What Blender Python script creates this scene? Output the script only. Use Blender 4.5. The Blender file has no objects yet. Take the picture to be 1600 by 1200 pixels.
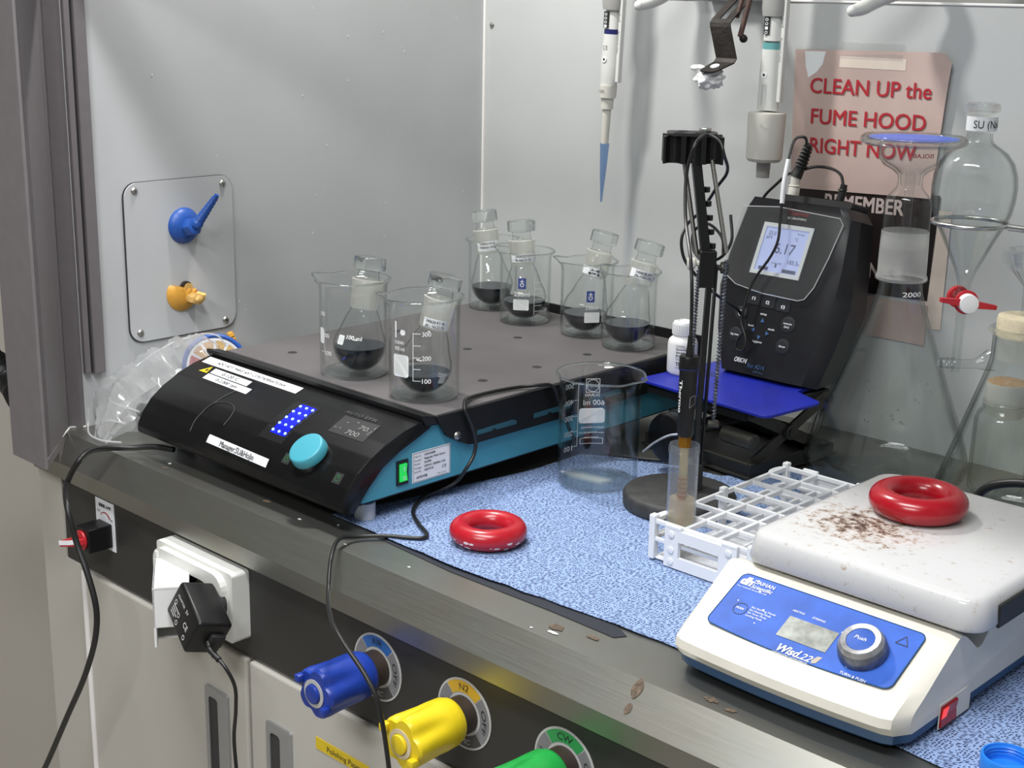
import bpy, bmesh, math, random
from mathutils import Vector, Matrix, Euler, noise
random.seed(7)
PI = math.pi
sc = bpy.context.scene
COL = sc.collection
R = math.radians

# ------------------------------------------------------------------ camera
cam_d = bpy.data.cameras.new('camera')
cam = bpy.data.objects.new('camera', cam_d)
COL.objects.link(cam)
cam_d.sensor_width = 36.0
cam_d.lens = 2219.0 / 1600.0 * 36.0
cam_d.clip_start = 0.02
cam.matrix_world = Matrix(((0.72034821, -0.1977459, 0.66482706, 1.52521),
                           (0.6933427, 0.17855074, -0.69813719, -1.52887),
                           (0.01934841, 0.96385486, 0.26572438, 0.524),
                           (0, 0, 0, 1)))
sc.camera = cam

# ------------------------------------------------------------------ light
sc.view_settings.view_transform = 'Standard'
sc.view_settings.look = 'None'
sc.view_settings.gamma = 1.0
sc.view_settings.use_curve_mapping = False
sc.view_settings.exposure = 0.0
world = bpy.data.worlds.new('room_light')
sc.world = world
world.use_nodes = True
wb = world.node_tree.nodes['Background']
wb.inputs[0].default_value = (0.93, 0.96, 1.0, 1)
wb.inputs[1].default_value = 0.22


def area(name, loc, aim, sx, sy, power, color=(1, 1, 1)):
    d = bpy.data.lights.new(name, 'AREA')
    d.shape = 'RECTANGLE'
    d.size = sx
    d.size_y = sy
    d.energy = power
    d.color = color
    o = bpy.data.objects.new(name, d)
    COL.objects.link(o)
    o.location = loc
    v = Vector(aim) - Vector(loc)
    o.rotation_euler = v.to_track_quat('-Z', 'Y').to_euler()
    return o


area('ceiling_lamp_light', (0.95, -1.28, 1.72), (0.75, -0.3, 0.0), 1.2, 0.14, 36.0, (0.97, 0.98, 1.0))
area('room_lamp_light', (1.30, -2.75, 1.74), (0.6, -0.5, 0.0), 1.2, 0.3, 40.0, (0.98, 0.99, 1.0))
area('hood_lamp_light', (0.17, -0.42, 1.12), (0.60, -0.25, 0.0), 0.05, 0.15, 9.3, (1.0, 0.985, 0.955))
sc.cycles.max_bounces = 16
sc.cycles.transparent_max_bounces = 40
sc.cycles.transmission_bounces = 14
sc.cycles.sample_clamp_indirect = 4.0

# ------------------------------------------------------------------ helpers
ROOT = {}


def finish(name, bm, mats, parent=None, smooth=True, local=False, angle=40):
    """link one bmesh as one mesh object; geometry is in world space unless local"""
    me = bpy.data.meshes.new(name)
    if not local:
        if parent is not None:
            bm.transform(ROOT[parent.name].inverted())
    org = None
    if parent is None and not local:
        xs = [v.co.x for v in bm.verts]; ys = [v.co.y for v in bm.verts]; zs = [v.co.z for v in bm.verts]
        org = Vector(((min(xs) + max(xs)) / 2, (min(ys) + max(ys)) / 2, min(zs)))
        bm.transform(Matrix.Translation(-org))
    bmesh.ops.recalc_face_normals(bm, faces=bm.faces)
    bm.to_mesh(me)
    bm.free()
    o = bpy.data.objects.new(name, me)
    COL.objects.link(o)
    if not isinstance(mats, (list, tuple)):
        mats = [mats]
    for m in mats:
        me.materials.append(m)
    if smooth:
        for p in me.polygons:
            p.use_smooth = True
        try:
            me.set_sharp_from_angle(angle=R(angle))
        except Exception:
            pass
    if parent is not None:
        o.parent = parent
        ROOT[o.name] = ROOT[parent.name]
    else:
        if org is not None:
            o.location = org
        ROOT[o.name] = Matrix.Translation(o.location)
    return o


def thing(name, label, cat, loc=(0, 0, 0), rot=None, group=None):
    o = bpy.data.objects.new(name, None)
    o.empty_display_size = 0.02
    COL.objects.link(o)
    m = Matrix.Translation(Vector(loc))
    if rot is not None:
        m = m @ (rot if isinstance(rot, Matrix) else Euler(rot).to_matrix().to_4x4())
    o.matrix_world = m
    ROOT[o.name] = m
    o['label'] = label
    o['category'] = cat
    if group:
        o['group'] = group
    return o


def tag(o, label, cat, group=None):
    o['label'] = label
    o['category'] = cat
    if group:
        o['group'] = group
    return o


def struct(name, bm, m, smooth=False):
    o = finish(name, bm, m, None, smooth)
    o['kind'] = 'structure'
    return o


def B():
    return bmesh.new()


def box(bm, x0, x1, y0, y1, z0, z1, bev=0.0, seg=2, mi=0, mat=None):
    b = bmesh.new()
    bmesh.ops.create_cube(b, size=1.0)
    for v in b.verts:
        v.co = Vector((x0 + (v.co.x + .5) * (x1 - x0), y0 + (v.co.y + .5) * (y1 - y0), z0 + (v.co.z + .5) * (z1 - z0)))
    if bev > 0:
        bmesh.ops.bevel(b, geom=list(b.edges), offset=bev, segments=seg, profile=0.5, affect='EDGES')
    merge(bm, b, mi, mat)


def merge(bm, b, mi=0, mat=None):
    if mat is not None:
        b.transform(mat)
    vm = {}
    for v in b.verts:
        vm[v] = bm.verts.new(v.co)
    for f in b.faces:
        try:
            nf = bm.faces.new([vm[v] for v in f.verts])
            nf.material_index = mi
        except ValueError:
            pass
    b.free()


def lathe(bm, prof, seg=32, c=(0, 0, 0), mi=0, spout=None, mat=None, nsides=None):
    """prof: list of (r, z[, mi]); spout=(angle, amount, zmin, zmax)"""
    b = bmesh.new()
    rings = []
    for p in prof:
        r, z = p[0], p[1]
        if r < 1e-6:
            rings.append([b.verts.new((c[0], c[1], c[2] + z))])
            continue
        ring = []
        for i in range(seg):
            a = 2 * PI * i / seg
            rr = r
            zz = z
            if spout and z > spout[2]:
                k = min(1, (z - spout[2]) / (spout[3] - spout[2]))
                da = (a - spout[0] + PI) % (2 * PI) - PI
                rr += spout[1] * k * k * math.exp(-(da / 0.2) ** 2)
                zz += 0.002 * k * math.exp(-(da / 0.25) ** 2) - 0.0012 * k * (math.exp(-((da - .55) / 0.25) ** 2) + math.exp(-((da + .55) / 0.25) ** 2))
            ring.append(b.verts.new((c[0] + rr * math.cos(a), c[1] + rr * math.sin(a), c[2] + zz)))
        rings.append(ring)
    for k in range(len(rings) - 1):
        A, D = rings[k], rings[k + 1]
        m = prof[k + 1][2] if len(prof[k + 1]) > 2 else mi
        if len(A) == 1 and len(D) == 1:
            continue
        for i in range(seg):
            j = (i + 1) % seg
            if len(A) == 1:
                f = b.faces.new((A[0], D[i], D[j]))
            elif len(D) == 1:
                f = b.faces.new((A[i], A[j], D[0]))
            else:
                f = b.faces.new((A[i], A[j], D[j], D[i]))
            f.material_index = m
    if mat is not None:
        b.transform(mat)
    vm = {v: bm.verts.new(v.co) for v in b.verts}
    for f in b.faces:
        nf = bm.faces.new([vm[v] for v in f.verts])
        nf.material_index = f.material_index
    b.free()


def torus(bm, c, Rr, r, seg=40, sub=14, mi=0, mat=None, sz=1.0):
    b = bmesh.new()
    rings = []
    for i in range(seg):
        a = 2 * PI * i / seg
        rings.append([b.verts.new((c[0] + (Rr + r * math.cos(t)) * math.cos(a), c[1] + (Rr + r * math.cos(t)) * math.sin(a), c[2] + r * sz * math.sin(t)))
                      for t in [2 * PI * j / sub for j in range(sub)]])
    for i in range(seg):
        for j in range(sub):
            b.faces.new((rings[i][j], rings[(i + 1) % seg][j], rings[(i + 1) % seg][(j + 1) % sub], rings[i][(j + 1) % sub]))
    merge(bm, b, mi, mat)


def prism(bm, poly, axis, a0, a1, bev=0.0, seg=2, mi=0, mat=None):
    """extrude polygon; axis 'x': poly is (y,z); 'y': (x,z); 'z': (x,y)"""
    b = bmesh.new()

    def pt(u, v, a):
        return {'x': (a, u, v), 'y': (u, a, v), 'z': (u, v, a)}[axis]
    A = [b.verts.new(pt(u, v, a0)) for u, v in poly]
    D = [b.verts.new(pt(u, v, a1)) for u, v in poly]
    n = len(poly)
    b.faces.new(A)
    b.faces.new(list(reversed(D)))
    for i in range(n):
        j = (i + 1) % n
        b.faces.new((A[i], D[i], D[j], A[j]))
    if bev > 0:
        bmesh.ops.bevel(b, geom=list(b.edges), offset=bev, segments=seg, profile=0.5, affect='EDGES')
    merge(bm, b, mi, mat)


def rrect(x0, x1, y0, y1, r, n=5):
    out = []
    for cx, cy, a0 in ((x1 - r, y1 - r, 0), (x0 + r, y1 - r, 90), (x0 + r, y0 + r, 180), (x1 - r, y0 + r, 270)):
        for i in range(n + 1):
            a = R(a0 + 90 * i / n)
            out.append((cx + r * math.cos(a), cy + r * math.sin(a)))
    return out


def frame(bm, outer, inner, axis, a0, a1, mi=0, mat=None):
    """ring between two polygons with the same number of points"""
    b = bmesh.new()

    def pt(u, v, a):
        return {'x': (a, u, v), 'y': (u, a, v), 'z': (u, v, a)}[axis]
    n = len(outer)
    o0 = [b.verts.new(pt(*p, a0)) for p in outer]; o1 = [b.verts.new(pt(*p, a1)) for p in outer]
    i0 = [b.verts.new(pt(*p, a0)) for p in inner]; i1 = [b.verts.new(pt(*p, a1)) for p in inner]
    for i in range(n):
        j = (i + 1) % n
        b.faces.new((o0[i], o0[j], o1[j], o1[i])); b.faces.new((i0[i], i1[i], i1[j], i0[j]))
        b.faces.new((o0[i], i0[i], i0[j], o0[j])); b.faces.new((o1[i], o1[j], i1[j], i1[i]))
    merge(bm, b, mi, mat)


def spline(pts, n=6):
    P = [Vector(p) for p in pts]
    if len(P) < 3:
        return P
    out = []
    for i in range(len(P) - 1):
        p0 = P[max(i - 1, 0)]; p1 = P[i]; p2 = P[i + 1]; p3 = P[min(i + 2, len(P) - 1)]
        t0 = 0.0
        d = lambda a, b: max((a - b).length, 1e-5) ** 0.5
        t1 = d(p0, p1) if i > 0 else d(p1, p2)
        t2 = t1 + d(p1, p2)
        t3 = t2 + (d(p2, p3) if i + 2 < len(P) else d(p1, p2))
        if i == 0: p0 = p1 * 2 - p2
        if i + 2 >= len(P): p3 = p2 * 2 - p1
        for k in range(n):
            t = t1 + (t2 - t1) * k / n
            A1 = p0 * ((t1 - t) / (t1 - t0)) + p1 * ((t - t0) / (t1 - t0))
            A2 = p1 * ((t2 - t) / (t2 - t1)) + p2 * ((t - t1) / (t2 - t1))
            A3 = p2 * ((t3 - t) / (t3 - t2)) + p3 * ((t - t2) / (t3 - t2))
            B1 = A1 * ((t2 - t) / (t2 - t0)) + A2 * ((t - t0) / (t2 - t0))
            B2 = A2 * ((t3 - t) / (t3 - t1)) + A3 * ((t - t1) / (t3 - t1))
            out.append(B1 * ((t2 - t) / (t2 - t1)) + B2 * ((t - t1) / (t2 - t1)))
    out.append(P[-1])
    return out


def tube(bm, pts, r, sub=10, smooth=0, mi=0, cap=True, mat=None, closed=False):
    P = spline(pts, smooth) if smooth else [Vector(p) for p in pts]
    n = len(P)
    rad = r if callable(r) else (lambda t: r)
    b = bmesh.new()
    T = []
    for i in range(n):
        a = P[max(i - 1, 0)]; c = P[min(i + 1, n - 1)]
        T.append((c - a).normalized())
    up = Vector((0, 0, 1)) if abs(T[0].z) < .9 else Vector((1, 0, 0))
    N = (up - T[0] * up.dot(T[0])).normalized()
    rings = []
    for i in range(n):
        if i:
            q = T[i - 1].rotation_difference(T[i])
            N = q @ N
            N = (N - T[i] * N.dot(T[i])).normalized()
        Bn = T[i].cross(N)
        rr = rad(i / (n - 1))
        rings.append([b.verts.new(P[i] + (N * math.cos(t) + Bn * math.sin(t)) * rr) for t in [2 * PI * j / sub for j in range(sub)]])
    for i in range(n - 1):
        for j in range(sub):
            b.faces.new((rings[i][j], rings[i][(j + 1) % sub], rings[i + 1][(j + 1) % sub], rings[i + 1][j]))
    if cap:
        b.faces.new(list(reversed(rings[0]))); b.faces.new(rings[-1])
    merge(bm, b, mi, mat)


def cyl(bm, a, c, r, r2=None, seg=20, mi=0, bev=0.0, mat=None):
    a = Vector(a); c = Vector(c)
    r2 = r if r2 is None else r2
    L = (c - a).length
    m = Matrix.Translation(a) @ (c - a).to_track_quat('Z', 'Y').to_matrix().to_4x4()
    if bev > 0:
        prof = [(0, 0), (r - bev, 0), (r - bev * .3, bev * .3), (r, bev), (r2, L - bev), (r2 - bev * .3, L - bev * .3), (r2 - bev, L), (0, L)]
    else:
        prof = [(0, 0), (r, 0), (r2, L), (0, L)]
    lathe(bm, prof, seg, (0, 0, 0), mi, mat=(mat @ m if mat is not None else m))


def quad(bm, pts, mi=0):
    f = bm.faces.new([bm.verts.new(Vector(p)) for p in pts])
    f.material_index = mi


_txt = {}


def text_geo(s, bold=0.0):
    """flat text outline mesh: width-normalised; returns verts, faces, width, height (cap height 0.7)"""
    key = (s, bold)
    if key in _txt:
        return _txt[key]
    cu = bpy.data.curves.new('t', 'FONT')
    cu.body = s
    cu.size = 1.0
    cu.resolution_u = 3
    cu.offset = bold
    ob = bpy.data.objects.new('t', cu)
    COL.objects.link(ob)
    dg = bpy.context.evaluated_depsgraph_get()
    dg.update()
    me = bpy.data.meshes.new_from_object(ob.evaluated_get(dg))
    vs = [v.co.copy() for v in me.vertices]
    fs = [list(p.vertices) for p in me.polygons]
    bpy.data.objects.remove(ob)
    bpy.data.curves.remove(cu)
    bpy.data.meshes.remove(me)
    if not vs:
        vs = [Vector((0, 0, 0))]
    x0 = min(v.x for v in vs); x1 = max(v.x for v in vs); y0 = min(v.y for v in vs); y1 = max(v.y for v in vs)
    _txt[key] = (vs, fs, x0, x1, y0, y1)
    return _txt[key]


def text(bm, s, fn, w=None, h=None, u0=0.0, v0=0.0, bold=0.0, align='L', mi=0, mirror=False, skew=0.0):
    """lay text s into a (u,v) space in metres mapped by fn(u,v)->world. w,h: box size (h = cap height)"""
    vs, fs, x0, x1, y0, y1 = text_geo(s, 0.0)
    hh = 0.72
    sy = h / hh
    sx = sy if w is None else w / max(x1 - x0, 1e-6)
    W = (x1 - x0) * sx
    off = {'L': 0, 'C': -W / 2, 'R': -W}[align]
    d = bold * .8
    e_ = 2e-4
    c0 = fn(u0 + off + W / 2, v0)
    nrm_ = (fn(u0 + off + W / 2 + (-e_ if mirror else e_), v0) - c0).cross(fn(u0 + off + W / 2, v0 + e_) - c0)
    nrm_ = nrm_.normalized() if nrm_.length > 0 else Vector((0, 0, 0))
    for ki, (du, dv) in enumerate(((0, 0),) if bold <= 0 else ((-d, -d * .6), (d, -d * .6), (-d, d * .6), (d, d * .6))):
        nv = []
        lift = nrm_ * (ki * 3e-5)
        for v in vs:
            u = (v.x - x0 + du) * sx
            if mirror:
                u = W - u
            vv = (v.y + dv) * sy
            nv.append(bm.verts.new(fn(u0 + off + u + skew * vv, v0 + vv) + lift))
        for f in fs:
            try:
                nf = bm.faces.new([nv[i] for i in f])
                nf.material_index = mi
            except ValueError:
                pass


def plane_fn(o, u, v, off=0.0):
    o = Vector(o); u = Vector(u).normalized(); v = Vector(v).normalized()
    n = u.cross(v) * off
    return lambda a, b: o + u * a + v * b + n


def frect(bm, fn, u0, u1, v0, v1, mi=0, nu=1, r=0.0):
    """flat patch in a mapped (u,v) space"""
    if r > 0:
        pts = rrect(u0, u1, v0, v1, r, 4)
        f = bm.faces.new([bm.verts.new(fn(a, b)) for a, b in pts])
        f.material_index = mi
        return
    g = [[bm.verts.new(fn(u0 + (u1 - u0) * i / nu, v)) for v in (v0, v1)] for i in range(nu + 1)]
    for i in range(nu):
        f = bm.faces.new((g[i][0], g[i + 1][0], g[i + 1][1], g[i][1]))
        f.material_index = mi


# ------------------------------------------------------------------ materials
def nodes_of(m):
    m.use_nodes = True
    return m.node_tree.nodes, m.node_tree.links


def pmat(name, col, rough=0.5, metal=0.0, var=0.0, vscale=30.0, bump=0.0, bscale=200.0, coat=0.0, emit=None, estr=0.0, spec=0.5, stretch=None, trans=0.0):
    m = bpy.data.materials.new(name)
    N, L = nodes_of(m)
    p = N['Principled BSDF']
    p.inputs['Base Color'].default_value = (*col, 1)
    p.inputs['Roughness'].default_value = rough
    p.inputs['Metallic'].default_value = metal
    p.inputs['Coat Weight'].default_value = coat
    p.inputs['Specular IOR Level'].default_value = spec
    p.inputs['Transmission Weight'].default_value = trans
    if emit:
        p.inputs['Emission Color'].default_value = (*emit, 1)
        p.inputs['Emission Strength'].default_value = estr
    if var > 0 or bump > 0:
        tc = N.new('ShaderNodeTexCoord')
        mp = N.new('ShaderNodeMapping')
        L.new(tc.outputs['Object'], mp.inputs[0])
        if stretch:
            mp.inputs['Scale'].default_value = stretch
    if var > 0:
        nz = N.new('ShaderNodeTexNoise')
        nz.inputs['Scale'].default_value = vscale
        nz.inputs['Detail'].default_value = 6
        L.new(mp.outputs[0], nz.inputs['Vector'])
        cr = N.new('ShaderNodeValToRGB')
        cr.color_ramp.elements[0].position = 0.3
        cr.color_ramp.elements[1].position = 0.7
        cr.color_ramp.elements[0].color = (*[c * (1 - var) for c in col], 1)
        cr.color_ramp.elements[1].color = (*[min(1, c * (1 + var * .6)) for c in col], 1)
        L.new(nz.outputs['Fac'], cr.inputs[0])
        L.new(cr.outputs[0], p.inputs['Base Color'])
    if bump > 0:
        n2 = N.new('ShaderNodeTexNoise')
        n2.inputs['Scale'].default_value = bscale
        n2.inputs['Detail'].default_value = 4
        L.new(mp.outputs[0], n2.inputs['Vector'])
        bp = N.new('ShaderNodeBump')
        bp.inputs['Strength'].default_value = bump
        bp.inputs['Distance'].default_value = 0.002
        L.new(n2.outputs['Fac'], bp.inputs['Height'])
        L.new(bp.outputs[0], p.inputs['Normal'])
    return m


def glass_thin(name, tint=(0.985, 0.99, 0.988), edge=(0.72, 0.75, 0.74), haze=0.0, rough=0.02, ior=1.45, hazecol=(.9, .9, .9)):
    """thin wall of glass or clear plastic: Fresnel reflection over clear transmission, longer path at grazing view"""
    m = bpy.data.materials.new(name)
    N, L = nodes_of(m)
    N.remove(N['Principled BSDF'])
    out = N['Material Output']
    lw = N.new('ShaderNodeLayerWeight'); lw.inputs[0].default_value = 0.5
    cr = N.new('ShaderNodeValToRGB')
    cr.color_ramp.elements[0].position = 0.55
    cr.color_ramp.elements[0].color = (*tint, 1)
    cr.color_ramp.elements[1].position = 1.0
    cr.color_ramp.elements[1].color = (*edge, 1)
    L.new(lw.outputs['Facing'], cr.inputs[0])
    tr = N.new('ShaderNodeBsdfTransparent')
    L.new(cr.outputs[0], tr.inputs[0])
    gl = N.new('ShaderNodeBsdfGlossy'); gl.inputs['Roughness'].default_value = rough
    gl.inputs['Color'].default_value = (1, 1, 1, 1)
    f0 = ((ior - 1) / (ior + 1)) ** 2
    pw = N.new('ShaderNodeMath'); pw.operation = 'POWER'; L.new(lw.outputs['Facing'], pw.inputs[0]); pw.inputs[1].default_value = 5.0
    fr = N.new('ShaderNodeMath'); fr.operation = 'MULTIPLY_ADD'; L.new(pw.outputs[0], fr.inputs[0]); fr.inputs[1].default_value = (1 - f0) * 0.75; fr.inputs[2].default_value = f0
    mx = N.new('ShaderNodeMixShader')
    L.new(fr.outputs[0], mx.inputs[0])
    base = tr
    if haze > 0:
        df = N.new('ShaderNodeBsdfDiffuse'); df.inputs[0].default_value = (*hazecol, 1)
        tl = N.new('ShaderNodeBsdfTranslucent'); tl.inputs[0].default_value = (*hazecol, 1)
        m2 = N.new('ShaderNodeMixShader'); m2.inputs[0].default_value = 0.5
        L.new(df.outputs[0], m2.inputs[1]); L.new(tl.outputs[0], m2.inputs[2])
        m3 = N.new('ShaderNodeMixShader'); m3.inputs[0].default_value = haze
        L.new(tr.outputs[0], m3.inputs[1]); L.new(m2.outputs[0], m3.inputs[2])
        base = m3
    L.new(base.outputs[0], mx.inputs[1]); L.new(gl.outputs[0], mx.inputs[2])
    L.new(mx.outputs[0], out.inputs[0])
    return m


def glass_solid(name, mixt=0.6, rough=0.0):
    m = bpy.data.materials.new(name)
    N, L = nodes_of(m)
    N.remove(N['Principled BSDF'])
    out = N['Material Output']
    g = N.new('ShaderNodeBsdfGlass'); g.inputs['IOR'].default_value = 1.47; g.inputs['Roughness'].default_value = rough
    g.inputs['Color'].default_value = (0.96, 0.985, 0.975, 1)
    t = N.new('ShaderNodeBsdfTransparent')
    mx = N.new('ShaderNodeMixShader'); mx.inputs[0].default_value = mixt
    L.new(g.outputs[0], mx.inputs[1]); L.new(t.outputs[0], mx.inputs[2])
    L.new(mx.outputs[0], out.inputs[0])
    return m


def towel_mat():
    m = bpy.data.materials.new('printed_wipe')
    N, L = nodes_of(m)
    p = N['Principled BSDF']
    p.inputs['Roughness'].default_value = 0.9
    tc = N.new('ShaderNodeTexCoord')
    def mathn(op, a=None, b=None, c=None):
        n = N.new('ShaderNodeMath'); n.operation = op
        for i, v in enumerate((a, b, c)):
            if v is None: continue
            if isinstance(v, (int, float)): n.inputs[i].default_value = v
            else: L.new(v, n.inputs[i])
        return n.outputs[0]
    big = N.new('ShaderNodeTexVoronoi'); big.inputs['Scale'].default_value = 41; big.inputs['Randomness'].default_value = 0.6
    L.new(tc.outputs['Object'], big.inputs['Vector'])
    # dots inside each round cluster
    dots = N.new('ShaderNodeTexVoronoi'); dots.inputs['Scale'].default_value = 345; dots.inputs['Randomness'].default_value = 0.45
    L.new(tc.outputs['Object'], dots.inputs['Vector'])
    big.voronoi_dimensions = '2D'; dots.voronoi_dimensions = '2D'
    isdot = mathn('LESS_THAN', dots.outputs['Distance'], 0.31)
    # leaf dashes around: direction swings with a slow noise and by patch
    nz = N.new('ShaderNodeTexNoise'); nz.inputs['Scale'].default_value = 26; nz.inputs['Detail'].default_value = 0
    L.new(tc.outputs['Object'], nz.inputs['Vector'])
    patch = N.new('ShaderNodeTexVoronoi'); patch.inputs['Scale'].default_value = 55; patch.voronoi_dimensions = '2D'
    L.new(tc.outputs['Object'], patch.inputs['Vector'])
    sp = N.new('ShaderNodeSeparateColor'); L.new(patch.outputs['Color'], sp.inputs[0])
    ang = mathn('ADD', mathn('MULTIPLY', nz.outputs['Fac'], 3.5), mathn('MULTIPLY', sp.outputs[0], 2.2))
    vr = N.new('ShaderNodeVectorRotate'); vr.rotation_type = 'Z_AXIS'
    L.new(tc.outputs['Object'], vr.inputs['Vector'])
    L.new(sp.outputs[0], vr.inputs['Angle'])
    ang2 = mathn('MULTIPLY_ADD', sp.outputs[0], 1.5, -1.45)
    L.new(ang2, vr.inputs['Angle'])
    mp = N.new('ShaderNodeMapping'); mp.inputs['Scale'].default_value = (185, 640, 1)
    L.new(vr.outputs[0], mp.inputs[0])
    dash = N.new('ShaderNodeTexVoronoi'); dash.inputs['Scale'].default_value = 1.0; dash.inputs['Randomness'].default_value = 0.7
    dash.voronoi_dimensions = '2D'
    L.new(mp.outputs[0], dash.inputs['Vector'])
    isdash = mathn('LESS_THAN', dash.outputs['Distance'], 0.32)
    inside = mathn('LESS_THAN', big.outputs['Distance'], 0.36)
    gap = mathn('GREATER_THAN', mathn('ABSOLUTE', mathn('SUBTRACT', big.outputs['Distance'], 0.375)), 0.025)
    k = mathn('ADD', mathn('MULTIPLY', isdot, inside), mathn('MULTIPLY', isdash, mathn('SUBTRACT', 1.0, inside)))
    k = mathn('MULTIPLY', k, gap)
    mx = N.new('ShaderNodeMix'); mx.data_type = 'RGBA'
    L.new(k, mx.inputs[0])
    mx.inputs[6].default_value = (0.27, 0.375, 0.61, 1)
    mx.inputs[7].default_value = (0.012, 0.024, 0.085, 1)
    L.new(mx.outputs[2], p.inputs['Base Color'])
    bn = N.new('ShaderNodeTexNoise'); bn.inputs['Scale'].default_value = 700
    L.new(tc.outputs['Object'], bn.inputs['Vector'])
    bp = N.new('ShaderNodeBump'); bp.inputs['Strength'].default_value = 0.3; bp.inputs['Distance'].default_value = 0.0006
    L.new(bn.outputs['Fac'], bp.inputs['Height']); L.new(bp.outputs[0], p.inputs['Normal'])
    return m


def steel_mat(name, col=(0.305, 0.31, 0.285), r0=0.32, r1=0.42, stain=(0.30, 0.26, 0.20), amount=0.5):
    """brushed stainless sheet, dulled and stained"""
    m = bpy.data.materials.new(name)
    N, L = nodes_of(m)
    p = N['Principled BSDF']
    p.inputs['Metallic'].default_value = 0.93
    tc = N.new('ShaderNodeTexCoord')
    mp = N.new('ShaderNodeMapping'); mp.inputs['Scale'].default_value = (6, 260, 260)
    L.new(tc.outputs['Object'], mp.inputs[0])
    br = N.new('ShaderNodeTexNoise'); br.inputs['Scale'].default_value = 3; br.inputs['Detail'].default_value = 3
    L.new(mp.outputs[0], br.inputs['Vector'])
    st = N.new('ShaderNodeTexNoise'); st.inputs['Scale'].default_value = 9; st.inputs['Detail'].default_value = 8; st.inputs['Roughness'].default_value = 0.65
    L.new(tc.outputs['Object'], st.inputs['Vector'])
    cr = N.new('ShaderNodeValToRGB')
    cr.color_ramp.elements[0].position = 0.42; cr.color_ramp.elements[0].color = (0, 0, 0, 1)
    cr.color_ramp.elements[1].position = 0.75; cr.color_ramp.elements[1].color = (amount, amount, amount, 1)
    L.new(st.outputs['Fac'], cr.inputs[0])
    mx = N.new('ShaderNodeMix'); mx.data_type = 'RGBA'
    L.new(cr.outputs[0], mx.inputs[0])
    mx.inputs[6].default_value = (*col, 1); mx.inputs[7].default_value = (*stain, 1)
    L.new(mx.outputs[2], p.inputs['Base Color'])
    mr = N.new('ShaderNodeMapRange'); mr.inputs[3].default_value = r0; mr.inputs[4].default_value = r1
    L.new(br.outputs['Fac'], mr.inputs[0]); L.new(mr.outputs[0], p.inputs['Roughness'])
    bp = N.new('ShaderNodeBump'); bp.inputs['Strength'].default_value = 0.025; bp.inputs['Distance'].default_value = 0.0005
    L.new(br.outputs['Fac'], bp.inputs['Height']); L.new(bp.outputs[0], p.inputs['Normal'])
    return m


def dirty_enamel():
    m = bpy.data.materials.new('stained_white_enamel')
    N, L = nodes_of(m)
    p = N['Principled BSDF']
    p.inputs['Roughness'].default_value = 0.16
    tc = N.new('ShaderNodeTexCoord')
    # blotch mask around a spot of the plate (object space: origin at plate centre, bottom)
    mp = N.new('ShaderNodeMapping'); mp.inputs['Location'].default_value = (0.35, 0.1, 0); mp.inputs['Scale'].default_value = (13, 16, 0)
    mp.inputs['Rotation'].default_value = (0, 0, 0.5)
    L.new(tc.outputs['Object'], mp.inputs[0])
    gr = N.new('ShaderNodeTexGradient'); gr.gradient_type = 'SPHERICAL'
    L.new(mp.outputs[0], gr.inputs[0])
    n1 = N.new('ShaderNodeTexNoise'); n1.inputs['Scale'].default_value = 110; n1.inputs['Detail'].default_value = 9; n1.inputs['Roughness'].default_value = 0.7
    L.new(tc.outputs['Object'], n1.inputs['Vector'])
    ad = N.new('ShaderNodeMath'); ad.operation = 'MULTIPLY_ADD'
    L.new(gr.outputs['Fac'], ad.inputs[0]); ad.inputs[1].default_value = 0.26; L.new(n1.outputs['Fac'], ad.inputs[2])
    cr = N.new('ShaderNodeValToRGB')
    e = cr.color_ramp.elements
    e[0].position = 0.58; e[0].color = (0.54, 0.54, 0.535, 1)
    e[1].position = 0.80; e[1].color = (0.06, 0.035, 0.028, 1)
    a = cr.color_ramp.elements.new(0.67); a.color = (0.44, 0.38, 0.33, 1)
    a = cr.color_ramp.elements.new(0.73); a.color = (0.17, 0.12, 0.095, 1)
    L.new(ad.outputs[0], cr.inputs[0]); L.new(cr.outputs[0], p.inputs['Base Color'])
    return m


M = {}
M['wall'] = pmat('grey_wall_panel', (0.50, 0.51, 0.515), 0.42, var=0.05, vscale=6, spec=0.35)
M['wall_b'] = pmat('grey_back_panel', (0.50, 0.51, 0.505), 0.42, var=0.05, vscale=5, spec=0.35)
M['bead'] = pmat('white_sealant', (0.82, 0.80, 0.78), 0.5)
M['dark_gap'] = pmat('dark_recess', (0.05, 0.05, 0.05), 0.8)
M['post'] = pmat('grey_powder_coat', (0.165, 0.150, 0.155), 0.45, var=0.06, vscale=60)
M['post_dark'] = pmat('dark_groove', (0.035, 0.033, 0.036), 0.5)
M['cab'] = pmat('beige_cabinet_paint', (0.52, 0.50, 0.45), 0.45, var=0.03, vscale=8)
M['outer'] = pmat('room_wall_paint', (0.50, 0.47, 0.42), 0.8)
M['floor'] = pmat('beige_floor', (0.50, 0.47, 0.42), 0.5)
M['green_wall'] = pmat('dull_green_unseen_wall', (0.10, 0.125, 0.075), 0.7)  # only for the added unseen wall that tints the steel reflection
M['panel'] = pmat('charcoal_panel', (0.028, 0.027, 0.025), 0.5, var=0.1, vscale=10)
M['steel'] = steel_mat('worn_stainless')
M['chrome'] = pmat('bright_steel', (0.62, 0.62, 0.60), 0.25, 1.0)
M['screw'] = pmat('screw_steel', (0.42, 0.41, 0.38), 0.35, 1.0, var=0.2, vscale=900)
M['alu'] = pmat('handle_aluminium', (0.46, 0.47, 0.48), 0.4, 0.8)
M['black'] = pmat('black_plastic', (0.009, 0.009, 0.0095), 0.36, spec=0.35)
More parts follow.
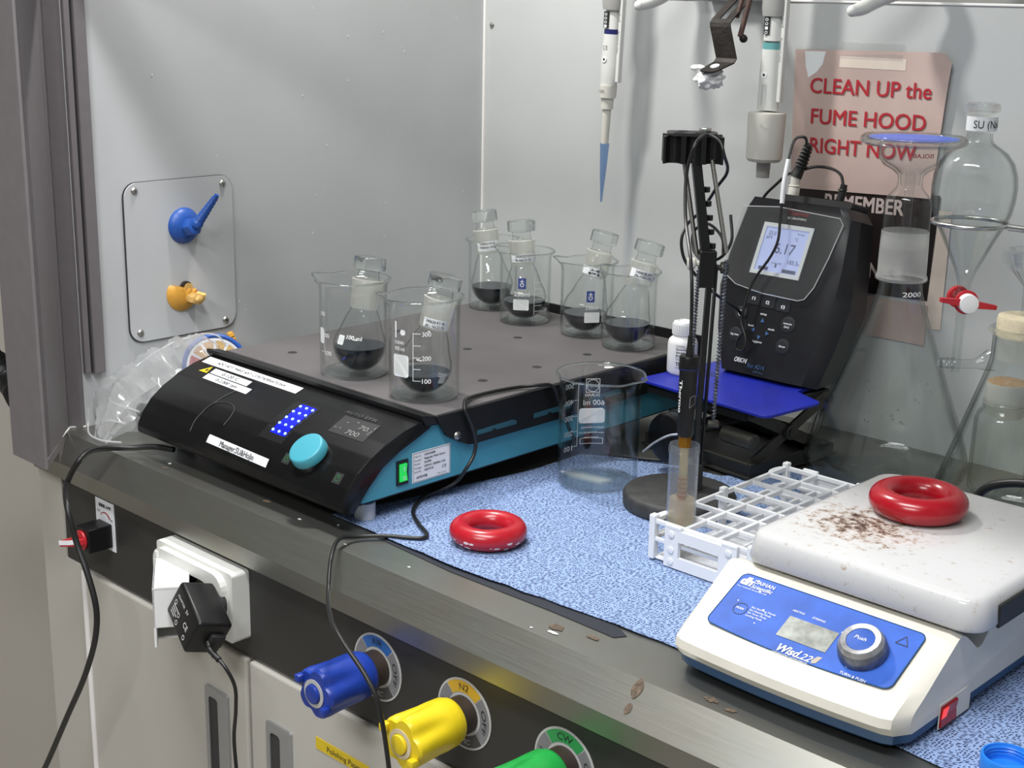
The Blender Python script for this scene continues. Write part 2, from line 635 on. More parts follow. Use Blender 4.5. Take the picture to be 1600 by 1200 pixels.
M['black_gloss'] = pmat('glossy_black_cover', (0.006, 0.006, 0.0065), 0.26, var=0.25, vscale=60, spec=0.32)
M['black_matt'] = pmat('matt_black', (0.018, 0.018, 0.019), 0.6, var=0.2, vscale=80)
M['rubber'] = pmat('black_rubber', (0.010, 0.010, 0.010), 0.42)
M['base_grey'] = pmat('charcoal_cast_base', (0.040, 0.040, 0.039), 0.6, var=0.3, vscale=90)
M['plate_grey'] = pmat('grey_coated_plate', (0.115, 0.106, 0.107), 0.55, var=0.10, vscale=14, bump=0.12, bscale=2500)
M['teal'] = pmat('teal_paint', (0.060, 0.30, 0.40), 0.4, var=0.05, vscale=20)
M['teal_slot'] = pmat('shaded_teal', (0.022, 0.10, 0.135), 0.5)  # housing teal with the shade inside the slots put into the colour
M['teal_knob'] = pmat('teal_knob_plastic', (0.06, 0.34, 0.43), 0.4)
M['white_lab'] = pmat('white_label_paper', (0.83, 0.84, 0.86), 0.6)
M['ink'] = pmat('black_ink', (0.02, 0.02, 0.022), 0.6)
M['white_ink'] = pmat('white_print', (0.80, 0.81, 0.80), 0.55)
M['grey_ink'] = pmat('grey_print', (0.22, 0.22, 0.23), 0.5)
M['yellow_lab'] = pmat('yellow_label', (0.72, 0.52, 0.015), 0.5)
M['led'] = pmat('blue_led', (0.05, 0.1, 0.9), 0.3, emit=(0.12, 0.22, 1.0), estr=9.0)
M['led_glow'] = pmat('blue_lit_window', (0.0, 0.0, 0.15), 0.3, emit=(0.0, 0.01, 1.0), estr=0.9)
M['green_lit'] = pmat('green_lit_rocker', (0.01, 0.25, 0.04), 0.25, emit=(0.02, 0.9, 0.12), estr=0.55)
M['green_icon'] = pmat('green_icon', (0.01, 0.1, 0.03), 0.4, emit=(0.15, 0.6, 0.2), estr=0.25)
M['faint'] = pmat('faint_mark', (0.07, 0.07, 0.072), 0.45)
M['digit'] = pmat('dim_digits', (0.1, 0.1, 0.1), 0.4, emit=(0.55, 0.55, 0.5), estr=0.5)
M['red_lit'] = pmat('red_lit_rocker', (0.4, 0.01, 0.01), 0.2, emit=(1.0, 0.04, 0.03), estr=0.8)
M['red_dark'] = pmat('dark_red_rocker', (0.12, 0.008, 0.008), 0.2, emit=(0.6, 0.01, 0.01), estr=0.12)
M['foot'] = pmat('pale_foot', (0.5, 0.52, 0.56), 0.5)
M['glass'] = glass_thin('beaker_glass')
M['glass_w'] = glass_thin('clear_flask_glass', (0.962, 0.972, 0.968), (0.38, 0.41, 0.40))
M['sash_glass'] = glass_thin('dimming_sash_glass', (0.70, 0.71, 0.70), (0.4, 0.4, 0.4), haze=0.12)  # tint and haze added to dim the room light through the pane
M['glass_s'] = glass_solid('thick_glass')
M['glass_h'] = glass_solid('solid_glass_stopper', 0.2)
M['frost'] = glass_thin('ground_glass_joint', (0.95, 0.95, 0.93), (0.8, 0.8, 0.78), haze=0.55, rough=0.35, hazecol=(0.88, 0.87, 0.81))
M['frost_l'] = glass_thin('light_ground_glass', (0.95, 0.95, 0.94), (0.8, 0.8, 0.78), haze=0.38, rough=0.4, hazecol=(0.72, 0.72, 0.70))
M['liq'] = pmat('dark_navy_solution', (0.002, 0.006, 0.014), 0.04, spec=0.6)
M['towel'] = towel_mat()
M['strip_dark'] = pmat('dark_edge_strip', (0.015, 0.018, 0.028), 0.6)
M['red'] = pmat('red_vinyl', (0.34, 0.006, 0.014), 0.24, var=0.08, vscale=50, spec=0.55)
M['red_chip'] = pmat('red_vinyl_worn', (0.42, 0.010, 0.020), 0.27, var=0.12, vscale=70, spec=0.55)
M['chip'] = pmat('pale_scuff', (0.75, 0.62, 0.60), 0.6)
M['cream'] = pmat('cream_housing', (0.70, 0.67, 0.59), 0.32, var=0.07, vscale=26)
M['soot'] = pmat('sooty_cream', (0.36, 0.32, 0.26), 0.5, var=0.65, vscale=24)
M['navy_base'] = pmat('navy_base', (0.018, 0.07, 0.17), 0.4)
M['blue_st'] = pmat('blue_control_sticker', (0.030, 0.105, 0.46), 0.5, var=0.22, vscale=40, spec=0.3)
M['lcd_off'] = pmat('grey_lcd', (0.24, 0.255, 0.225), 0.3, var=0.45, vscale=120)
M['enamel'] = dirty_enamel()
M['knob_metal'] = pmat('worn_knob_chrome', (0.50, 0.50, 0.51), 0.35, 0.8, var=0.3, vscale=120)
M['knob_dark'] = pmat('worn_knob_skirt', (0.17, 0.18, 0.21), 0.4, 0.6, var=0.4, vscale=120)
M['white_pl'] = pmat('white_plastic', (0.80, 0.80, 0.79), 0.35)
M['white_cov'] = pmat('ivory_white_plastic', (0.74, 0.74, 0.70), 0.35, var=0.04, vscale=60)
M['grey_pl'] = pmat('grey_plastic', (0.27, 0.265, 0.25), 0.45)
M['rack'] = pmat('white_rack_plastic', (0.74, 0.75, 0.77), 0.35)
M['jack_blue'] = pmat('blue_jack_plate', (0.012, 0.022, 0.36), 0.4, var=0.15, vscale=40)
M['jack_blk'] = pmat('dark_jack_metal', (0.020, 0.020, 0.019), 0.45, 0.3)
M['jack_met'] = pmat('dull_jack_metal', (0.085, 0.082, 0.070), 0.45, 0.6)
M['lcd'] = pmat('lit_lcd', (0.3, 0.34, 0.5), 0.25, emit=(0.44, 0.50, 0.85), estr=0.52, var=0.08, vscale=25)
M['lcd_frame'] = pmat('white_screen_frame', (0.66, 0.68, 0.70), 0.4)
M['lcd_ink'] = pmat('lcd_digits', (0.10, 0.11, 0.18), 0.5)
M['key'] = pmat('meter_key', (0.020, 0.021, 0.024), 0.4)
M['key_blue'] = pmat('blue_key_arrow', (0.05, 0.12, 0.26), 0.5)
M['meter'] = pmat('meter_black', (0.012, 0.012, 0.014), 0.33, var=0.3, vscale=60)
M['brand_red'] = pmat('red_print', (0.38, 0.012, 0.03), 0.5)
M['film'] = glass_thin('clear_film', (0.90, 0.91, 0.90), (0.5, 0.5, 0.5), haze=0.07, rough=0.12, ior=1.4)
M['bag'] = glass_thin('plastic_bag_film', (0.93, 0.94, 0.94), (0.6, 0.62, 0.63), haze=0.27, rough=0.1, ior=1.45)
M['bag_edge'] = glass_thin('plastic_bag_fold', (0.85, 0.86, 0.87), (0.7, 0.7, 0.7), haze=0.55, rough=0.1, ior=1.5)
M['tubepl'] = glass_thin('translucent_polypropylene', (0.95, 0.96, 0.97), (0.66, 0.69, 0.72), haze=0.07, rough=0.25, ior=1.4, hazecol=(.75, .80, .88))
M['amber'] = glass_thin('amber_resin', (0.70, 0.42, 0.05), (0.4, 0.2, 0.01), haze=0.35, rough=0.1, hazecol=(.55, .30, .02))
M['milky'] = glass_thin('milky_solution', (0.90, 0.84, 0.68), (0.8, 0.76, 0.62), haze=0.45, rough=0.2, hazecol=(.88, .76, .52))
M['shaft'] = glass_thin('yellowish_shaft', (0.86, 0.78, 0.50), (0.6, 0.5, 0.25), haze=0.30, rough=0.1, hazecol=(.80, .68, .34))
M['orange_in'] = pmat('orange_rod', (0.62, 0.20, 0.05), 0.4)
M['poster'] = pmat('pinkish_paper', (0.54, 0.405, 0.365), 0.55, var=0.16, vscale=9)
M['poster_pale'] = pmat('faded_paper', (0.70, 0.60, 0.52), 0.5, var=0.1, vscale=20)
M['poster2'] = pmat('dark_printed_paper', (0.022, 0.014, 0.013), 0.4, var=0.7, vscale=14)
M['poster_red'] = pmat('red_lettering', (0.42, 0.018, 0.030), 0.55)
M['poster2_ink'] = pmat('pale_lettering', (0.50, 0.41, 0.39), 0.55)
M['tape'] = glass_thin('sticky_tape', (0.9, 0.9, 0.9), (0.7, 0.7, 0.7), haze=0.18, rough=0.15, ior=1.4)
M['rust'] = pmat('rusty_iron', (0.030, 0.024, 0.021), 0.6, 0.4, var=0.6, vscale=45, bump=0.4, bscale=300)
M['rust_red'] = pmat('brown_rust_rod', (0.10, 0.055, 0.045), 0.7, 0.2, var=0.5, vscale=60)
M['tissue'] = pmat('white_tissue', (0.85, 0.85, 0.84), 0.8)
M['pip'] = pmat('pipette_white', (0.66, 0.66, 0.63), 0.38)
M['pip_beige'] = pmat('pipette_beige', (0.62, 0.60, 0.54), 0.4)
M['pip_grey'] = pmat('pipette_grey', (0.33, 0.325, 0.31), 0.4)
M['navy'] = pmat('navy_ring', (0.012, 0.016, 0.11), 0.4)
M['tealring'] = pmat('teal_ring', (0.13, 0.36, 0.36), 0.4)
M['tip_blue'] = glass_thin('blue_pipette_tip', (0.60, 0.71, 0.86), (0.35, 0.48, 0.68), haze=0.25, rough=0.2, hazecol=(.25, .42, .72))
M['blue_noz'] = pmat('blue_nozzle_plastic', (0.018, 0.085, 0.36), 0.4, var=0.08, vscale=50)
M['orange'] = pmat('orange_plastic', (0.66, 0.33, 0.045), 0.45, var=0.08, vscale=80)
M['orange_l'] = pmat('orange_break', (0.74, 0.46, 0.14), 0.6, var=0.3, vscale=200)
M['blue_knob'] = pmat('blue_valve_plastic', (0.012, 0.045, 0.33), 0.35, var=0.15, vscale=60)
M['yellow_knob'] = pmat('yellow_valve_plastic', (0.80, 0.60, 0.015), 0.35, var=0.06, vscale=60)
M['green_knob'] = pmat('green_valve_plastic', (0.015, 0.33, 0.055), 0.35, var=0.15, vscale=60)
M['dial_rim'] = pmat('dial_white', (0.50, 0.50, 0.49), 0.5)
M['dial_grey'] = pmat('dial_grey', (0.20, 0.20, 0.21), 0.5)
M['dial_dark'] = pmat('dial_dark', (0.055, 0.055, 0.055), 0.5)
M['dial_blue'] = pmat('dial_blue', (0.03, 0.13, 0.42), 0.5)
M['dial_yellow'] = pmat('dial_yellow', (0.62, 0.38, 0.03), 0.5)
M['dial_green'] = pmat('dial_green', (0.03, 0.30, 0.08), 0.5)
M['brown_stem'] = pmat('brown_stem', (0.035, 0.024, 0.018), 0.5)
M['red_sw'] = pmat('red_switch', (0.48, 0.02, 0.03), 0.3)
M['filter_blue'] = pmat('blue_membrane', (0.09, 0.16, 0.62), 0.4)
M['stopper_wht'] = pmat('white_stopcock', (0.85, 0.85, 0.85), 0.3)
M['cork'] = pmat('beige_stopper', (0.66, 0.57, 0.40), 0.7, var=0.12, vscale=160)
M['cork_side'] = pmat('pale_stopper_side', (0.62, 0.60, 0.54), 0.6)
M['tan_top'] = pmat('tan_stopper_top', (0.56, 0.36, 0.20), 0.8, var=0.25, vscale=200)
M['cap_blue'] = pmat('blue_screw_cap', (0.02, 0.20, 0.70), 0.35)
M['indicator_red'] = pmat('indicator_red', (0.50, 0.06, 0.08), 0.6)
M['indicator_tan'] = pmat('indicator_tan', (0.60, 0.40, 0.16), 0.6)
M['indicator_orange'] = pmat('indicator_orange', (0.55, 0.28, 0.08), 0.6)
M['specks'] = pmat('white_specks', (0.80, 0.81, 0.81), 0.6)
M['rust_spot'] = pmat('rust_spot', (0.12, 0.085, 0.055), 0.7, var=0.6, vscale=300)

# ================================================================== setting
b = B(); box(b, -0.014, 0.0, -0.684, 0.012, -0.02, 1.16)
struct('wall_left', b, M['wall'])
b = B(); box(b, -0.014, 1.90, 0.0, 0.012, -0.02, 0.5195)
struct('wall_back', b, M['wall_b'])
b = B(); box(b, -0.014, 1.90, 0.07, 0.08, 0.45, 1.16)
struct('wall_back_upper', b, M['pip_grey'])
b = B(); box(b, 1.90, 1.914, -0.684, 0.08, -0.02, 1.16)
struct('wall_right', b, M['wall'])
b = B(); box(b, -0.014, 1.914, -0.60, 0.08, 1.16, 1.18)
struct('ceiling', b, M['wall'])
b = B(); box(b, 0.0002, 0.0042, -0.0042, -0.0002, 0.0, 0.519)
struct('trim_1', b, M['bead'])
b = B(); box(b, 0.0, 1.90, -0.0016, 0.014, 0.5195, 0.5225, 0.0008)
struct('trim_2', b, M['bead'])
b = B(); box(b, -3.2, 4.2, -4.2, 1.0, -0.90, -0.88)
struct('floor', b, M['floor'])
# room wall left of the hood
b = B(); box(b, -3.0, -0.03, -0.60, -0.58, -0.88, 1.9)
struct('wall_room', b, M['outer'])
b = B(); box(b, -1.07, -1.05, -4.2, -0.60, -0.88, 0.35)  # unseen lower half, added beige for the vertical steel face to reflect
struct('wall_unseen_left', b, M['outer'])
b = B(); box(b, -1.07, -1.04, -4.2, -0.60, 0.35, 1.80)  # unseen, added so the sloping steel edge reflects dull green
struct('wall_unseen_upper', b, M['green_wall'])
b = B(); box(b, -1.62, 4.2, -4.2, -0.72, 1.80, 1.82)
struct('ceiling_room', b, M['outer'])
# sliding sash above the opening: bottom rail and pane (out of the frame, it shades the side wall)
b = B(); box(b, 0.01, 1.89, -0.705, -0.675, 0.585, 0.640, 0.003)
struct('window_1', b, M['post'])
b = B(); box(b, 0.01, 1.89, -0.693, -0.687, 0.640, 1.30)
struct('window_pane', b, M['sash_glass'])

# ------------------------------------------------------------------ stainless worktop
b = B()
prof = [(-0.0005, 0.0), (-0.712, 0.0), (-0.7400, -0.0255), (-0.7400, -0.0450), (-0.736, -0.0450), (-0.736, -0.030), (-0.71, -0.012), (-0.0005, -0.012)]
prism(b, prof, 'x', 0.0005, 1.898)
prism(b, [(-0.700, -0.0105), (-0.7236, -0.0105), (-0.7400, -0.0255), (-0.7400, -0.0450), (-0.700, -0.0450)], 'x', -0.03, 0.0005)
prism(b, [(.0006, -.6900), (-.0093, -.7006), (.0006, -.7092)], 'z', -.012, -.0001)
wt = finish('steel_worktop', b, M['steel'], smooth=False)
tag(wt, 'worn stainless steel worktop with rust spots and a sloping front edge', 'worktop')


def spots(name, pts, m, parent, z=0.0006):
    for (x, y, r, q, s) in pts:
        b = B()
        n = 28
        ring = []
        for i in range(n):
            a = 2 * PI * i / n
            rr = r * (1 + .55 * noise.noise(Vector((math.cos(a) * 2.2 + x * 90, math.sin(a) * 2.2 + y * 90, s))) + .25 * noise.noise(Vector((math.cos(a) * 5, math.sin(a) * 5, s))))
            ring.append(b.verts.new((x + rr * math.cos(a), y + rr * q * math.sin(a), z)))
        b.faces.new(ring)
        finish(name, b, m, parent, smooth=False)


spots('rust_stain', [(0.785, -0.690, .0070, .7, 1), (0.955, -0.700, .0065, .55, 2), (0.975, -0.703, .0045, .6, 3), (0.365, -0.683, .0055, .5, 5), (0.820, -0.683, .006, .5, 6), (0.20, -0.70, .004, .4, 7)], M['rust_spot'], wt)
spots('paint_fleck', [(0.79, -0.700, .0055, .35, 1), (0.60, -0.693, .0015, 1, 2), (0.77, -0.706, .0012, 1, 2), (0.515, -0.70, .0018, .7, 3), (0.19, -0.688, .002, .8, 4), (0.43, -0.69, .0025, .5, 5), (0.47, -0.672, .0015, .6, 5)], M['specks'], wt)
nrm = Vector((0, -0.673, 0.739)); dn = Vector((0, -0.739, -0.673))
for (x, s, w, h, sd) in ((0.897, .008, .010, .018, 1), (0.899, .026, .006, .010, 3)):
    b = B()
    n = 16; ring = []
    for i in range(n):
        a = 2 * PI * i / n
        k = 1 + .4 * noise.noise(Vector((math.cos(a) + sd, math.sin(a), sd)))
        p = Vector((x, -0.712, 0)) + dn * (s + h * .5 * k * math.sin(a)) + nrm * .0006
        p.x += w * .5 * k * math.cos(a)
        ring.append(b.verts.new(p))
    b.faces.new(ring)
    finish('rust_stain', b, M['rust_spot'], wt, smooth=False)

# ------------------------------------------------------------------ hood corner post and sash track
post = thing('fume_hood_post', 'grey ribbed upright post at the left edge of the fume hood opening', 'post', (0.04, -0.74, -0.01))
b = B()
pf = [(0.0005, -0.6845), (0.0005, -0.6895), (-0.0095, -0.7005)]
# angled inner face with two fluted strips, then the front face
a0 = Vector((-0.0095, -0.7005)); a1 = Vector((0.088, -0.785))
L = (a1 - a0).length; dr = (a1 - a0) / L; nn = Vector((-dr.y, dr.x))
def fp(t, o): p = a0 + dr * t + nn * o; return (p.x, p.y)
pf += [fp(.004, 0)]
for k in range(6):
    pf += [fp(.008 + k * .0028, 0), fp(.0088 + k * .0028, -.0012), fp(.0100 + k * .0028, -.0012), fp(.0102 + k * .0028, 0)]
for k in range(6):
    pf += [fp(L - .026 + k * .0028, 0), fp(L - .0252 + k * .0028, -.0012), fp(L - .024 + k * .0028, -.0012), fp(L - .0238 + k * .0028, 0)]
pf += [fp(L - .004, 0), (0.088, -0.783), (0.086, -0.7855), (0.011, -0.7855), (0.005, -0.780), (0.005, -0.745), (-0.025, -0.725), (-0.025, -0.6845)]
prism(b, pf, 'z', 0.0003, 1.2)
prism(b, [(0.0175, -0.7242), (0.005, -0.7242), (0.005, -0.7800), (0.011, -0.7855), (0.086, -0.7855), (0.088, -0.783)], 'z', -0.010, 0.0003)
wv = [b.verts.new(p) for p in ((.003, -.7125, .0009), (.0044, -.7125, .0009), (.0178, -.7242, .0009), (.003, -.7242, .0009), (.003, -.7125, -.0002), (.0044, -.7125, -.0002), (.0178, -.7242, -.0108), (.003, -.7242, -.0108))]
for q in ((0, 1, 2, 3), (7, 6, 5, 4), (0, 4, 5, 1), (1, 5, 6, 2), (2, 6, 7, 3), (3, 7, 4, 0)): b.faces.new([wv[i] for i in q])
wv = [b.verts.new(p) for p in ((.005, -.7242, -.0098), (.0178, -.7242, -.0098), (.0365, -.7405, -.0098), (.005, -.7405, -.0098), (.005, -.7242, -.0109), (.0178, -.7242, -.0109), (.0365, -.7405, -.0258), (.005, -.7405, -.0258))]
for q in ((0, 1, 2, 3), (7, 6, 5, 4), (0, 4, 5, 1), (1, 5, 6, 2), (2, 6, 7, 3), (3, 7, 4, 0)): b.faces.new([wv[i] for i in q])
finish('post_profile', b, M['post'], post, smooth=False)
b = B(); box(b, 0.0005, 0.0075, -0.6835, -0.6760, 0.068, 1.15, .001); box(b, 0.0005, 0.0075, -0.6710, -0.6560, 0.066, 1.15, .001)
finish('sash_track', b, M['post'], post, smooth=False)
b = B(); box(b, 0.0005, 0.003, -0.6762, -0.6708, 0.068, 1.15)
finish('track_groove', b, M['post_dark'], post, smooth=False)
b = B(); tube(b, [(0.070, -0.7745, 0.0010), (-0.0085, -0.7005, 0.0010), (0.0015, -0.6845, 0.0010)], 0.0012, 6)
finish('sealant_bead', b, M['bead'], post)

# corrugated hose by the post
b = B()
pts = [(-0.030, -0.742, 0.030), (-0.06, -0.74, 0.045), (-0.12, -0.74, 0.07), (-0.2, -0.75, 0.10)]
P = spline(pts, 14)
tube(b, P, lambda t: 0.0165 + 0.0022 * math.sin(t * 140), 14)
h = finish('corrugated_hose', b, M['black'])
tag(h, 'black corrugated hose beside the grey post at the left edge', 'hose')

# ------------------------------------------------------------------ wall screw and specks
b = B(); lathe(b, [(0, .0028), (.0025, .0024), (.0042, .0004), (.0042, -.0002)], 16, mat=Matrix.Translation((0.0143, -0.0002, 0.4772)) @ Matrix.Rotation(PI / 2, 4, 'X'))
s = finish('wall_screw', b, M['screw'])
tag(s, 'small dark screw in the back wall panel beside the white corner bead', 'screw')
b = B()
random.seed(3)
for i in range(32):
    y = random.uniform(-.62, -.03); z = random.uniform(.1, .5); r = random.choice((.0004, .0005, .0007, .0010)); 
    quad(b, [(0.0006, y - r, z - r * 1.6), (0.0006, y + r, z - r), (0.0006, y + r, z + r * 1.5), (0.0006, y - r * .6, z + r)])
o = finish('paint_specks', b, M['specks'], smooth=False)
o['kind'] = 'stuff'
tag(o, 'scattered tiny white specks on the left side wall', 'specks')

# ------------------------------------------------------------------ service plate on the left wall
sp = thing('service_plate', 'grey rounded metal plate with corner screws on the left wall', 'plate', (0.0, -0.538, 0.09))
b = B(); prism(b, rrect(-0.6165, -0.4595, 0.0945, 0.2925, .018, 6), 'x', 0.0005, 0.0030, bev=.0004, seg=1)
finish('plate_panel', b, M['wall'], sp, smooth=False)
b = B(); frame(b, rrect(-0.6180, -0.4588, 0.0935, 0.2932, .0185, 6), rrect(-0.6165, -0.4595, 0.0945, 0.2925, .018, 6), 'x', 0.0004, 0.0018)
finish('gasket', b, M['post_dark'], sp, smooth=False)
for (y, z) in ((-.602, .283), (-.474, .282), (-.603, .106), (-.476, .104)):
    b = B()
    mt = Matrix.Translation((0.003, y, z)) @ Matrix.Rotation(PI / 2, 4, 'Y')
    lathe(b, [(0, .0030), (.0022, .0027), (.0042, .0010), (.0046, 0)], 18, mat=mt)
    box(b, -.0006, .0006, -.0028, .0028, .0026, .0031, mat=mt @ Matrix.Rotation(.5, 4, 'Z')); box(b, -.0028, .0028, -.0006, .0006, .0026, .0031, mat=mt @ Matrix.Rotation(.5, 4, 'Z'))
    finish('screw', b, M['screw'], sp)

nz = thing('gas_nozzle', 'blue barbed hose nozzle pointing up from the wall plate', 'nozzle', (0.003, -0.534, 0.234))
b = B(); mt = Matrix.Translation((0.0032, -0.534, 0.234)) @ Matrix.Rotation(PI / 2, 4, 'Y')
lathe(b, [(0, .011), (.012, .010), (.0195, .0055), (.0228, .001), (.0228, 0), (0, 0)], 32, mat=mt)
finish('flange', b, M['blue_noz'], nz)
b = B()
d = Vector((0.50, 0.33, 0.80)).normalized()
base = Vector((0.010, -0.534, 0.232))
mt = Matrix.Translation(base) @ Vector((1, 0.1, 0.25)).to_track_quat('Z', 'Y').to_matrix().to_4x4()
prism(b, [(.0115 * math.cos(R(a)), .0115 * math.sin(R(a))) for a in range(0, 360, 60)], 'z', 0.0, .017, bev=.0012, mat=mt)
finish('hex_body', b, M['blue_noz'], nz, angle=25)
b = B()
pr = [(0, -.002), (.0075, -.002), (.0075, .003)]
for k in range(8):
    r0 = .0062 - k * .00036
    pr += [(r0 + .0008, .004 + k * .0052), (r0 - .0006, .0088 + k * .0052)]
pr += [(.0030, .0475), (0, .0475)]
lathe(b, pr, 20, mat=Matrix.Translation((0.026, -0.530, 0.238)) @ d.to_track_quat('Z', 'Y').to_matrix().to_4x4())
finish('hose_barb', b, M['blue_noz'], nz, angle=25)

nz = thing('broken_nozzle', 'broken orange nozzle stub on the wall plate below the blue nozzle', 'nozzle', (0.003, -0.541, 0.148))
b = B(); mt = Matrix.Translation((0.0032, -0.541, 0.148)) @ Matrix.Rotation(PI / 2, 4, 'Y')
# dome with the upper right segment broken away
g = bmesh.new(); lathe(g, [(0, .010), (.010, .0092), (.0175, .0055), (.0225, .001), (.0225, 0), (0, 0)], 36, mat=mt)
for v in g.verts:
    y = v.co.y + .541; z = v.co.z - .148
    k = (y * .25 + z) - .0085
    if k > 0:
        v.co.z -= k * .97
        v.co.x = max(0.0034, v.co.x - .004)
merge(b, g)
finish('flange', b, M['orange'], nz, angle=30)
b = B(); cyl(b, (0.0035, -.536, .155), (0.0075, -.536, .155), .0085, seg=20)
finish('valve_core', b, M['brown_stem'], nz)
b = B(); cyl(b, (0.0040, -.534, .1555), (0.0095, -.534, .1555), .0058, seg=16)
finish('core_ring', b, M['orange_l'], nz)
b = B()
prism(b, [(-.541, .147), (-.531, .150), (-.5245, .146), (-.519, .149), (-.522, .1395), (-.530, .135), (-.541, .139)], 'x', 0.006, 0.026, bev=.0012)
g = bmesh.new(); bmesh.ops.create_icosphere(g, subdivisions=2, radius=.0062)
for v in g.verts: v.co *= 1 + .35 * noise.noise(v.co * 300); v.co += Vector((.025, -.531, .1425))
merge(b, g)
finish('stub', b, M['orange_l'], nz, angle=25)

# ------------------------------------------------------------------ poster sheets on the back wall
def sheet(name, x0, x1, z0, z1, m, fn, nx=24, nz=16, cut=None, th=.0003):
    b = B()
    g = [[None] * (nz + 1) for _ in range(nx + 1)]
    for i in range(nx + 1):
        for j in range(nz + 1):
            u = i / nx; v = j / nz
            x = x0 + (x1 - x0) * u; z = z0 + (z1 - z0) * v
            if cut: x, z = cut(u, v, x, z)
            g[i][j] = b.verts.new((x, -fn(x, z), z))
    for i in range(nx):
        for j in range(nz):
            b.faces.new((g[i][j], g[i + 1][j], g[i + 1][j + 1], g[i][j + 1]))
    return b


def cutA(u, v, x, z):
    z += 0.004 * u * v - .0 * u
    if u > .95 and v > .92:  # snipped top right corner
        z -= .012 * (u - .95) / .05 * ((v - .92) / .08)
    x -= .012 * (1 - v) * u - .006 * (1 - v) * (1 - u)
    z += .007 * (1 - v) * u
    return x, z


def bulge(x, z):
    return 0.0022 + 0.0022 * max(0, noise.noise(Vector((x * 14, z * 10, 1.5)))) + .004 * max(0, (x - .70) / .05) ** 2


ps = thing('warning_poster', 'pinkish paper notice with red capitals telling to clean up the fume hood', 'poster', (0.645, -0.001, 0.29))
finish('paper', sheet('p', 0.5395, 0.7495, 0.2955, 0.4640, M['poster'], bulge, cut=cutA), M['poster'], ps)
pf_ = lambda off: (lambda u, v: Vector((u, -bulge(u, v) - off, v)))
for s, u0, v0, u1, h, sl in (('CLEAN UP the', 0.5655, 0.4135, 0.7265, .0185, .012), ('FUME HOOD', 0.5695, 0.3770, 0.7225, .0185, .014), ('RIGHT NOW', 0.5705, 0.3420, 0.7130, .0185, .014)):
    b = B()
    f0 = pf_(.0010)
    text(b, s, lambda u, v: f0(u, v + (u - .565) * sl), u1 - u0, h, u0, v0, bold=.018)
    finish('red_lettering', b, M['poster_red'], ps, smooth=False)
b = B(); f0 = pf_(.0003); frect(b, lambda u, v: f0(u, v), .603, .690, .4455, .4585, nu=10)
finish('faded_patch', b, M['poster_pale'], ps, smooth=False)
b = B(); b.faces.new([b.verts.new(f0(*p)) for p in ((.5535, .4625), (.583, .4630), (.580, .448), (.572, .438), (.561, .431), (.556, .445))])
finish('faded_patch', b, M['specks'], ps, smooth=False)
b = B(); frect(b, lambda u, v: Vector((u, -bulge(u, v) - .0006 if v < .4645 else -.0012, v)), .600, .685, .4560, .4760, nu=10)
finish('sticky_tape', b, M['tape'], ps, smooth=False)

ps = thing('dark_poster', 'dark printed sheet with pale REMEMBER heading partly hidden behind the meter', 'poster', (0.66, -0.001, 0.15))
b2 = lambda x, z: 0.0012 + .0012 * max(0, noise.noise(Vector((x * 14, z * 12, 4.5))))
def cutB(u, v, x, z): return x - .004 * (1 - v), z + .006 * u
finish('paper', sheet('p', 0.556, 0.7480, 0.176, 0.3010, M['poster2'], b2, cut=cutB), M['poster2'], ps)
for s, u0, v0, u1, h in (('REMEMBER', 0.5965, 0.2745, 0.7030, .0185), ('THINK', 0.6270, 0.1965, 0.6960, .0180)):
    b = B()
    text(b, s, lambda u, v: Vector((u, -b2(u, v) - .0006, v + (u - .56) * .03)), u1 - u0, h, u0, v0, bold=.035)
    finish('pale_lettering', b, M['poster2_ink'], ps, smooth=False)
ps = finish('paper_sheet', sheet('p', 0.600, 0.7460, 0.128, 0.1768, M['poster'], lambda x, z: 0.0016, 12, 6), M['poster'])
tag(ps, 'plain pinkish sheet low on the back wall below the dark poster', 'paper')
ps = finish('paper_strip', sheet('p', 0.7350, 0.7640, 0.150, 0.2900, M['poster_pale'], lambda x, z: 0.0008, 6, 8), M['poster_pale'])
tag(ps, 'narrow pale paper strip on the back wall behind the glass flask neck', 'paper')

# ------------------------------------------------------------------ base cabinets and service panel
b = B(); box(b, 0.025, 1.895, -0.733, -0.05, -0.150, -0.0460, .0015)
sv = finish('valve_board', b, M['panel'], smooth=False)
tag(sv, 'long charcoal fascia under the steel edge carrying valves and socket', 'fascia')
b = B(); prism(b, [(-.030, -.88), (.0665, -.88), (.0665, -.1505), (.0245, -.1505), (.0245, -.0460), (-.030, -.0460)], 'y', -.7345, -.05)
o = finish('cabinet_end_panel', b, M['cab'], smooth=False)
tag(o, 'narrow beige end panel at the left of the base cabinets', 'end panel')


def cabinet(x0, x1, label, hx):
    t = thing('base_cabinet', label, 'cabinet', ((x0 + x1) / 2, -0.4, -0.88), group=None)
    b = B(); box(b, x0 + .001, x1 - .001, -0.715, -0.06, -0.879, -0.152)
    finish('body', b, M['cab'], t, smooth=False)
    b = B(); box(b, x0 + .002, x1 - .002, -0.7370, -0.7165, -0.86, -0.1535, .0025)
    dr_ = finish('door', b, M['cab'], t, smooth=False)
    if hx:
        b = B(); frame(b, rrect(hx, hx + .042, -0.40, -0.2075, .004), rrect(hx + .0065, hx + .0235, -0.385, -0.219, .005), 'y', -0.7400, -0.7360)
        box(b, hx + .0235, hx + .0415, -0.7405, -0.7385, -0.399, -0.209, .0008)
        hd = finish('handle', b, M['alu'], dr_, smooth=False)
        b = B(); box(b, hx + .0065, hx + .0235, -0.7385, -0.7372, -0.385, -0.219)
        finish('recess', b, M['post_dark'], hd, smooth=False)
    return t, dr_


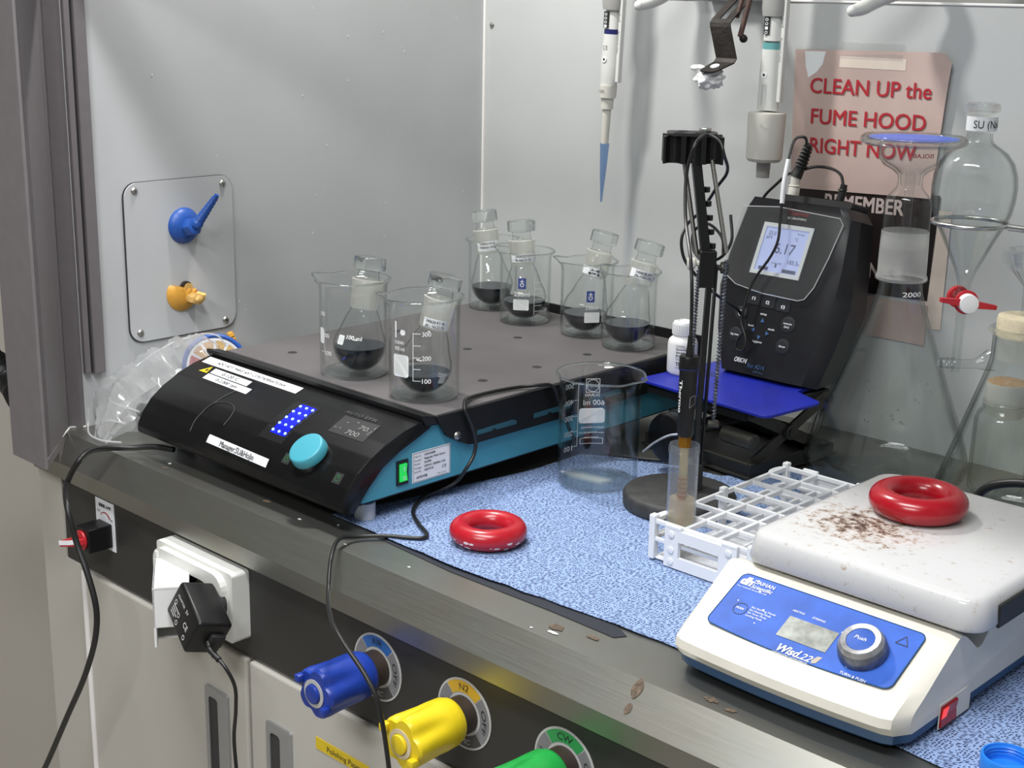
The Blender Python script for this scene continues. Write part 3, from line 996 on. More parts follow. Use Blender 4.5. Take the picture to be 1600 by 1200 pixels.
cabinet(0.068, 0.3965, 'beige cabinet with aluminium handle under the wall socket', 0.3205)
c2, d2 = cabinet(0.3985, 0.86, 'beige cabinet with yellow label under the coloured valves', 0.4305)
cabinet(0.862, 1.32, 'beige cabinet at the right below the hotplate end of the bench', 0.885)
b = B(); cyl(b, (0.0715, -0.7380, -0.88), (0.0715, -0.7380, -0.153), .0035, seg=10)
o = finish('door_edge_strip', b, M['bead'])
tag(o, 'pale vertical edging strip left of the first cabinet door', 'strip')
b = B(); box(b, 0.511, 0.592, -0.7378, -0.7372, -0.2085, -0.1955)
lb = finish('yellow_label', b, M['yellow_lab'], d2, smooth=False)
b = B(); text(b, 'Polishing Paper', lambda u, v: Vector((u, -.7381, v)), .052, .0062, .529, -.2055)
finish('lettering', b, M['ink'], lb, smooth=False)

# ------------------------------------------------------------------ valves
def valve(x, z, knob, dial, word, label):
    t = thing('gas_valve', label, 'valve', (x, -0.733, z), group='service valves on the charcoal panel')
    c = Vector((x, 0, z))
    b = B(); cyl(b, (x, -.7331, z), (x, -.7338, z), .0335, seg=48)
    disc = finish('dial', b, M['dial_rim'], t, smooth=False)
    def sector(name, a0, a1, r0, r1, m):
        b = B(); n = max(4, int((a1 - a0) / 6))
        g = []
        for i in range(n + 1):
            a = R(a0 + (a1 - a0) * i / n)
            g.append((b.verts.new((x + r0 * math.cos(a), -.7341, z + r0 * math.sin(a))), b.verts.new((x + r1 * math.cos(a), -.7341, z + r1 * math.sin(a)))))
        for i in range(n): b.faces.new((g[i][0], g[i][1], g[i + 1][1], g[i + 1][0]))
        return finish(name, b, m, disc, smooth=False)
    sector('dial_sector', 48, 132, .0205, .0315, M[dial])
    sector('dial_sector', -42, 46, .0205, .0315, M['dial_grey'])
    sector('dial_sector', 134, 222, .0205, .0315, M['dial_grey'])
    sector('dial_sector', 224, 316, .0205, .0315, M['dial_dark'])
    b = B()
    f = lambda a0, r: (lambda u, v: Vector((x + (r + v) * math.cos(a0 - u / r), -.7344, z + (r + v) * math.sin(a0 - u / r))))
    text(b, word, f(R(90), .0230), None, .0062, 0, 0, align='C')
    text(b, 'OFF', f(R(2), .0235), .021, .0052, 0, 0, align='C')
    text(b, 'ON', f(R(178), .0235), None, .0052, 0, 0, align='C')
    finish('dial_lettering', b, M['ink'], disc, smooth=False)
    b = B()
    g2 = lambda u, v: Vector((x + (-.0285 - v) * -math.sin(u / .0285), -.7344, z + (-.0285 + v) * math.cos(u / .0285)))
    text(b, 'HMC', g2, None, .0055, 0, 0, align='C')
    finish('dial_lettering', b, M['dial_rim'], disc, smooth=False)
    b = B(); cyl(b, (x, -.7340, z), (x, -.752, z), .0175, seg=28)
    finish('stem', b, M['brown_stem'], t)
    # fluted knob: round at the back, four lobes towards the front
    g = bmesh.new()
    rows = [(.749, .0165, 0), (.7500, .0205, 0), (.756, .0225, 0), (.768, .0230, .0), (.776, .0232, .45), (.790, .0240, .8), (.800, .0248, 1), (.806, .0245, 1), (.8085, .0225, 1)]
    n = 60; rings = []
    for (y, r, k) in rows:
        ring = []
        for i in range(n):
            a = 2 * PI * i / n
            fl = 1 - k * .20 * (0.5 - 0.5 * math.cos(5 * a)) ** 2
            ring.append(g.verts.new((x + r * fl * math.cos(a), -y, z + r * fl * math.sin(a))))
        rings.append(ring)
    for i in range(len(rows) - 1):
        for j in range(n): g.faces.new((rings[i][j], rings[i][(j + 1) % n], rings[i + 1][(j + 1) % n], rings[i + 1][j]))
    g.faces.new(rings[-1]); g.faces.new(list(reversed(rings[0])))
    b = B(); merge(b, g)
    finish('knob', b, M[knob], t, angle=35)
    b = B(); frame(b, [(x + .0135 * math.cos(2 * PI * i / 28), z + .0135 * math.sin(2 * PI * i / 28)) for i in range(28)], [(x + .0095 * math.cos(2 * PI * i / 28), z + .0095 * math.sin(2 * PI * i / 28)) for i in range(28)], 'y', -.8088, -.8095)
    finish('cap_ring', b, M['dial_rim'] if knob != 'yellow_knob' else M['cork'], t, smooth=False)
    b = B(); cyl(b, (x, -.8082, z), (x, -.8125, z), .0090, seg=28, bev=.001)
    finish('centre_cap', b, M[knob], t)
    for a in (150, -30):
        b = B(); box(b, -.0035, .0035, -.815, -.806, -.0035, .0035, .001, mat=Matrix.Translation((x + .0205 * math.cos(R(a)), 0, z + .0205 * math.sin(R(a)))))
        finish('clip_tab', b, M[knob], t)


valve(0.601, -0.0885, 'blue_knob', 'dial_blue', 'AIR', 'blue valve knob with AIR dial on the charcoal panel')
valve(0.7175, -0.0915, 'yellow_knob', 'dial_yellow', 'N2', 'yellow valve knob with N2 dial on the charcoal panel')
valve(0.8365, -0.0925, 'green_knob', 'dial_green', 'CW', 'green valve knob with CW dial at the bottom of the picture')

# ------------------------------------------------------------------ rotary lamp switch
t = thing('rotary_switch', 'red rotary lamp switch in a black box with small white plate', 'switch', (0.121, -0.733, -0.10))
b = B(); box(b, 0.1015, 0.1410, -0.7342, -0.7332, -0.1100, -0.0510)
pl_ = finish('label_plate', b, M['white_lab'], t, smooth=False)
b = B(); fn = lambda u, v: Vector((u, -.7345, v))
text(b, 'LAMP', fn, .013, .0042, .1225, -.0600, bold=.02); text(b, 'OFF', fn, .007, .003, .1045, -.0675); text(b, 'ON', fn, .006, .003, .1320, -.0735)
for k in range(3): frect(b, fn, .1095 + k * .0042, .1130 + k * .0042, -.0602, -.0560)
finish('lettering', b, M['ink'], pl_, smooth=False)
b = B()
n = 12
for i in range(n):
    a = R(140 - i * 9); a2 = R(140 - (i + 1) * 9); w = .0005 + i * .00018; w2 = .0005 + (i + 1) * .00018
    p = lambda a, r: (.121 + r * math.cos(a), -.7345, -.0780 + r * math.sin(a))
    quad(b, [p(a, .0115), p(a2, .0115), p(a2, .0115 + w2), p(a, .0115 + w)])
finish('red_arc', b, M['brand_red'], pl_, smooth=False)
b = B(); box(b, 0.1085, 0.1360, -0.7650, -0.7342, -0.1050, -0.0765, .0012)
finish('switch_box', b, M['black'], t, smooth=False)
b = B(); cyl(b, (0.1222, -.7651, -.0908), (0.1222, -.7685, -.0908), .0118, seg=28, bev=.001)
finish('switch_disc', b, M['red_sw'], t)
b = B()
mt = Matrix.Translation((0.1222, -.768, -.0908)) @ Matrix.Rotation(R(-8), 4, 'Y')
prism(b, [(-.0115, 0), (.0115, 0), (.0105, -.006), (.001, -.016), (-.009, -.021), (-.0115, -.018)], 'z', -.0036, .0036, bev=.001, mat=mt)
lev = finish('switch_lever', b, M['red_sw'], t, smooth=False)
b = B(); prism(b, [(.0105, -.0064), (.001, -.0164), (-.0090, -.0214), (-.0094, -.0209), (.0005, -.0158), (.0100, -.0058)], 'z', -.0012, .0040, mat=mt)
finish('white_stripe', b, M['white_lab'], lev, smooth=False)

# ------------------------------------------------------------------ wall socket with flip cover
t = thing('wall_socket', 'ivory wall socket with its flip cover propped open on the charcoal panel', 'socket', (0.335, -0.733, -0.10))
b = B(); frame(b, rrect(0.2625, 0.4000, -0.1285, -0.0520, .004), rrect(0.2820, 0.3800, -0.1200, -0.0620, .004), 'y', -0.7545, -0.7332)
finish('back_box', b, M['white_cov'], t, smooth=False)
b = B(); frame(b, rrect(0.2665, 0.3915, -0.1260, -0.0550, .016), rrect(0.2860, 0.3720, -0.1150, -0.0685, .016), 'y', -0.7625, -0.7545)
finish('face_frame', b, M['white_cov'], t, smooth=False)
b = B(); box(b, 0.280, 0.382, -0.7400, -0.7332, -0.1215, -0.0610)
finish('socket_plate', b, M['grey_pl'], t, smooth=False)
b = B(); cyl(b, (.305, -.740, -.0800), (.305, -.7435, -.0800), .013, seg=24); cyl(b, (.345, -.740, -.088), (.345, -.7435, -.088), .016, seg=24)
finish('socket_outlet', b, M['black'], t)
# cover hinged at the left, opened about 35 degrees
ck = Matrix.Translation((0.2770, -0.7640, 0)) @ Matrix.Rotation(R(-34), 4, 'Z')
b = B()
W_, H0, H1, D_ = .084, -.1325, -.0665, .034
box(b, 0, W_, -.0030, 0, H0, H1, .0012, mat=ck)            # outer skin
box(b, 0, W_, -.0030, D_, H1 - .003, H1, .0012, mat=ck)    # top
box(b, W_ - .003, W_, -.0030, D_, H0 + .022, H1, .0012, mat=ck)  # free end
box(b, 0, W_ * .75, -.0030, D_, H0, H0 + .003, .001, mat=ck)     # floor
box(b, 0, .003, -.0030, D_ * .6, H0, H1, .001, mat=ck)
cv = finish('flip_cover', b, M['white_pl'], t, smooth=False)
b = B(); cyl(b, (0.2750, -.7600, -.1275), (0.2750, -.7600, -.0600), .0042, seg=16)
finish('hinge', b, M['white_pl'], t)

# ------------------------------------------------------------------ plug-in adapter with its cord
t = thing('power_adapter', 'black plug-in power adapter hanging tilted from the wall socket', 'adapter', (0.385, -0.775, -0.09))
am = Matrix.Translation((0.3900, -0.7930, -0.0890)) @ Matrix.Rotation(R(-16), 4, 'Z') @ Matrix.Rotation(R(24), 4, 'Y') @ Matrix.Rotation(R(-18), 4, 'X')
b = B(); box(b, -.031, .031, -.0145, .024, -.0205, .0205, .004, 3, mat=am)
bd = finish('adapter_body', b, M['black'], t)
b = B(); cyl(b, am @ Vector((-.010, .022, .004)), am @ Vector((-.010, .0305, .004)), .014, seg=24); box(b, .024, .036, .004, .020, -.008, .008, .002, mat=am)
finish('plug_neck', b, M['black_matt'], t)
b = B(); fa = plane_fn(am @ Vector((-.028, -.0149, -.016)), am.to_3x3() @ Vector((1, 0, 0)), am.to_3x3() @ Vector((0, 0, 1)))
text(b, 'CE', fa, .010, .0062, .036, .012); text(b, 'ADAPTER', fa, .020, .0030, .006, .024); text(b, '5V', fa, .006, .004, .030, .024)
for k, (u, v) in enumerate(((.008, .017), (.046, .005), (.022, .012), (.024, .004))):
    g = [(fa(u + .0026 * math.cos(a), v + .0026 * math.sin(a)), fa(u + .0019 * math.cos(a), v + .0019 * math.sin(a))) for a in [2 * PI * i / 14 for i in range(15)]]
    for i in range(14): quad(b, [g[i][0], g[i + 1][0], g[i + 1][1], g[i][1]])
for k in range(4): frect(b, fa, .006, .006 + .010 + .004 * (k % 2), .004 + k * .003, .0050 + k * .003)
finish('rating_print', b, M['white_ink'], bd, smooth=False)
cp = [am @ Vector((.031, .006, -.004)), am @ Vector((.038, .006, -.006)), Vector((.4440, -.796, -.1240)), Vector((.4530, -.792, -.142)), (.4510, -.790, -.168), (.4430, -.788, -.205), (.4450, -.788, -.24), (.447, -.788, -.29), (.445, -.788, -.40)]
P = spline(cp, 8)
b = B(); tube(b, P[:14], lambda tt: .0042 - .0012 * tt + .0005 * math.sin(tt * 40), 12)
finish('strain_relief', b, M['rubber'], t)
b = B(); tube(b, P[10:], .0019, 8)
finish('adapter_cord', b, M['rubber'], t)

# ================================================================== multi-position hotplate stirrer
hs = thing('hotplate_stirrer', 'large black and teal multi-position hotplate stirrer with grey top', 'hotplate', (0.31, -0.36, 0.0))
PRO = [(-.568, .0985), (-.585, .096), (-.605, .0915), (-.628, .083), (-.65, .0725), (-.667, .060), (-.679, .046), (-.686, .033), (-.687, .024), (-.680, .019)]
ARC = [0]
for i in range(1, len(PRO)): ARC.append(ARC[-1] + math.dist(PRO[i], PRO[i - 1]))


def slope(x, s, off=0.0):
    """point on the curved control face: s = arc length down from its top edge"""
    s = max(0, min(ARC[-1] - 1e-6, s))
    i = max(k for k in range(len(ARC)) if ARC[k] <= s)
    i = min(i, len(PRO) - 2)
    t = (s - ARC[i]) / (ARC[i + 1] - ARC[i])
    y = PRO[i][0] + (PRO[i + 1][0] - PRO[i][0]) * t
    z = PRO[i][1] + (PRO[i + 1][1] - PRO[i][1]) * t
    dy = PRO[i + 1][0] - PRO[i][0]; dz = PRO[i + 1][1] - PRO[i][1]; l = math.hypot(dy, dz)
    return Vector((x, y + dz / l * off, z - dy / l * off))


b = B()
prism(b, [(-.112, .026), (-.660, .026), (-.6605, .034), (-.645, .050), (-.628, .0615), (-.605, .0735), (-.580, .083), (-.566, .0885), (-.112, .0885)], 'x', .1275, .4925)
finish('housing', b, M['teal'], hs, smooth=False)
b = B(); box(b, .140, .480, -.655, -.118, .0185, .0258)
finish('underside', b, M['black_matt'], hs, smooth=False)
b = B()
inner = [(-.668, .0195), (-.669, .027), (-.654, .044), (-.634, .059), (-.610, .0715), (-.584, .0815), (-.566, .0870)]
prism(b, PRO + inner, 'x', .1215, .4955, bev=.0025)
fc = finish('control_cover', b, M['black_gloss'], hs, angle=28)
for (x, y) in ((.474, -.640), (.150, -.640), (.480, -.125), (.150, -.125)):
    b = B(); cyl(b, (x, y, 0.0003), (x, y, .0190), .011, seg=16)
    finish('foot', b, M['foot'], hs)
# top plate and black tray edge
b = B(); box(b, .1255, .4945, -.5600, -.1060, .0960, .1000, .0012)
tp = finish('top_plate', b, M['plate_grey'], hs, smooth=False)
for i, (x, y) in enumerate([(x, y) for x in (.187, .315, .432) for y in (-.509, -.429, -.339, -.249, -.150)]):
    b = B(); lathe(b, [(0, .1003), (.0052, .1003), (.0058, .1001)], 16, (x, y, 0))
    finish('stirring_mark', b, M['black_matt'], tp, smooth=False)
b = B()
prism(b, [(-.5625, .0998), (-.5785, .1020), (-.5815, .1035), (-.5810, .0985), (-.5765, .0920), (-.5625, .0910)], 'x', .1130, .4975, bev=.0008)
prism(b, [(-.5630, .0985), (-.548, .075), (-.529, .0645), (-.515, .0585), (-.502, .0575), (-.1035, .0575), (-.1035, .0985)], 'x', .4948, .4978)
prism(b, [(-.5630, .0985), (-.548, .075), (-.529, .0645), (-.502, .0575), (-.1035, .0575), (-.1035, .0985)], 'x', .1222, .1252)
box(b, .1222, .4978, -.1055, -.1025, .0575, .1120)
box(b, .1240, .4960, -.5620, -.1050, .0895, .0957)
finish('plate_tray', b, M['black'], hs, smooth=False)
for (y0, y1, z0, z1) in ((-.503, -.442, .0665, .0725), (-.414, -.352, .0670, .0735), (-.320, -.262, .067, .0735)):
    b = B()
    z = (z0 + z1) / 2
    prism(b, [(y0, z0), (y0 + .022, z0), (y0 + .026, z0 + .003), (y0 + .030, z0), (y1, z0), (y1, z1 - .002), (y1 - .006, z1), (y0, z1 - .001)], 'x', .4976, .4983)
    finish('vent_slot', b, M['teal_slot'], hs, smooth=False)
b = B(); mt = Matrix.Translation((.4978, -.532, .0720)) @ Matrix.Rotation(PI / 2, 4, 'Y')
lathe(b, [(0, .0030), (.0025, .0027), (.0046, .0009), (.0048, 0)], 18, mat=mt)
sc_ = finish('screw', b, M['screw'], hs)
b = B(); box(b, -.0006, .0006, -.0026, .0026, .0026, .0032, mat=mt); box(b, -.0026, .0026, -.0006, .0006, .0026, .0032, mat=mt)
finish('screw_slot', b, M['post_dark'], sc_, smooth=False)
# rating plate
b = B(); box(b, .4925, .4929, -.5915, -.5375, .0310, .0640)
rp = finish('rating_plate', b, M['white_lab'], hs, smooth=False)
b = B(); fn = lambda u, v: Vector((.4932, -.5915 + u, .0310 + v + .0 * u))
rows = [('Order No.', 'A449GH000K'), ('Description', 'Magnetic Multi Stirrer'), ('Model', 'MS-MP8'), ('Voltage', '230VAC 50/60Hz 4.3A'), ('Serial No.', '16077918')]
for k, (a_, c_) in enumerate(rows):
    v = .0275 - k * .0042
    text(b, a_, fn, min(.0098, .0016 * len(a_)), .0021, .0025, v)
    text(b, c_, fn, min(.0300, .0016 * len(c_)), .0022, .0165, v, bold=.01)
text(b, 'AUTO STIR', fn, .0155, .0026, .005, .0042, bold=.03, skew=.25)
text(b, 'CE', fn, .0060, .0034, .0420, .0085)
text(b, 'Made in Korea', fn, .0130, .0014, .0350, .0030)
for (u0, u1, v0, v1) in ((.001, .053, .0318, .0322), (.001, .053, .0008, .0012), (.001, .0014, .0008, .0322), (.0526, .053, .0008, .0322)): frect(b, fn, u0, u1, v0, v1)
finish('rating_print', b, M['ink'], rp, smooth=False)
# power switch
b = B(); box(b, .4924, .4940, -.6140, -.5975, .0335, .0605, .0008)
ps = finish('power_switch', b, M['black'], hs, smooth=False)
b = B(); prism(b, [(.4935, .0375), (.4965, .0385), (.4948, .0470), (.4958, .0565), (.4935, .0568)], 'y', -.6105, -.6010)
rk = finish('rocker', b, M['green_lit'], ps, smooth=False)
b = B()
fn = lambda u, v: Vector((.4968 - v * .0, -.6105 + u, .0370 + v))
g = [(fn(.0048 + .0020 * math.cos(a), .0050 + .0020 * math.sin(a)), fn(.0048 + .0013 * math.cos(a), .0050 + .0013 * math.sin(a))) for a in [2 * PI * i / 14 for i in range(15)]]
for i in range(14): quad(b, [g[i][0], g[i + 1][0], g[i + 1][1], g[i][1]])
frect(b, fn, .0042, .0054, .0125, .0170)
finish('rocker_print', b, M['white_ink'], rk, smooth=False)
# dial knob on the control face
kc = slope(.4225, .1065); kn = (slope(.4225, .1065, 1) - kc).normalized()
b = B(); km = Matrix.Translation(kc) @ kn.to_track_quat('Z', 'Y').to_matrix().to_4x4()
lathe(b, [(0, -.004), (.0195, -.004), (.0195, .0035), (.017, .0036), (0, .0036)], 40, mat=km)
finish('knob_collar', b, M['black'], hs)
b = B(); lathe(b, [(0, .0037), (.0200, .0037), (.0203, .0050), (.0195, .0135), (.0186, .0146), (.0170, .0150), (0, .0150)], 44, mat=km)
finish('dial_knob', b, M['teal_knob'], hs)
# stickers: x across, s down the slope


def on_slope(name, poly, m, parent, off=.0004, n=4):
    """four-corner patch in (x,s), order TL TR BR BL"""
    b = B()
    g = []
    for j in range(n + 1):
        t = j / n
        l = (poly[0][0] + (poly[3][0] - poly[0][0]) * t, poly[0][1] + (poly[3][1] - poly[0][1]) * t)
        r_ = (poly[1][0] + (poly[2][0] - poly[1][0]) * t, poly[1][1] + (poly[2][1] - poly[1][1]) * t)
        g.append((b.verts.new(slope(l[0], l[1], off)), b.verts.new(slope(r_[0], r_[1], off))))
    for j in range(n): b.faces.new((g[j][0], g[j][1], g[j + 1][1], g[j + 1][0]))
    return finish(name, b, m, parent, smooth=False)


def slope_text(name, s, poly, m, parent, w, h, bold=0, off=.0009, align='C'):
    b = B()
    cx = (poly[0][0] + poly[1][0] + poly[2][0] + poly[3][0]) / 4; cs = (poly[0][1] + poly[1][1] + poly[2][1] + poly[3][1]) / 4
    tilt = (poly[1][1] - poly[0][1]) / (poly[1][0] - poly[0][0])
    text(b, s, lambda u, v: slope(cx + u, cs + h / 2 - v + u * tilt, off), w, h, 0, 0, bold=bold, align='C')
    return finish(name, b, m, parent, smooth=False)


q1 = [(.1262, .0160), (.3096, .0200), (.3150, .0360), (.1320, .0325)]
q1 = [(.1268, .0175), (.3100, .0205), (.3125, .0345), (.1295, .0320)]
l1 = on_slope('white_label', q1, M['white_lab'], hs)
slope_text('lettering', '※DO NOT MAKE ANY CONTAMINATION※', q1, M['ink'], l1, .132, .0056)
q2 = [(.1645, .0365), (.2385, .0385), (.2395, .0480), (.1655, .0460)]
l2 = on_slope('white_label', q2, M['white_lab'], hs)
slope_text('lettering', '0-120°C', q2, M['ink'], l2, .032, .0056)
q3 = [(.1648, .0476), (.2525, .0500), (.2535, .0600), (.1658, .0575)]
l3 = on_slope('white_label', q3, M['white_lab'], hs)
slope_text('lettering', '0-2,000 rpm', q3, M['ink'], l3, .042, .0056)
q4 = [(.2565, .1230), (.3660, .1255), (.3655, .1350), (.2560, .1325)]
l4 = on_slope('white_label', q4, M['white_lab'], hs)
slope_text('lettering', 'Manager;SU&HoJin', q4, M['ink'], l4, .062, .0068, bold=.008)
b = B(); b.faces.new([b.verts.new(slope(*p, .0004)) for p in ((.1560, .0345), (.1450, .0480), (.1610, .0480))])
wt_ = finish('warning_triangle', b, M['yellow_lab'], hs, smooth=False)
b = B(); b.faces.new([b.verts.new(slope(*p, .0008)) for p in ((.1562, .0390), (.1535, .0445), (.1560, .0440), (.1550, .0470), (.1585, .0425), (.1562, .0425))])
finish('bolt_mark', b, M['ink'], wt_, smooth=False)
# blue lit window with lamps
qw = [(.3290, .0440), (.3700, .0440), (.3700, .1060), (.3290, .1060)]
win = on_slope('led_window', qw, M['black'], hs, .0003)
on_slope('glow', [(.3405, .0470), (.3655, .0470), (.3655, .0965), (.3405, .0965)], M['led_glow'], win, .0005)
for i in range(5):
    for j in range(3):
        b = B(); c = slope(.3425 + j * .0105, .0515 + i * .0103, .0008); nn_ = (slope(.35, .05 + i * .01, 1) - slope(.35, .05 + i * .01)).normalized()
        lathe(b, [(.0017, 0), (.0012, .0008), (0, .0011)], 10, mat=Matrix.Translation(c) @ nn_.to_track_quat('Z', 'Y').to_matrix().to_4x4())
        finish('led_lamp', b, M['led'], win)
qd = [(.4080, .0425), (.4630, .0410), (.4670, .0705), (.4110, .0710)]
ds = on_slope('display', qd, M['black_matt'], hs, .0004)
b = B()
fn = lambda u, v: slope(.4110 + u, .0690 - v, .0009)
text(b, '70.', fn, .016, .0068, .0315, .0130); text(b, '700', fn, .020, .0068, .0225, .0015)
frect(b, fn, .010, .013, .017, .0178); frect(b, fn, .022, .0255, .0215, .0222); frect(b, fn, .003, .006, .0055, .0063); frect(b, fn, .010, .012, .0060, .0070)
frect(b, fn, .0505, .0513, .0085, .0165); frect(b, fn, .0505, .0513, .019, .0230)
finish('digits', b, M['digit'], ds, smooth=False)
b = B(); text(b, 'AUTO STIR', lambda u, v: slope(.402 + u, .0385 - v, .0005), .050, .0045, bold=.01)
finish('faint_lettering', b, M['faint'], hs, smooth=False)
for (x, s) in ((.3905, .1180), (.4735, .1185)):
    ic = on_slope('lit_key', [(x - .006, s - .006), (x + .006, s - .006), (x + .006, s + .006), (x - .006, s + .006)], M['black_matt'], hs, .0004)
    b = B()
    fn = lambda u, v: slope(x + u, s - v, .0009)
    g = [(fn(.0036 * math.cos(a), .0036 * math.sin(a)), fn(.0031 * math.cos(a), .0031 * math.sin(a))) for a in [R(20 + i * 20) for i in range(17)]]
    for i in range(16): quad(b, [g[i][0], g[i + 1][0], g[i + 1][1], g[i][1]])
    frect(b, fn, -.0003, .0003, 0, .0028); frect(b, fn, 0, .0026, -.0003, .0003)
    finish('key_icon', b, M['green_icon'], ic, smooth=False)
b = B()
for (pts) in ([(.222, .098), (.226, .088), (.236, .082), (.248, .080), (.262, .084), (.268, .094), (.269, .108)], [(.222, .098), (.220, .115), (.222, .128)], [(.222, .098), (.229, .075), (.235, .060)]):
    P = spline([slope(x, s, .0005) for x, s in pts], 5)
    tube(b, P, .0004, 5)
finish('scratch', b, M['faint'], hs)

# power lead from the stirrer
b = B()
A_ = [(.175, -.672, .010), (.150, -.683, .010), (.130, -.700, .0075), (.121, -.722, .010), (.1255, -.750, .014), (.133, -.769, .008), (.114, -.775, -.022), (0.158, -0.8, -0.031), (0.174, -0.8, -0.071), (0.194, -0.8, -0.103), (0.207, -0.8, -0.137), (0.203, -0.8, -0.169), (0.176, -0.8, -0.225), (0.124, -0.8, -0.302), (0.059, -0.8, -0.397), (0.0, -0.8, -0.476)]
tube(b, A_, .0034, 12, smooth=6)
o = finish('power_lead', b, M['rubber'])
tag(o, 'thick black power lead looping over the left end of the steel edge', 'cable')
b = B()
Bc = [(.60, -.262, .0050), (.535, -.30, .0060), (.5105, -.345, .020), (.5065, -.378, .075), (.5060, -.395, .1030), (.500, -.410, .1050), (.487, -.424, .1032), (.4800, -.461, .1032), (.4810, -.497, .1035), (.4960, -.520, .1060), (.5020, -.5255, .1000), (.503, -.518, .085), (.503, -.51, .062), (.503, -.512, .048), (.503, -.522, .036), (.490, -.528, .016), (.476, -.556, .0050), (.499, -.596, .0045), (.532, -.618, .0045), (.559, -.632, .0045), (.562, -.640, .0045), (.552, -.650, .0045), (.532, -.664, .0045), (.515, -.688, .005), (.518, -.709, .010), (.545, -.742, .006), (.563, -.76, -.013), (.605, -.793, -.012), (.655, -.8235, -.008), (.691, -.826, -.029), (.707, -.826, -.046), (.713, -.825, -.067), (.715, -.820, -.109), (.715, -.815, -.16), (.71, -.81, -.3)]
tube(b, Bc, .0021, 10, smooth=6)
o = finish('thin_cable', b, M['rubber'])
tag(o, 'thin black cable running over the stirrer and blue wipe, then down past the blue valve', 'cable')

# ================================================================== beakers and round-bottom flasks
def cyl_fn(c, r, a0, zc, flip=1):
    """(u,v) wrapped on a vertical cylinder about c; a0 = heading of u=0"""
    return lambda u, v: Vector((c[0] + r * math.cos(a0 + flip * u / r), c[1] + r * math.sin(a0 + flip * u / r), zc + v))


def beaker(loc, r, h, label, spout, group, wall=.0016):
    t = thing('beaker', label, 'beaker', loc, group=group)
    b = B()
    k = .006
    pr = [(0, .0006), (r - k, .0006), (r - k * .3, k * .35), (r, k), (r, h * .5), (r, h - .012), (r + .0008, h - .006), (r + .0035, h - .0015), (r + .0042, h), (r + .0036, h + .0008), (r + .0020, h - .0002), (r - .0006, h - .006), (r - wall, h - .014), (r - wall, k + .002), (r - k, .0032), (0, .0032)]
    lathe(b, pr, 56, spout=(spout, .0085, h - .016, h))
    finish('glass_body', b, M['glass'], t, local=True)
    b = B(); lathe(b, [(r + .0040 + .0011 * math.cos(q), h + .0002 + .0011 * math.sin(q)) for q in [R(x) for x in range(0, 361, 45)]], 56, spout=(spout, .0085, h - .016, h))
    finish('rim_bead', b, M['glass_h'], t, local=True)
    b = B(); lathe(b, [(0, .0012), (r - .004, .0012), (r - .0022, .0030), (r - .004, .0044), (r - .008, .0036), (0, .0034)], 48)
    finish('thick_base', b, M['glass_s'], t, local=True)
    return t


def print_beaker(t, r, a0, items, mirror=False):
    """white printed marks; items: ('t',text,u,v,w,h) ('r',u0,u1,v0,v1[,round])"""
    b = B()
    f1 = -1 if mirror else 1
    f = cyl_fn((0, 0), r + .0003, a0, 0, 1)
    for it in items:
        if it[0] == 't':
            text(b, it[1], (lambda u, v: f(f1 * u, v)), it[4], it[5], it[2], it[3], bold=it[6] if len(it) > 6 else .01)
        else:
            frect(b, (lambda u, v: f(f1 * u, v)), it[1], it[2], it[3], it[4], nu=8, r=it[5] if len(it) > 5 else 0)
    return b


VIEW = math.atan2(-.72, .69)   # heading from the bench towards the viewer


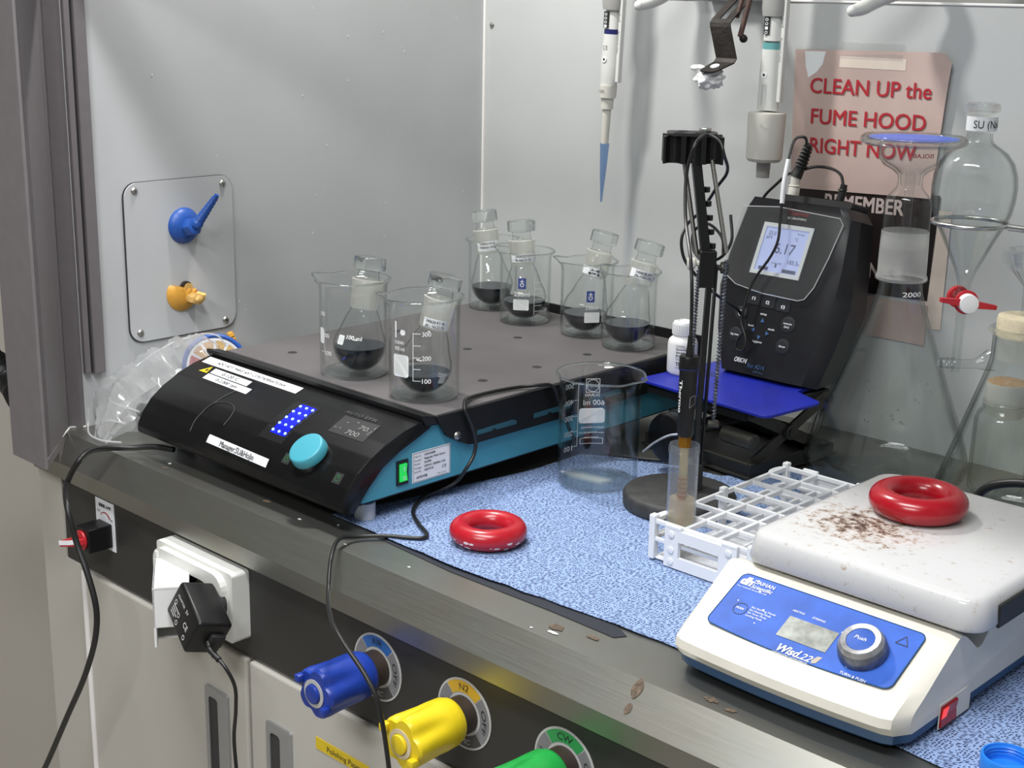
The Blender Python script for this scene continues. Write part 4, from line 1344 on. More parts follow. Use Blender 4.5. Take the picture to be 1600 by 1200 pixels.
def flask(loc, tilt_r, tilt_d, label, level, twist=0.0, tape=None, mark=None, rb=.0300):
    """100 ml round-bottom flask with ground stopper; tilt_r = lean to image right, tilt_d = lean away"""
    ax = Vector((.724 * tilt_r - .69 * tilt_d, .69 * tilt_r + .724 * tilt_d, 1)).normalized()
    rot = ax.to_track_quat('Z', 'Y').to_matrix().to_4x4()
    q = Vector((0, 0, 1)).rotation_difference(ax).to_matrix().to_4x4()
    cz = Vector((0, 0, rb))
    # root at the lowest point of the bulb
    t = thing('round_bottom_flask', label, 'flask', loc, group=None)
    Mx = Matrix.Translation(cz) @ q @ Matrix.Translation(-cz)
    b = B()
    pr = [(0, 0)]
    for k in range(1, 18):
        a = R(-90 + k * 7.2)
        pr.append((rb * math.cos(a), rb + rb * math.sin(a)))
    # shoulder sweeps up into the neck
    rl, zl = pr[-1]
    pr += [(rl * .80 + .0156 * .20 - .0002, zl + (.0695 - zl) * .24), (rl * .52 + .0156 * .48, zl + (.0695 - zl) * .55), (rl * .22 + .0156 * .78, zl + (.0695 - zl) * .84), (.0154, .0700), (.0151, .0725)]
    lathe(b, pr, 44, mat=Mx)
    finish('flask_body', b, M['glass_w'], t, local=True)
    b = B(); lathe(b, [(.0150, .0720), (.0160, .0735), (.0172, .1020), (.0180, .1035), (.0180, .1050), (.0165, .1058)], 40, mat=Mx)
    finish('ground_joint', b, M['frost'], t, local=True)
    b = B(); lathe(b, [(0, .0745), (.0135, .0750), (.0152, .1030), (.0125, .1070), (.0118, .1140), (.0130, .1165)], 32, mat=Mx)
    stp = finish('stopper', b, M['glass_w'], t, local=True)
    b = B()
    oc = lambda r: [(r * math.cos(R(22.5 + 45 * i)), r * math.sin(R(22.5 + 45 * i))) for i in range(8)]
    g = bmesh.new()
    prism(g, oc(.0190), 'z', .1165, .1310, bev=.0020, seg=2)
    merge(b, g, mat=Mx @ Matrix.Rotation(twist, 4, 'Z'))
    finish('stopper_head', b, M['glass_h'], stp, local=True, angle=25)
    # level surface of the liquid stays horizontal
    b = B()
    ri = rb - .0012
    pr = []
    zt = level
    for k in range(0, 17):
        a0 = -PI / 2; a1 = math.asin(max(-1, min(1, (zt - rb) / ri)))
        a = a0 + (a1 - a0) * k / 16
        pr.append((ri * math.cos(a) if k else 0, rb + ri * math.sin(a)))
    pr.append((0, pr[-1][1]))
    lathe(b, pr, 40)
    finish('dark_solution', b, M['liq'], t, local=True)
    if tape:
        z0, z1, a0, a1, txt = tape
        b = B()
        n = 16
        def tp_(a, z):
            r = .0164 + (z - .0735) / .0285 * .0012 + .0006
            return Mx @ Vector((r * math.cos(a), r * math.sin(a), z))
        g = [(b.verts.new(tp_(a0 + (a1 - a0) * i / n, z0)), b.verts.new(tp_(a0 + (a1 - a0) * i / n, z1))) for i in range(n + 1)]
        for i in range(n): b.faces.new((g[i][0], g[i + 1][0], g[i + 1][1], g[i][1]))
        lb = finish('paper_label', b, M['white_lab'], t, local=True)
        b = B()
        am_ = VIEW - .55
        for k, s in enumerate(txt):
            def tf(u, v, k=k):
                z = z1 - .0045 - k * .0048 + v
                a = am_ + .15 * k * 0 + u / .0175
                p = Vector((math.cos(a), math.sin(a), 0)) * .0009
                return tp_(a, z) + Mx.to_3x3() @ p
            text(b, s, tf, .0205, .0032, 0, 0, bold=.015)
        finish('lettering', b, M['ink'], lb, local=True, smooth=False)
    if mark:
        b = B()
        def sf(u, v):
            d = Vector((math.cos(mark[0] + u / rb) * math.cos(v / rb), math.sin(mark[0] + u / rb) * math.cos(v / rb), math.sin(v / rb)))
            return Mx @ (cz + d * (rb + .0003))
        if mark[1]:
            text(b, mark[1], sf, .0185, .0048, -.004, mark[2], bold=.01)
        frect(b, sf, mark[3], mark[3] + .0095, mark[2] - .008, mark[2] + .003, r=.0018)
        finish('printed_mark', b, M['white_ink'], t, local=True, smooth=False)
    return t


ZP = .1003
BK = 'beakers on the stirrer plate'
dur = [('r', -.0185, -.0179, .026, .078), ('t', '300', -.0085, .0745, .0095, .0050), ('t', '200', -.0085, .0485, .0095, .0050), ('t', '100', -.0085, .0235, .0095, .0050),
       ('r', -.0185, -.0100, .0770, .0776), ('r', -.0185, -.0100, .0640, .0646), ('r', -.0185, -.0100, .0510, .0516), ('r', -.0185, -.0100, .0385, .0391), ('r', -.0185, -.0100, .0258, .0264)]
# front right 400 ml beaker
t = beaker((.4325, -.5195, ZP), .0385, .110, 'beaker with white 300 200 100 scale nearest the cable on the grey plate', VIEW - 1.55, BK)
b = print_beaker(t, .0385, VIEW + .22, dur); finish('printed_scale', b, M['white_ink'], t, local=True, smooth=False)
b = print_beaker(t, .0385, VIEW - .60, [('r', -.0125, .0085, .0285, .0530, .003), ('t', '400 ml', -.0105, .0570, .014, .0045), ('t', 'DURAN', -.0105, .0640, .013, .0038), ('r', -.010, -.0075, .070, .088, .001), ('r', -.0020, .0045, .074, .080, .0025)])
finish('printed_mark', b, M['white_ink'], t, local=True, smooth=False)
flask((.4325, -.5195, ZP + .0036), .235, .06, 'tilted flask of dark liquid with paper label, in the beaker nearest the cable', .0235, .2, (.0745, .0845, VIEW - .75, VIEW + 1.0, ('240628 RT 4h', '#4.1 NiCl2 DI')), (VIEW + .75, 'DURAN', -.0035, -.001))
# front left 400 ml beaker
t = beaker((.3110, -.5165, ZP), .0385, .110, 'beaker at the left front of the grey plate above the warning labels', VIEW - 1.9, BK)
b = print_beaker(t, .0385, VIEW - 1.0, [('r', -.006, .0045, .040, .058, .003), ('t', '300', -.004, .072, .010, .005), ('t', '200', .003, .048, .010, .005), ('r', -.003, .004, .0305, .0311), ('t', '100', .006, .028, .010, .005)])
finish('printed_scale', b, M['white_ink'], t, local=True, smooth=False)
flask((.3155, -.5115, ZP + .0036), .125, .10, 'flask of dark liquid with 100 ml mark in the left front beaker', .0300, .5, None, (VIEW - .35, '100 ml', .0085, -.0165))
# back row 250 ml beakers
blue_mark = []
def badge(t, r, a0, z, m1=None):
    b = B(); f = cyl_fn((0, 0), r + .0003, a0, 0)
    frect(b, f, -.0052, .0052, z, z + .0145, nu=4)
    bd = finish('blue_badge', b, M['dial_blue'] if m1 is None else m1, t, local=True, smooth=False)
    b = B(); f2 = cyl_fn((0, 0), r + .0006, a0, 0)
    g = [(f2(.0028 * math.cos(a), z + .0060 + .0032 * math.sin(a)), f2(.0018 * math.cos(a), z + .0060 + .0022 * math.sin(a))) for a in [R(140 + i * 26) for i in range(11)]]
    for i in range(10): quad(b, [g[i][0], g[i + 1][0], g[i + 1][1], g[i][1]])
    frect(b, f2, -.0006, .0006, z + .006, z + .0125); frect(b, f2, -.0025, .0025, z + .0095, z + .0105)
    finish('badge_emblem', b, M['white_ink'], bd, local=True, smooth=False)


BD = pmat('badge_blue', (0.045, 0.075, 0.27), 0.5)
t = beaker((.2555, -.1735, ZP), .0340, .095, 'beaker with blue badge and 250 ml mark at the back left of the plate', VIEW - 2.0, BK)
b = print_beaker(t, .0340, VIEW, [('t', '250ml', -.0155, .0400, .021, .0062), ('r', -.0165, .0045, .0215, .0360, .0015)])
finish('printed_mark', b, M['white_ink'], t, local=True, smooth=False)
b = print_beaker(t, .0340, VIEW + .35, [('r', -.0005, 0, .016, .066), ('t', '100', .0150, .0335, .009, .0048), ('t', '50', .0150, .0185, .0065, .0048), ('r', 0, .0140, .0355, .0360), ('r', 0, .0140, .0200, .0205), ('r', 0, .0105, .0275, .0280), ('r', 0, .0105, .0430, .0435), ('r', 0, .0105, .0500, .0505), ('r', 0, .0105, .058, .0585)])
finish('printed_scale', b, M['white_ink'], t, local=True, smooth=False)
badge(t, .0340, VIEW - .14, .0500, BD)
flask((.2545, -.1740, ZP + .0036), -.065, .07, 'upright flask of black liquid with labelled joint in the blue-badged back left beaker', .0255, .3, (.0770, .0880, VIEW - 1.0, VIEW + 1.4, ('240628 RT', 'PL NiCl2 DI')), rb=.0290)
t = beaker((.1640, -.1425, ZP), .0340, .095, 'plain beaker farthest back by the corner of the walls', VIEW - 2.6, BK)
flask((.1632, -.1432, ZP + .0036), -.13, .05, 'flask of dark liquid leaning left in the beaker by the wall corner', .0265, .1, (.0765, .0900, VIEW - .9, VIEW + 1.2, ('240628 RT 4h', 'Aldrich NiCl')), rb=.0290)
t = beaker((.3575, -.1660, ZP), .0340, .095, 'beaker with blue badge partly hidden by another beaker, back middle of the plate', VIEW - 1.9, BK)
b = print_beaker(t, .0340, VIEW, [('t', '250ml', -.0035, .0385, .016, .0050), ('r', -.0045, .0155, .0215, .0350, .0015)])
finish('printed_mark', b, M['white_ink'], t, local=True, smooth=False)
badge(t, .0340, VIEW + .08, .0480, BD)
flask((.3562, -.1670, ZP + .0036), .235, .04, 'flask of black liquid leaning right in the blue-badged beaker at the back middle', .0245, .6, (.0745, .0850, VIEW - 1.3, VIEW + .4, ('240', 'PL')), rb=.0290)
t = beaker((.4380, -.1790, ZP), .0340, .095, 'plain beaker at the back right of the plate beside the white bottle', VIEW - 2.3, BK)
flask((.4366, -.1800, ZP + .0036), .265, .05, 'flask of dark liquid leaning right beside the white bottle', .0265, .9, (.0850, .0960, VIEW - 1.0, VIEW + 1.3, ('240628 RT', 'PL NiCl2')), rb=.0290)

# ================================================================== printed wipe on the bench
def flat_sheet(name, poly, m, z0, dz, cuts=5, amp=.0004, th=.0004):
    b = B()
    f = b.faces.new([b.verts.new((x, y, z0)) for x, y in poly])
    bmesh.ops.triangulate(b, faces=[f])
    for _ in range(cuts):
        es = [e for e in b.edges if e.calc_length() > .03]
        if not es: break
        bmesh.ops.subdivide_edges(b, edges=es, cuts=1)
        bmesh.ops.triangulate(b, faces=b.faces)
    for v in b.verts:
        v.co.z += dz(v.co.x, v.co.y)
    r = bmesh.ops.extrude_face_region(b, geom=b.faces[:])
    for e in r['geom']:
        if isinstance(e, bmesh.types.BMVert): e.co.z -= th
    return finish(name, b, m)


def wob(x0, y0, x1, y1, n, a, sd):
    return [(x0 + (x1 - x0) * i / n + a * noise.noise(Vector((i * .7, sd, 0))), y0 + (y1 - y0) * i / n + a * noise.noise(Vector((i * .9, sd, 5)))) for i in range(n)]


fr_ = wob(.446, -.6600, .634, -.6655, 8, .0016, 1) + wob(.634, -.6655, .80, -.652, 8, .0022, 2) + wob(.80, -.652, .93, -.647, 6, .002, 3) + wob(.93, -.647, 1.127, -.665, 8, .002, 4) + wob(1.127, -.665, 1.62, -.660, 10, .002, 5)
bk_ = wob(1.62, -.195, .70, -.185, 14, .003, 6) + wob(.70, -.185, .648, -.262, 4, .002, 7) + wob(.648, -.262, .540, -.278, 5, .003, 8) + wob(.540, -.278, .488, -.322, 4, .003, 9) + wob(.488, -.322, .487, -.41, 4, .002, 10) + wob(.487, -.41, .446, -.660, 7, .002, 11)
w_ = flat_sheet('printed_wipe', fr_ + bk_, M['towel'], .0010, lambda x, y: .0006 * (noise.noise(Vector((x * 25, y * 25, 0))) + 1) + (.0012 * max(0, (-.640 - y) / .02) if y < -.640 and x < .9 else 0), 6)
tag(w_, 'large light blue wipe printed with dark dashes and dots spread on the bench', 'wipe')
o = flat_sheet('dark_edge_strip', [(.520, -.6655), (.634, -.6725), (.76, -.6690), (.832, -.6700), (.838, -.6600), (.80, -.640), (.55, -.645)], M['strip_dark'], .0007, lambda x, y: 0, 3, th=.0003)  # dark strip showing along the wipe's front edge
tag(o, 'dark thin strip along the front edge of the blue wipe', 'sheet')
o = flat_sheet('paper_slip', [(0.513, -0.386), (0.537, -0.376), (0.579, -0.369), (0.575, -0.389), (0.537, -0.395)], M['white_lab'], .0031, lambda x, y: 0, 2, th=.0002)
tag(o, 'narrow white paper slip lying under the empty 600 ml beaker', 'paper')

# ------------------------------------------------------------------ 600 ml beaker
t = beaker((.568, -.384, .0034), .0445, .1235, 'large empty 600 ml beaker with mirrored white scale on the blue wipe', VIEW + .95, None)
b = print_beaker(t, .0443, VIEW + PI + .50, [('r', .0, .0006, .0285, .1015), ('r', .0006, .0080, .1010, .1016), ('r', .0006, .0080, .0820, .0826), ('r', .0006, .0080, .0635, .0641), ('r', .0006, .0080, .0455, .0461), ('r', .0006, .0080, .0280, .0286),
                                             ('t', '500', .0070, .0970, .0135, .0062), ('t', '400', .0070, .0780, .0135, .0062), ('t', '300', .0070, .0595, .0135, .0062), ('t', '200', .0070, .0415, .0135, .0062), ('t', '100', .0070, .0240, .0135, .0062)])
finish('printed_scale', b, M['white_ink'], t, local=True, smooth=False)
b = print_beaker(t, .0443, VIEW + PI + .10, [('r', -.0135, .0170, .0545, .0720, .0035), ('t', '600 ml', -.0125, .0755, .024, .0062), ('t', 'DURAN', -.0070, .0855, .0165, .0035), ('t', 'Made in Germany', -.0125, .0485, .026, .0022), ('t', 'www.duran-group.com', -.0130, .0425, .029, .0020), ('t', 'Retrace Code', -.0065, .0365, .016, .0022),
                                              ('r', -.0125, .0145, .0300, .0306), ('r', -.0125, .0145, .0365, .0370), ('r', -.0125, -.0119, .0300, .0370), ('r', .0139, .0145, .0300, .0370),
                                              ('r', -.0070, .0090, .0900, .0907), ('r', -.0070, .0090, .1055, .1062), ('r', -.0070, -.0064, .0900, .1060), ('r', .0084, .0090, .0900, .1060), ('t', 'SCHOTT', -.0055, .0965, .013, .0030)])
f = cyl_fn((0, 0), .0446, VIEW + PI + .10, 0)
g = [(f(.0010 + .0072 * math.cos(a), .0980 + .0072 * math.sin(a)), f(.0010 + .0066 * math.cos(a), .0980 + .0066 * math.sin(a))) for a in [2 * PI * i / 24 for i in range(25)]]
for i in range(24): quad(b, [g[i][0], g[i + 1][0], g[i + 1][1], g[i][1]])
finish('printed_mark', b, M['white_ink'], t, local=True, smooth=False)

# ------------------------------------------------------------------ red weight rings
def ring_weight(c, Rr, r, m, label, chips=0):
    b = B(); torus(b, (c[0], c[1], c[2] + r), Rr, r, 72, 28)
    o = finish('weight_ring', b, m)
    tag(o, label, 'ring')
    random.seed(5)
    for i in range(chips):
        a = VIEW + random.uniform(-1.0, 1.0); ph = random.uniform(-.9, -.1) if i else -.5
        n = 9; ring = []
        b = B()
        s = random.uniform(.0006, .0016)
        for k in range(n):
            q = 2 * PI * k / n; w = s * (1 + .5 * noise.noise(Vector((q, i, 0))))
            aa = a + w * 1.6 * math.cos(q) / Rr; pp = ph + w * math.sin(q) / r
            ring.append(b.verts.new((c[0] + (Rr + (r + .0002) * math.cos(pp)) * math.cos(aa), c[1] + (Rr + (r + .0002) * math.cos(pp)) * math.sin(aa), c[2] + r + (r + .0002) * math.sin(pp))))
        b.faces.new(ring)
        finish('scuff', b, M['chip'], o, smooth=False)
    return o


ring_weight((.6076, -.5950, .0028), .0278, .0107, M['red_chip'], 'scuffed red ring weight lying on the blue wipe', 12)

# ------------------------------------------------------------------ electrode stand
es = thing('electrode_stand', 'black electrode holder stand with round base and jointed arm', 'stand', (.6755, -.376, .0032))
b = B(); lathe(b, [(0, 0), (.0582, 0), (.0597, .0012), (.0600, .012), (.0582, .0152), (.0552, .0165), (0, .0172)], 64, (.6755, -.376, .0032))
finish('round_base', b, M['base_grey'], es)
random.seed(9)
lean = Vector((.008, .0, .20)).normalized()
p0 = Vector((.681, -.360, .019)); p1 = Vector((.687, -.360, .262))
def bar(bm, a, c, w, d, bev=.0008, twist=0.0):
    a = Vector(a); c = Vector(c); L = (c - a).length
    z = (c - a).normalized(); x = Vector((.724, .69, 0)); x = (x - z * x.dot(z)).normalized(); y = z.cross(x)
    m = Matrix((x, y, z)).transposed().to_4x4(); m.translation = a
    box(bm, -w / 2, w / 2, -d / 2, d / 2, 0, L, bev, mat=m)
    return m
b = B(); bar(b, p0, p1, .0055, .012); m_ = bar(b, p0 + Vector((.0045, .0045, 0)), p1 + Vector((.0045, .0045, 0)), .0020, .015); 
finish('lower_arm', b, M['black'], es, smooth=False)
b = B(); bar(b, p0 + Vector((-.001, -.001, -.002)), p0 + Vector((-.001, -.001, .03)), .020, .020, .002)
finish('arm_socket', b, M['black_matt'], es, smooth=False)
def spring(a, c, r, turns, wire):
    a = Vector(a); c = Vector(c); z = (c - a).normalized(); x = z.orthogonal().normalized(); y = z.cross(x)
    n = turns * 8
    return [a + (c - a) * (i / n) + (x * math.cos(2 * PI * i / 8) + y * math.sin(2 * PI * i / 8)) * r for i in range(n + 1)]
for a, c in (((.671, -.362, .105), (.674, -.362, .255)), ((.699, -.356, .095), (.7035, -.356, .268))):
    b = B(); tube(b, spring(a, c, .0018, 46, .0006), .0008, 5); cyl(b, a, c, .0011, seg=8)
    finish('tension_spring', b, M['knob_dark'], es)
for c in ((.671, -.362, .102), (.699, -.356, .094)):
    b = B(); cyl(b, Vector(c) + Vector((-.004, -.004, 0)), Vector(c) + Vector((.004, .004, 0)), .0042, seg=12, bev=.0006)
    finish('spring_anchor', b, M['jack_met'], es)
u0 = Vector((.683, -.360, .258)); u1 = Vector((.662, -.360, .366))
b = B(); bar(b, u0, u1, .0095, .013, .001)
for k in range(5):
    q = u0 + (u1 - u0) * (.20 + k * .13); n_ = Vector((.724, .69, 0))
    box(b, -.0035, .0035, -.003, .003, -.0028, .0028, .0006, mat=Matrix.Translation(q + n_ * .0068))
finish('upper_arm', b, M['black'], es, smooth=False)
b = B(); box(b, -.0085, .0085, -.009, .009, -.020, .018, .0015, mat=Matrix.Translation((.683, -.360, .258)) @ Matrix.Rotation(R(43), 4, 'Z'))
finish('elbow_block', b, M['black'], es, smooth=False)
for a, c in (((.6505, -.364, .362), (.6725, -.364, .270)), ((.6790, -.356, .366), (.7030, -.356, .275))):
    b = B(); cyl(b, a, c, .0024, seg=10)
    finish('steel_link', b, M['screw'], es)
n_ = Vector((.724, .69, 0))
for s, r in ((-1, .0060), (1, .0060)):
    q = Vector((.684, -.360, .262 if s < 0 else .258))
    b = B(); cyl(b, q + n_ * (.006 * s), q + n_ * (.013 * s), .0030, seg=12); cyl(b, q + n_ * (.013 * s), q + n_ * (.021 * s), r, seg=18, bev=.001)
    finish('thumb_screw', b, M['cork_side'] if s < 0 else M['jack_met'], es)
# clip head: plate with open clips round its edge
hc = Vector((.6570, -.360, .0))
hm = Matrix.Translation((.6570, -.360, .362)) @ Matrix.Rotation(R(40), 4, 'Z')
def notch_poly(W, D):
    pts = []
    def side(x0, y0, x1, y1, k):
        d = Vector((x1 - x0, y1 - y0)); L = d.length; d /= L; nn = Vector((-d.y, d.x))
        out = [(x0, y0)]
        for i in range(k):
            c = L * (i + .5) / k; r = min(.0075, L / k * .40)
            out.append((x0 + d.x * (c - r), y0 + d.y * (c - r)))
            for q in range(1, 8):
                a = PI * q / 8
                w = Vector((x0, y0)) + d * (c - r * math.cos(a)) + nn * (r * 1.25 * math.sin(a))
                out.append((w.x, w.y))
            out.append((x0 + d.x * (c + r), y0 + d.y * (c + r)))
        return out
    pts += side(-W, -D, W, -D, 3); pts += side(W, -D, W, D, 1); pts += side(W, D, -W, D, 3); pts += side(-W, D, -W, -D, 1)
    return pts
b = B(); prism(b, notch_poly(.0300, .0190), 'z', 0.0, .0270, mat=hm)
finish('clip_head', b, M['black'], es, smooth=False)
b = B()
prism(b, rrect(-.026, .024, -.0165, .0165, .006), 'z', .0272, .0302, bev=.0008, mat=hm)
hd = finish('clip_plate', b, M['black_matt'], es, smooth=False)
for (x, y) in ((-.014, -.008), (.006, -.009), (-.010, .008)):
    b = B(); lathe(b, [(.0058, .0306), (.0046, .0306), (.0046, .0303), (0, .0303)], 20, (x, y, 0), mat=hm)
    finish('clip_hole', b, M['black'], hd)
b = B(); cyl(b, hm @ Vector((.012, .004, .0302)), hm @ Vector((.012, .004, .0345)), .0062, seg=8, bev=.0008)
finish('bolt', b, M['chrome'], es)

# ------------------------------------------------------------------ pH electrode and its cable
tx, ty = .764, -.492
et = thing('ph_electrode', 'black pH electrode hanging upright into the plastic tube', 'electrode', (tx, ty, .06))
b = B(); lathe(b, [(0, .1255), (.0070, .1255), (.0078, .128), (.0079, .150), (.0085, .158), (.0085, .188), (.0092, .190), (.0092, .2015), (.0085, .2030), (0, .2032)], 32, (tx, ty, 0))
finish('grip', b, M['black'], et)
b = B(); lathe(b, [(.0094, .1905), (.0094, .1918)], 32, (tx, ty, 0))
finish('blue_line', b, M['navy'], et)
b = B(); lathe(b, [(0, .1150), (.0062, .1150), (.0062, .1258), (0, .1258)], 24, (tx, ty, 0))
finish('amber_collar', b, M['amber'], et)
b = B(); lathe(b, [(0, .020), (.0034, .022), (.0042, .028), (.0042, .115)], 24, (tx, ty, 0))
finish('glass_shaft', b, M['shaft'], et)
for k in range(9):
    b = B(); torus(b, (tx, ty, .048 + k * .0044), .0046 + (.0008 if k < 4 else 0), .0007, 20, 6)
    finish('shaft_rib', b, M['amber'], et)
b = B(); cyl(b, (tx, ty, .024), (tx, ty, .066), .0018, seg=10)
finish('inner_rod', b, M['orange_in'], et)
b = B(); lathe(b, [(0, .2030), (.0038, .2030), (.0028, .212), (.0022, .222), (0, .222)], 16, (tx, ty, 0))
finish('cable_boot', b, M['rubber'], et)
b = B(); f = cyl_fn((tx, ty), .0089, VIEW - .95, 0)
def vt(u, v): return f(-v, .1805 - u) if False else f(v, .1805 - u)
text(b, 'Thermo', vt, .031, .0040, 0, -.002, bold=.03)
finish('lettering', b, M['white_ink'], et, smooth=False)
b = B(); f = cyl_fn((tx, ty), .0090, VIEW + .15, 0)
g = [(0, .155), (.0055, .158), (.0060, .1665), (.0005, .1650)]
for k in range(4):
    a_ = Vector(g[k]); c_ = Vector(g[(k + 1) % 4]); d = (c_ - a_).normalized(); n2 = Vector((-d.y, d.x)) * .0003
    quad(b, [f(*(a_ - n2)), f(*(c_ - n2)), f(*(c_ + n2)), f(*(a_ + n2))])
finish('sticker_outline', b, M['grey_ink'], et, smooth=False)
b = B(); tube(b, [(tx - .005, ty - .003, .1262), (tx - .014, ty - .008, .1235), (tx - .025, ty - .016, .1150), (tx - .032, ty - .022, .1065)], .0012, 8, smooth=5)
finish('fill_hole_strap', b, M['knob_dark'], et)
Dc = [(tx, ty, .215), (tx - .002, ty + .003, .233), (.756, -.485, .281), (.712, -.44, .324), (.704, -.43, .364), (.712, -.43, .389), (.704, -.40, .3955), (.719, -.40, .390), (.724, -.40, .379), (.6895, -.345, .352), (.676, -.340, .338), (.648, -.328, .308), (.632, -.328, .293), (.634, -.340, .278), (.639, -.340, .258), (.651, -.336, .243), (.66, -.32, .226), (0.6056, -0.2048, 0.1854), (0.5797, -0.1426, 0.1595), (0.59, -0.1457, 0.1451), (0.5818, -0.1499, 0.1295), (0.5823, -0.152, 0.1192), (0.5921, -0.153, 0.1186), (0.5937, -0.1499, 0.1316), (0.5828, -0.1457, 0.1523), (0.5828, -0.1416, 0.1689), (0.588, -0.1344, 0.1989), (0.6056, -0.1261, 0.232), (0.6108, -0.1219, 0.2507), (0.6076, -0.1157, 0.2755), (0.6035, -0.1064, 0.3159), (0.6014, -0.0971, 0.3418), (0.6004, -0.0826, 0.3656), (0.6087, -0.0764, 0.3666), (0.6097, -0.0722, 0.3542)]
b = B(); tube(b, Dc, .0017, 8, smooth=5)
finish('electrode_cable', b, M['rubber'], et)
b = B(); tube(b, spline([(0.6061, -0.1116, 0.2921), (0.6035, -0.1064, 0.3159), (0.6014, -0.0971, 0.3418)], 6), .0028, 10)
finish('white_cable_tag', b, M['white_lab'], et)
o = B(); tube(o, [(.688, -.340, .269), (.684, -.338, .286), (.664, -.337, .298), (.648, -.338, .288), (.650, -.340, .270), (.668, -.345, .2605), (.690, -.346, .268), (.697, -.340, .284), (.690, -.334, .31)], .0016, 8, smooth=6)
finish('cable_loop', o, M['rubber'], et)

# ------------------------------------------------------------------ plastic tube in the rack
t = thing('centrifuge_tube', 'translucent plastic tube with cloudy liquid standing in the white rack', 'tube', (tx, ty, .006))
b = B(); lathe(b, [(0, .0065), (.006, .0068), (.0135, .020), (.0140, .030), (.0142, .1085), (.0150, .1095), (.0150, .1108), (.0143, .1118), (.0150, .1130), (.0150, .1142), (.0143, .1155), (.0140, .1172), (.0132, .1172), (.0132, .112), (.0130, .030), (.0125, .021), (0, .0085)], 40, (tx, ty, 0))
finish('tube_wall', b, M['tubepl'], t)
b = B(); lathe(b, [(0, .0095), (.0118, .0215), (.0124, .030), (.0124, .0630), (.0100, .0620), (0, .0618)], 32, (tx, ty, 0))
finish('cloudy_liquid', b, M['milky'], t)
b = B(); f = cyl_fn((tx, ty), .0146, VIEW + 1.25, 0)
for k in range(8): frect(b, f, -.002, .0012, .034 + k * .008, .0345 + k * .008)
for k, s in enumerate(('10', '20', '30', '40')): text(b, s, f, .0035, .0026, -.006, .040 + k * .016)
finish('graduations', b, M['grey_ink'], t, smooth=False)

# ------------------------------------------------------------------ white test tube rack
rx0, rx1, ry0, ry1 = .7480, .8600, -.5120, -.2860
t = thing('tube_rack', 'white plastic tube rack with open square cells behind the hotplate', 'rack', ((rx0 + rx1) / 2, -.4, .0028))
def grid(z, th, name):
    b = B()
    nx, ny = 3, 7
    px = (rx1 - rx0) / nx; py = (ry1 - ry0) / ny
    for i in range(nx + 1):
        x = rx0 + px * i
        box(b, x - .0020, x + .0020, ry0, ry1, z, z + th, .0010)
    for j in range(ny + 1):
        y = ry0 + py * j
        box(b, rx0, rx1, y - .0017, y + .0017, z, z + th * .96, .0010)
    for j in range(ny):   # rounded bulge on both long sides
        for sx, x in ((-1, rx0), (1, rx1)):
            yc = ry0 + py * (j + .5)
            if j in (0, ny - 1):
                tube(b, [(x, yc - py * .42, z + th / 2), (x + sx * .0045, yc - py * .25, z + th / 2), (x + sx * .0045, yc + py * .25, z + th / 2), (x, yc + py * .42, z + th / 2)], th * .42, 8, smooth=4)
    finish(name, b, M['rack'], t, smooth=False)
grid(.0390, .0052, 'top_grid')
grid(.0215, .0045, 'middle_grid')
b = B(); box(b, rx0, rx1, ry0, ry1, .0032, .0052, .0006)
for j in range(0, 40): box(b, rx0 + .004, rx1 - .004, ry0 + .004 + j * .0055, ry0 + .0062 + j * .0055, .0052, .0058)
finish('floor_grid', b, M['rack'], t, smooth=False)
for y0, y1, nm in ((-.5185, -.5142, 'end_plate'), (-.2838, -.2795, 'end_plate')):
    b = B()
    x0, x1 = rx0 + .018, rx1 - .012
    frame(b, [(x0, .0030), (x1, .0030), (x1, .0410), (x0, .0410)], [(x0 + .016, .0140), (x1 - .020, .0140), (x1 - .020, .0300), (x0 + .016, .0300)], 'y', y0, y1)
    for xx in (x0, x1 - .018): box(b, xx, xx + .018, y0, y1, .0408, .0450, .0012)
    finish(nm, b, M['rack'], t, smooth=False)
    for xx in (x0 + .008, x1 - .009):
        for zz in (.036, .0205, .009):
            b = B(); cyl(b, (xx, y0, zz), (xx, y0 - .0012, zz), .0036, seg=16, bev=.0005)
            finish('rivet', b, M['rack'], t)
for (x, y) in ((rx0, ry0), (rx0, ry1), (rx1, ry0), (rx1, ry1), (rx0, -.40), (rx1, -.40)):
    b = B(); box(b, x - .0035, x + .0035, y - .004, y + .004, .0032, .0480, .0014)
    finish('side_post', b, M['rack'], t, smooth=False)

# ------------------------------------------------------------------ lab jack
lj = thing('lab_jack', 'lab jack with bright blue top plate under the pH meter', 'jack', (.610, -.17, .003))
jm = Matrix.Translation((0.705, -0.2658, 0)) @ Matrix.Rotation(R(-6), 4, 'Z')     # origin front right corner, -x left, +y back
b = B(); prism(b, [(-.010, 0), (-.003, .003), (0, .010), (0, .090), (-.003, .096), (-.046, .1085), (-.052, .165), (-.060, .175), (-.188, .175), (-.195, .172), (-.198, .165), (-.198, .010), (-.195, .003), (-.188, 0)], 'z', .0812, .0848, bev=.0008, mat=jm)
finish('top_plate', b, M['jack_blue'], lj, smooth=False)
b = B(); frame(b, [(-.190, .010), (-.038, .010), (-.038, .160), (-.190, .160)], [(-.187, .013), (-.041, .013), (-.041, .157), (-.187, .157)], 'z', .0680, .0812, mat=jm)
finish('top_frame', b, M['jack_blk'], lj, smooth=False)
b = B(); box(b, -.192, -.024, .005, .165, .0030, .0060, .001, mat=jm); frame(b, [(-.190, .010), (-.026, .010), (-.026, .160), (-.190, .160)], [(-.187, .013), (-.029, .013), (-.029, .157), (-.187, .157)], 'z', .0060, .0180, mat=jm)
finish('base_plate', b, M['jack_blk'], lj, smooth=False)
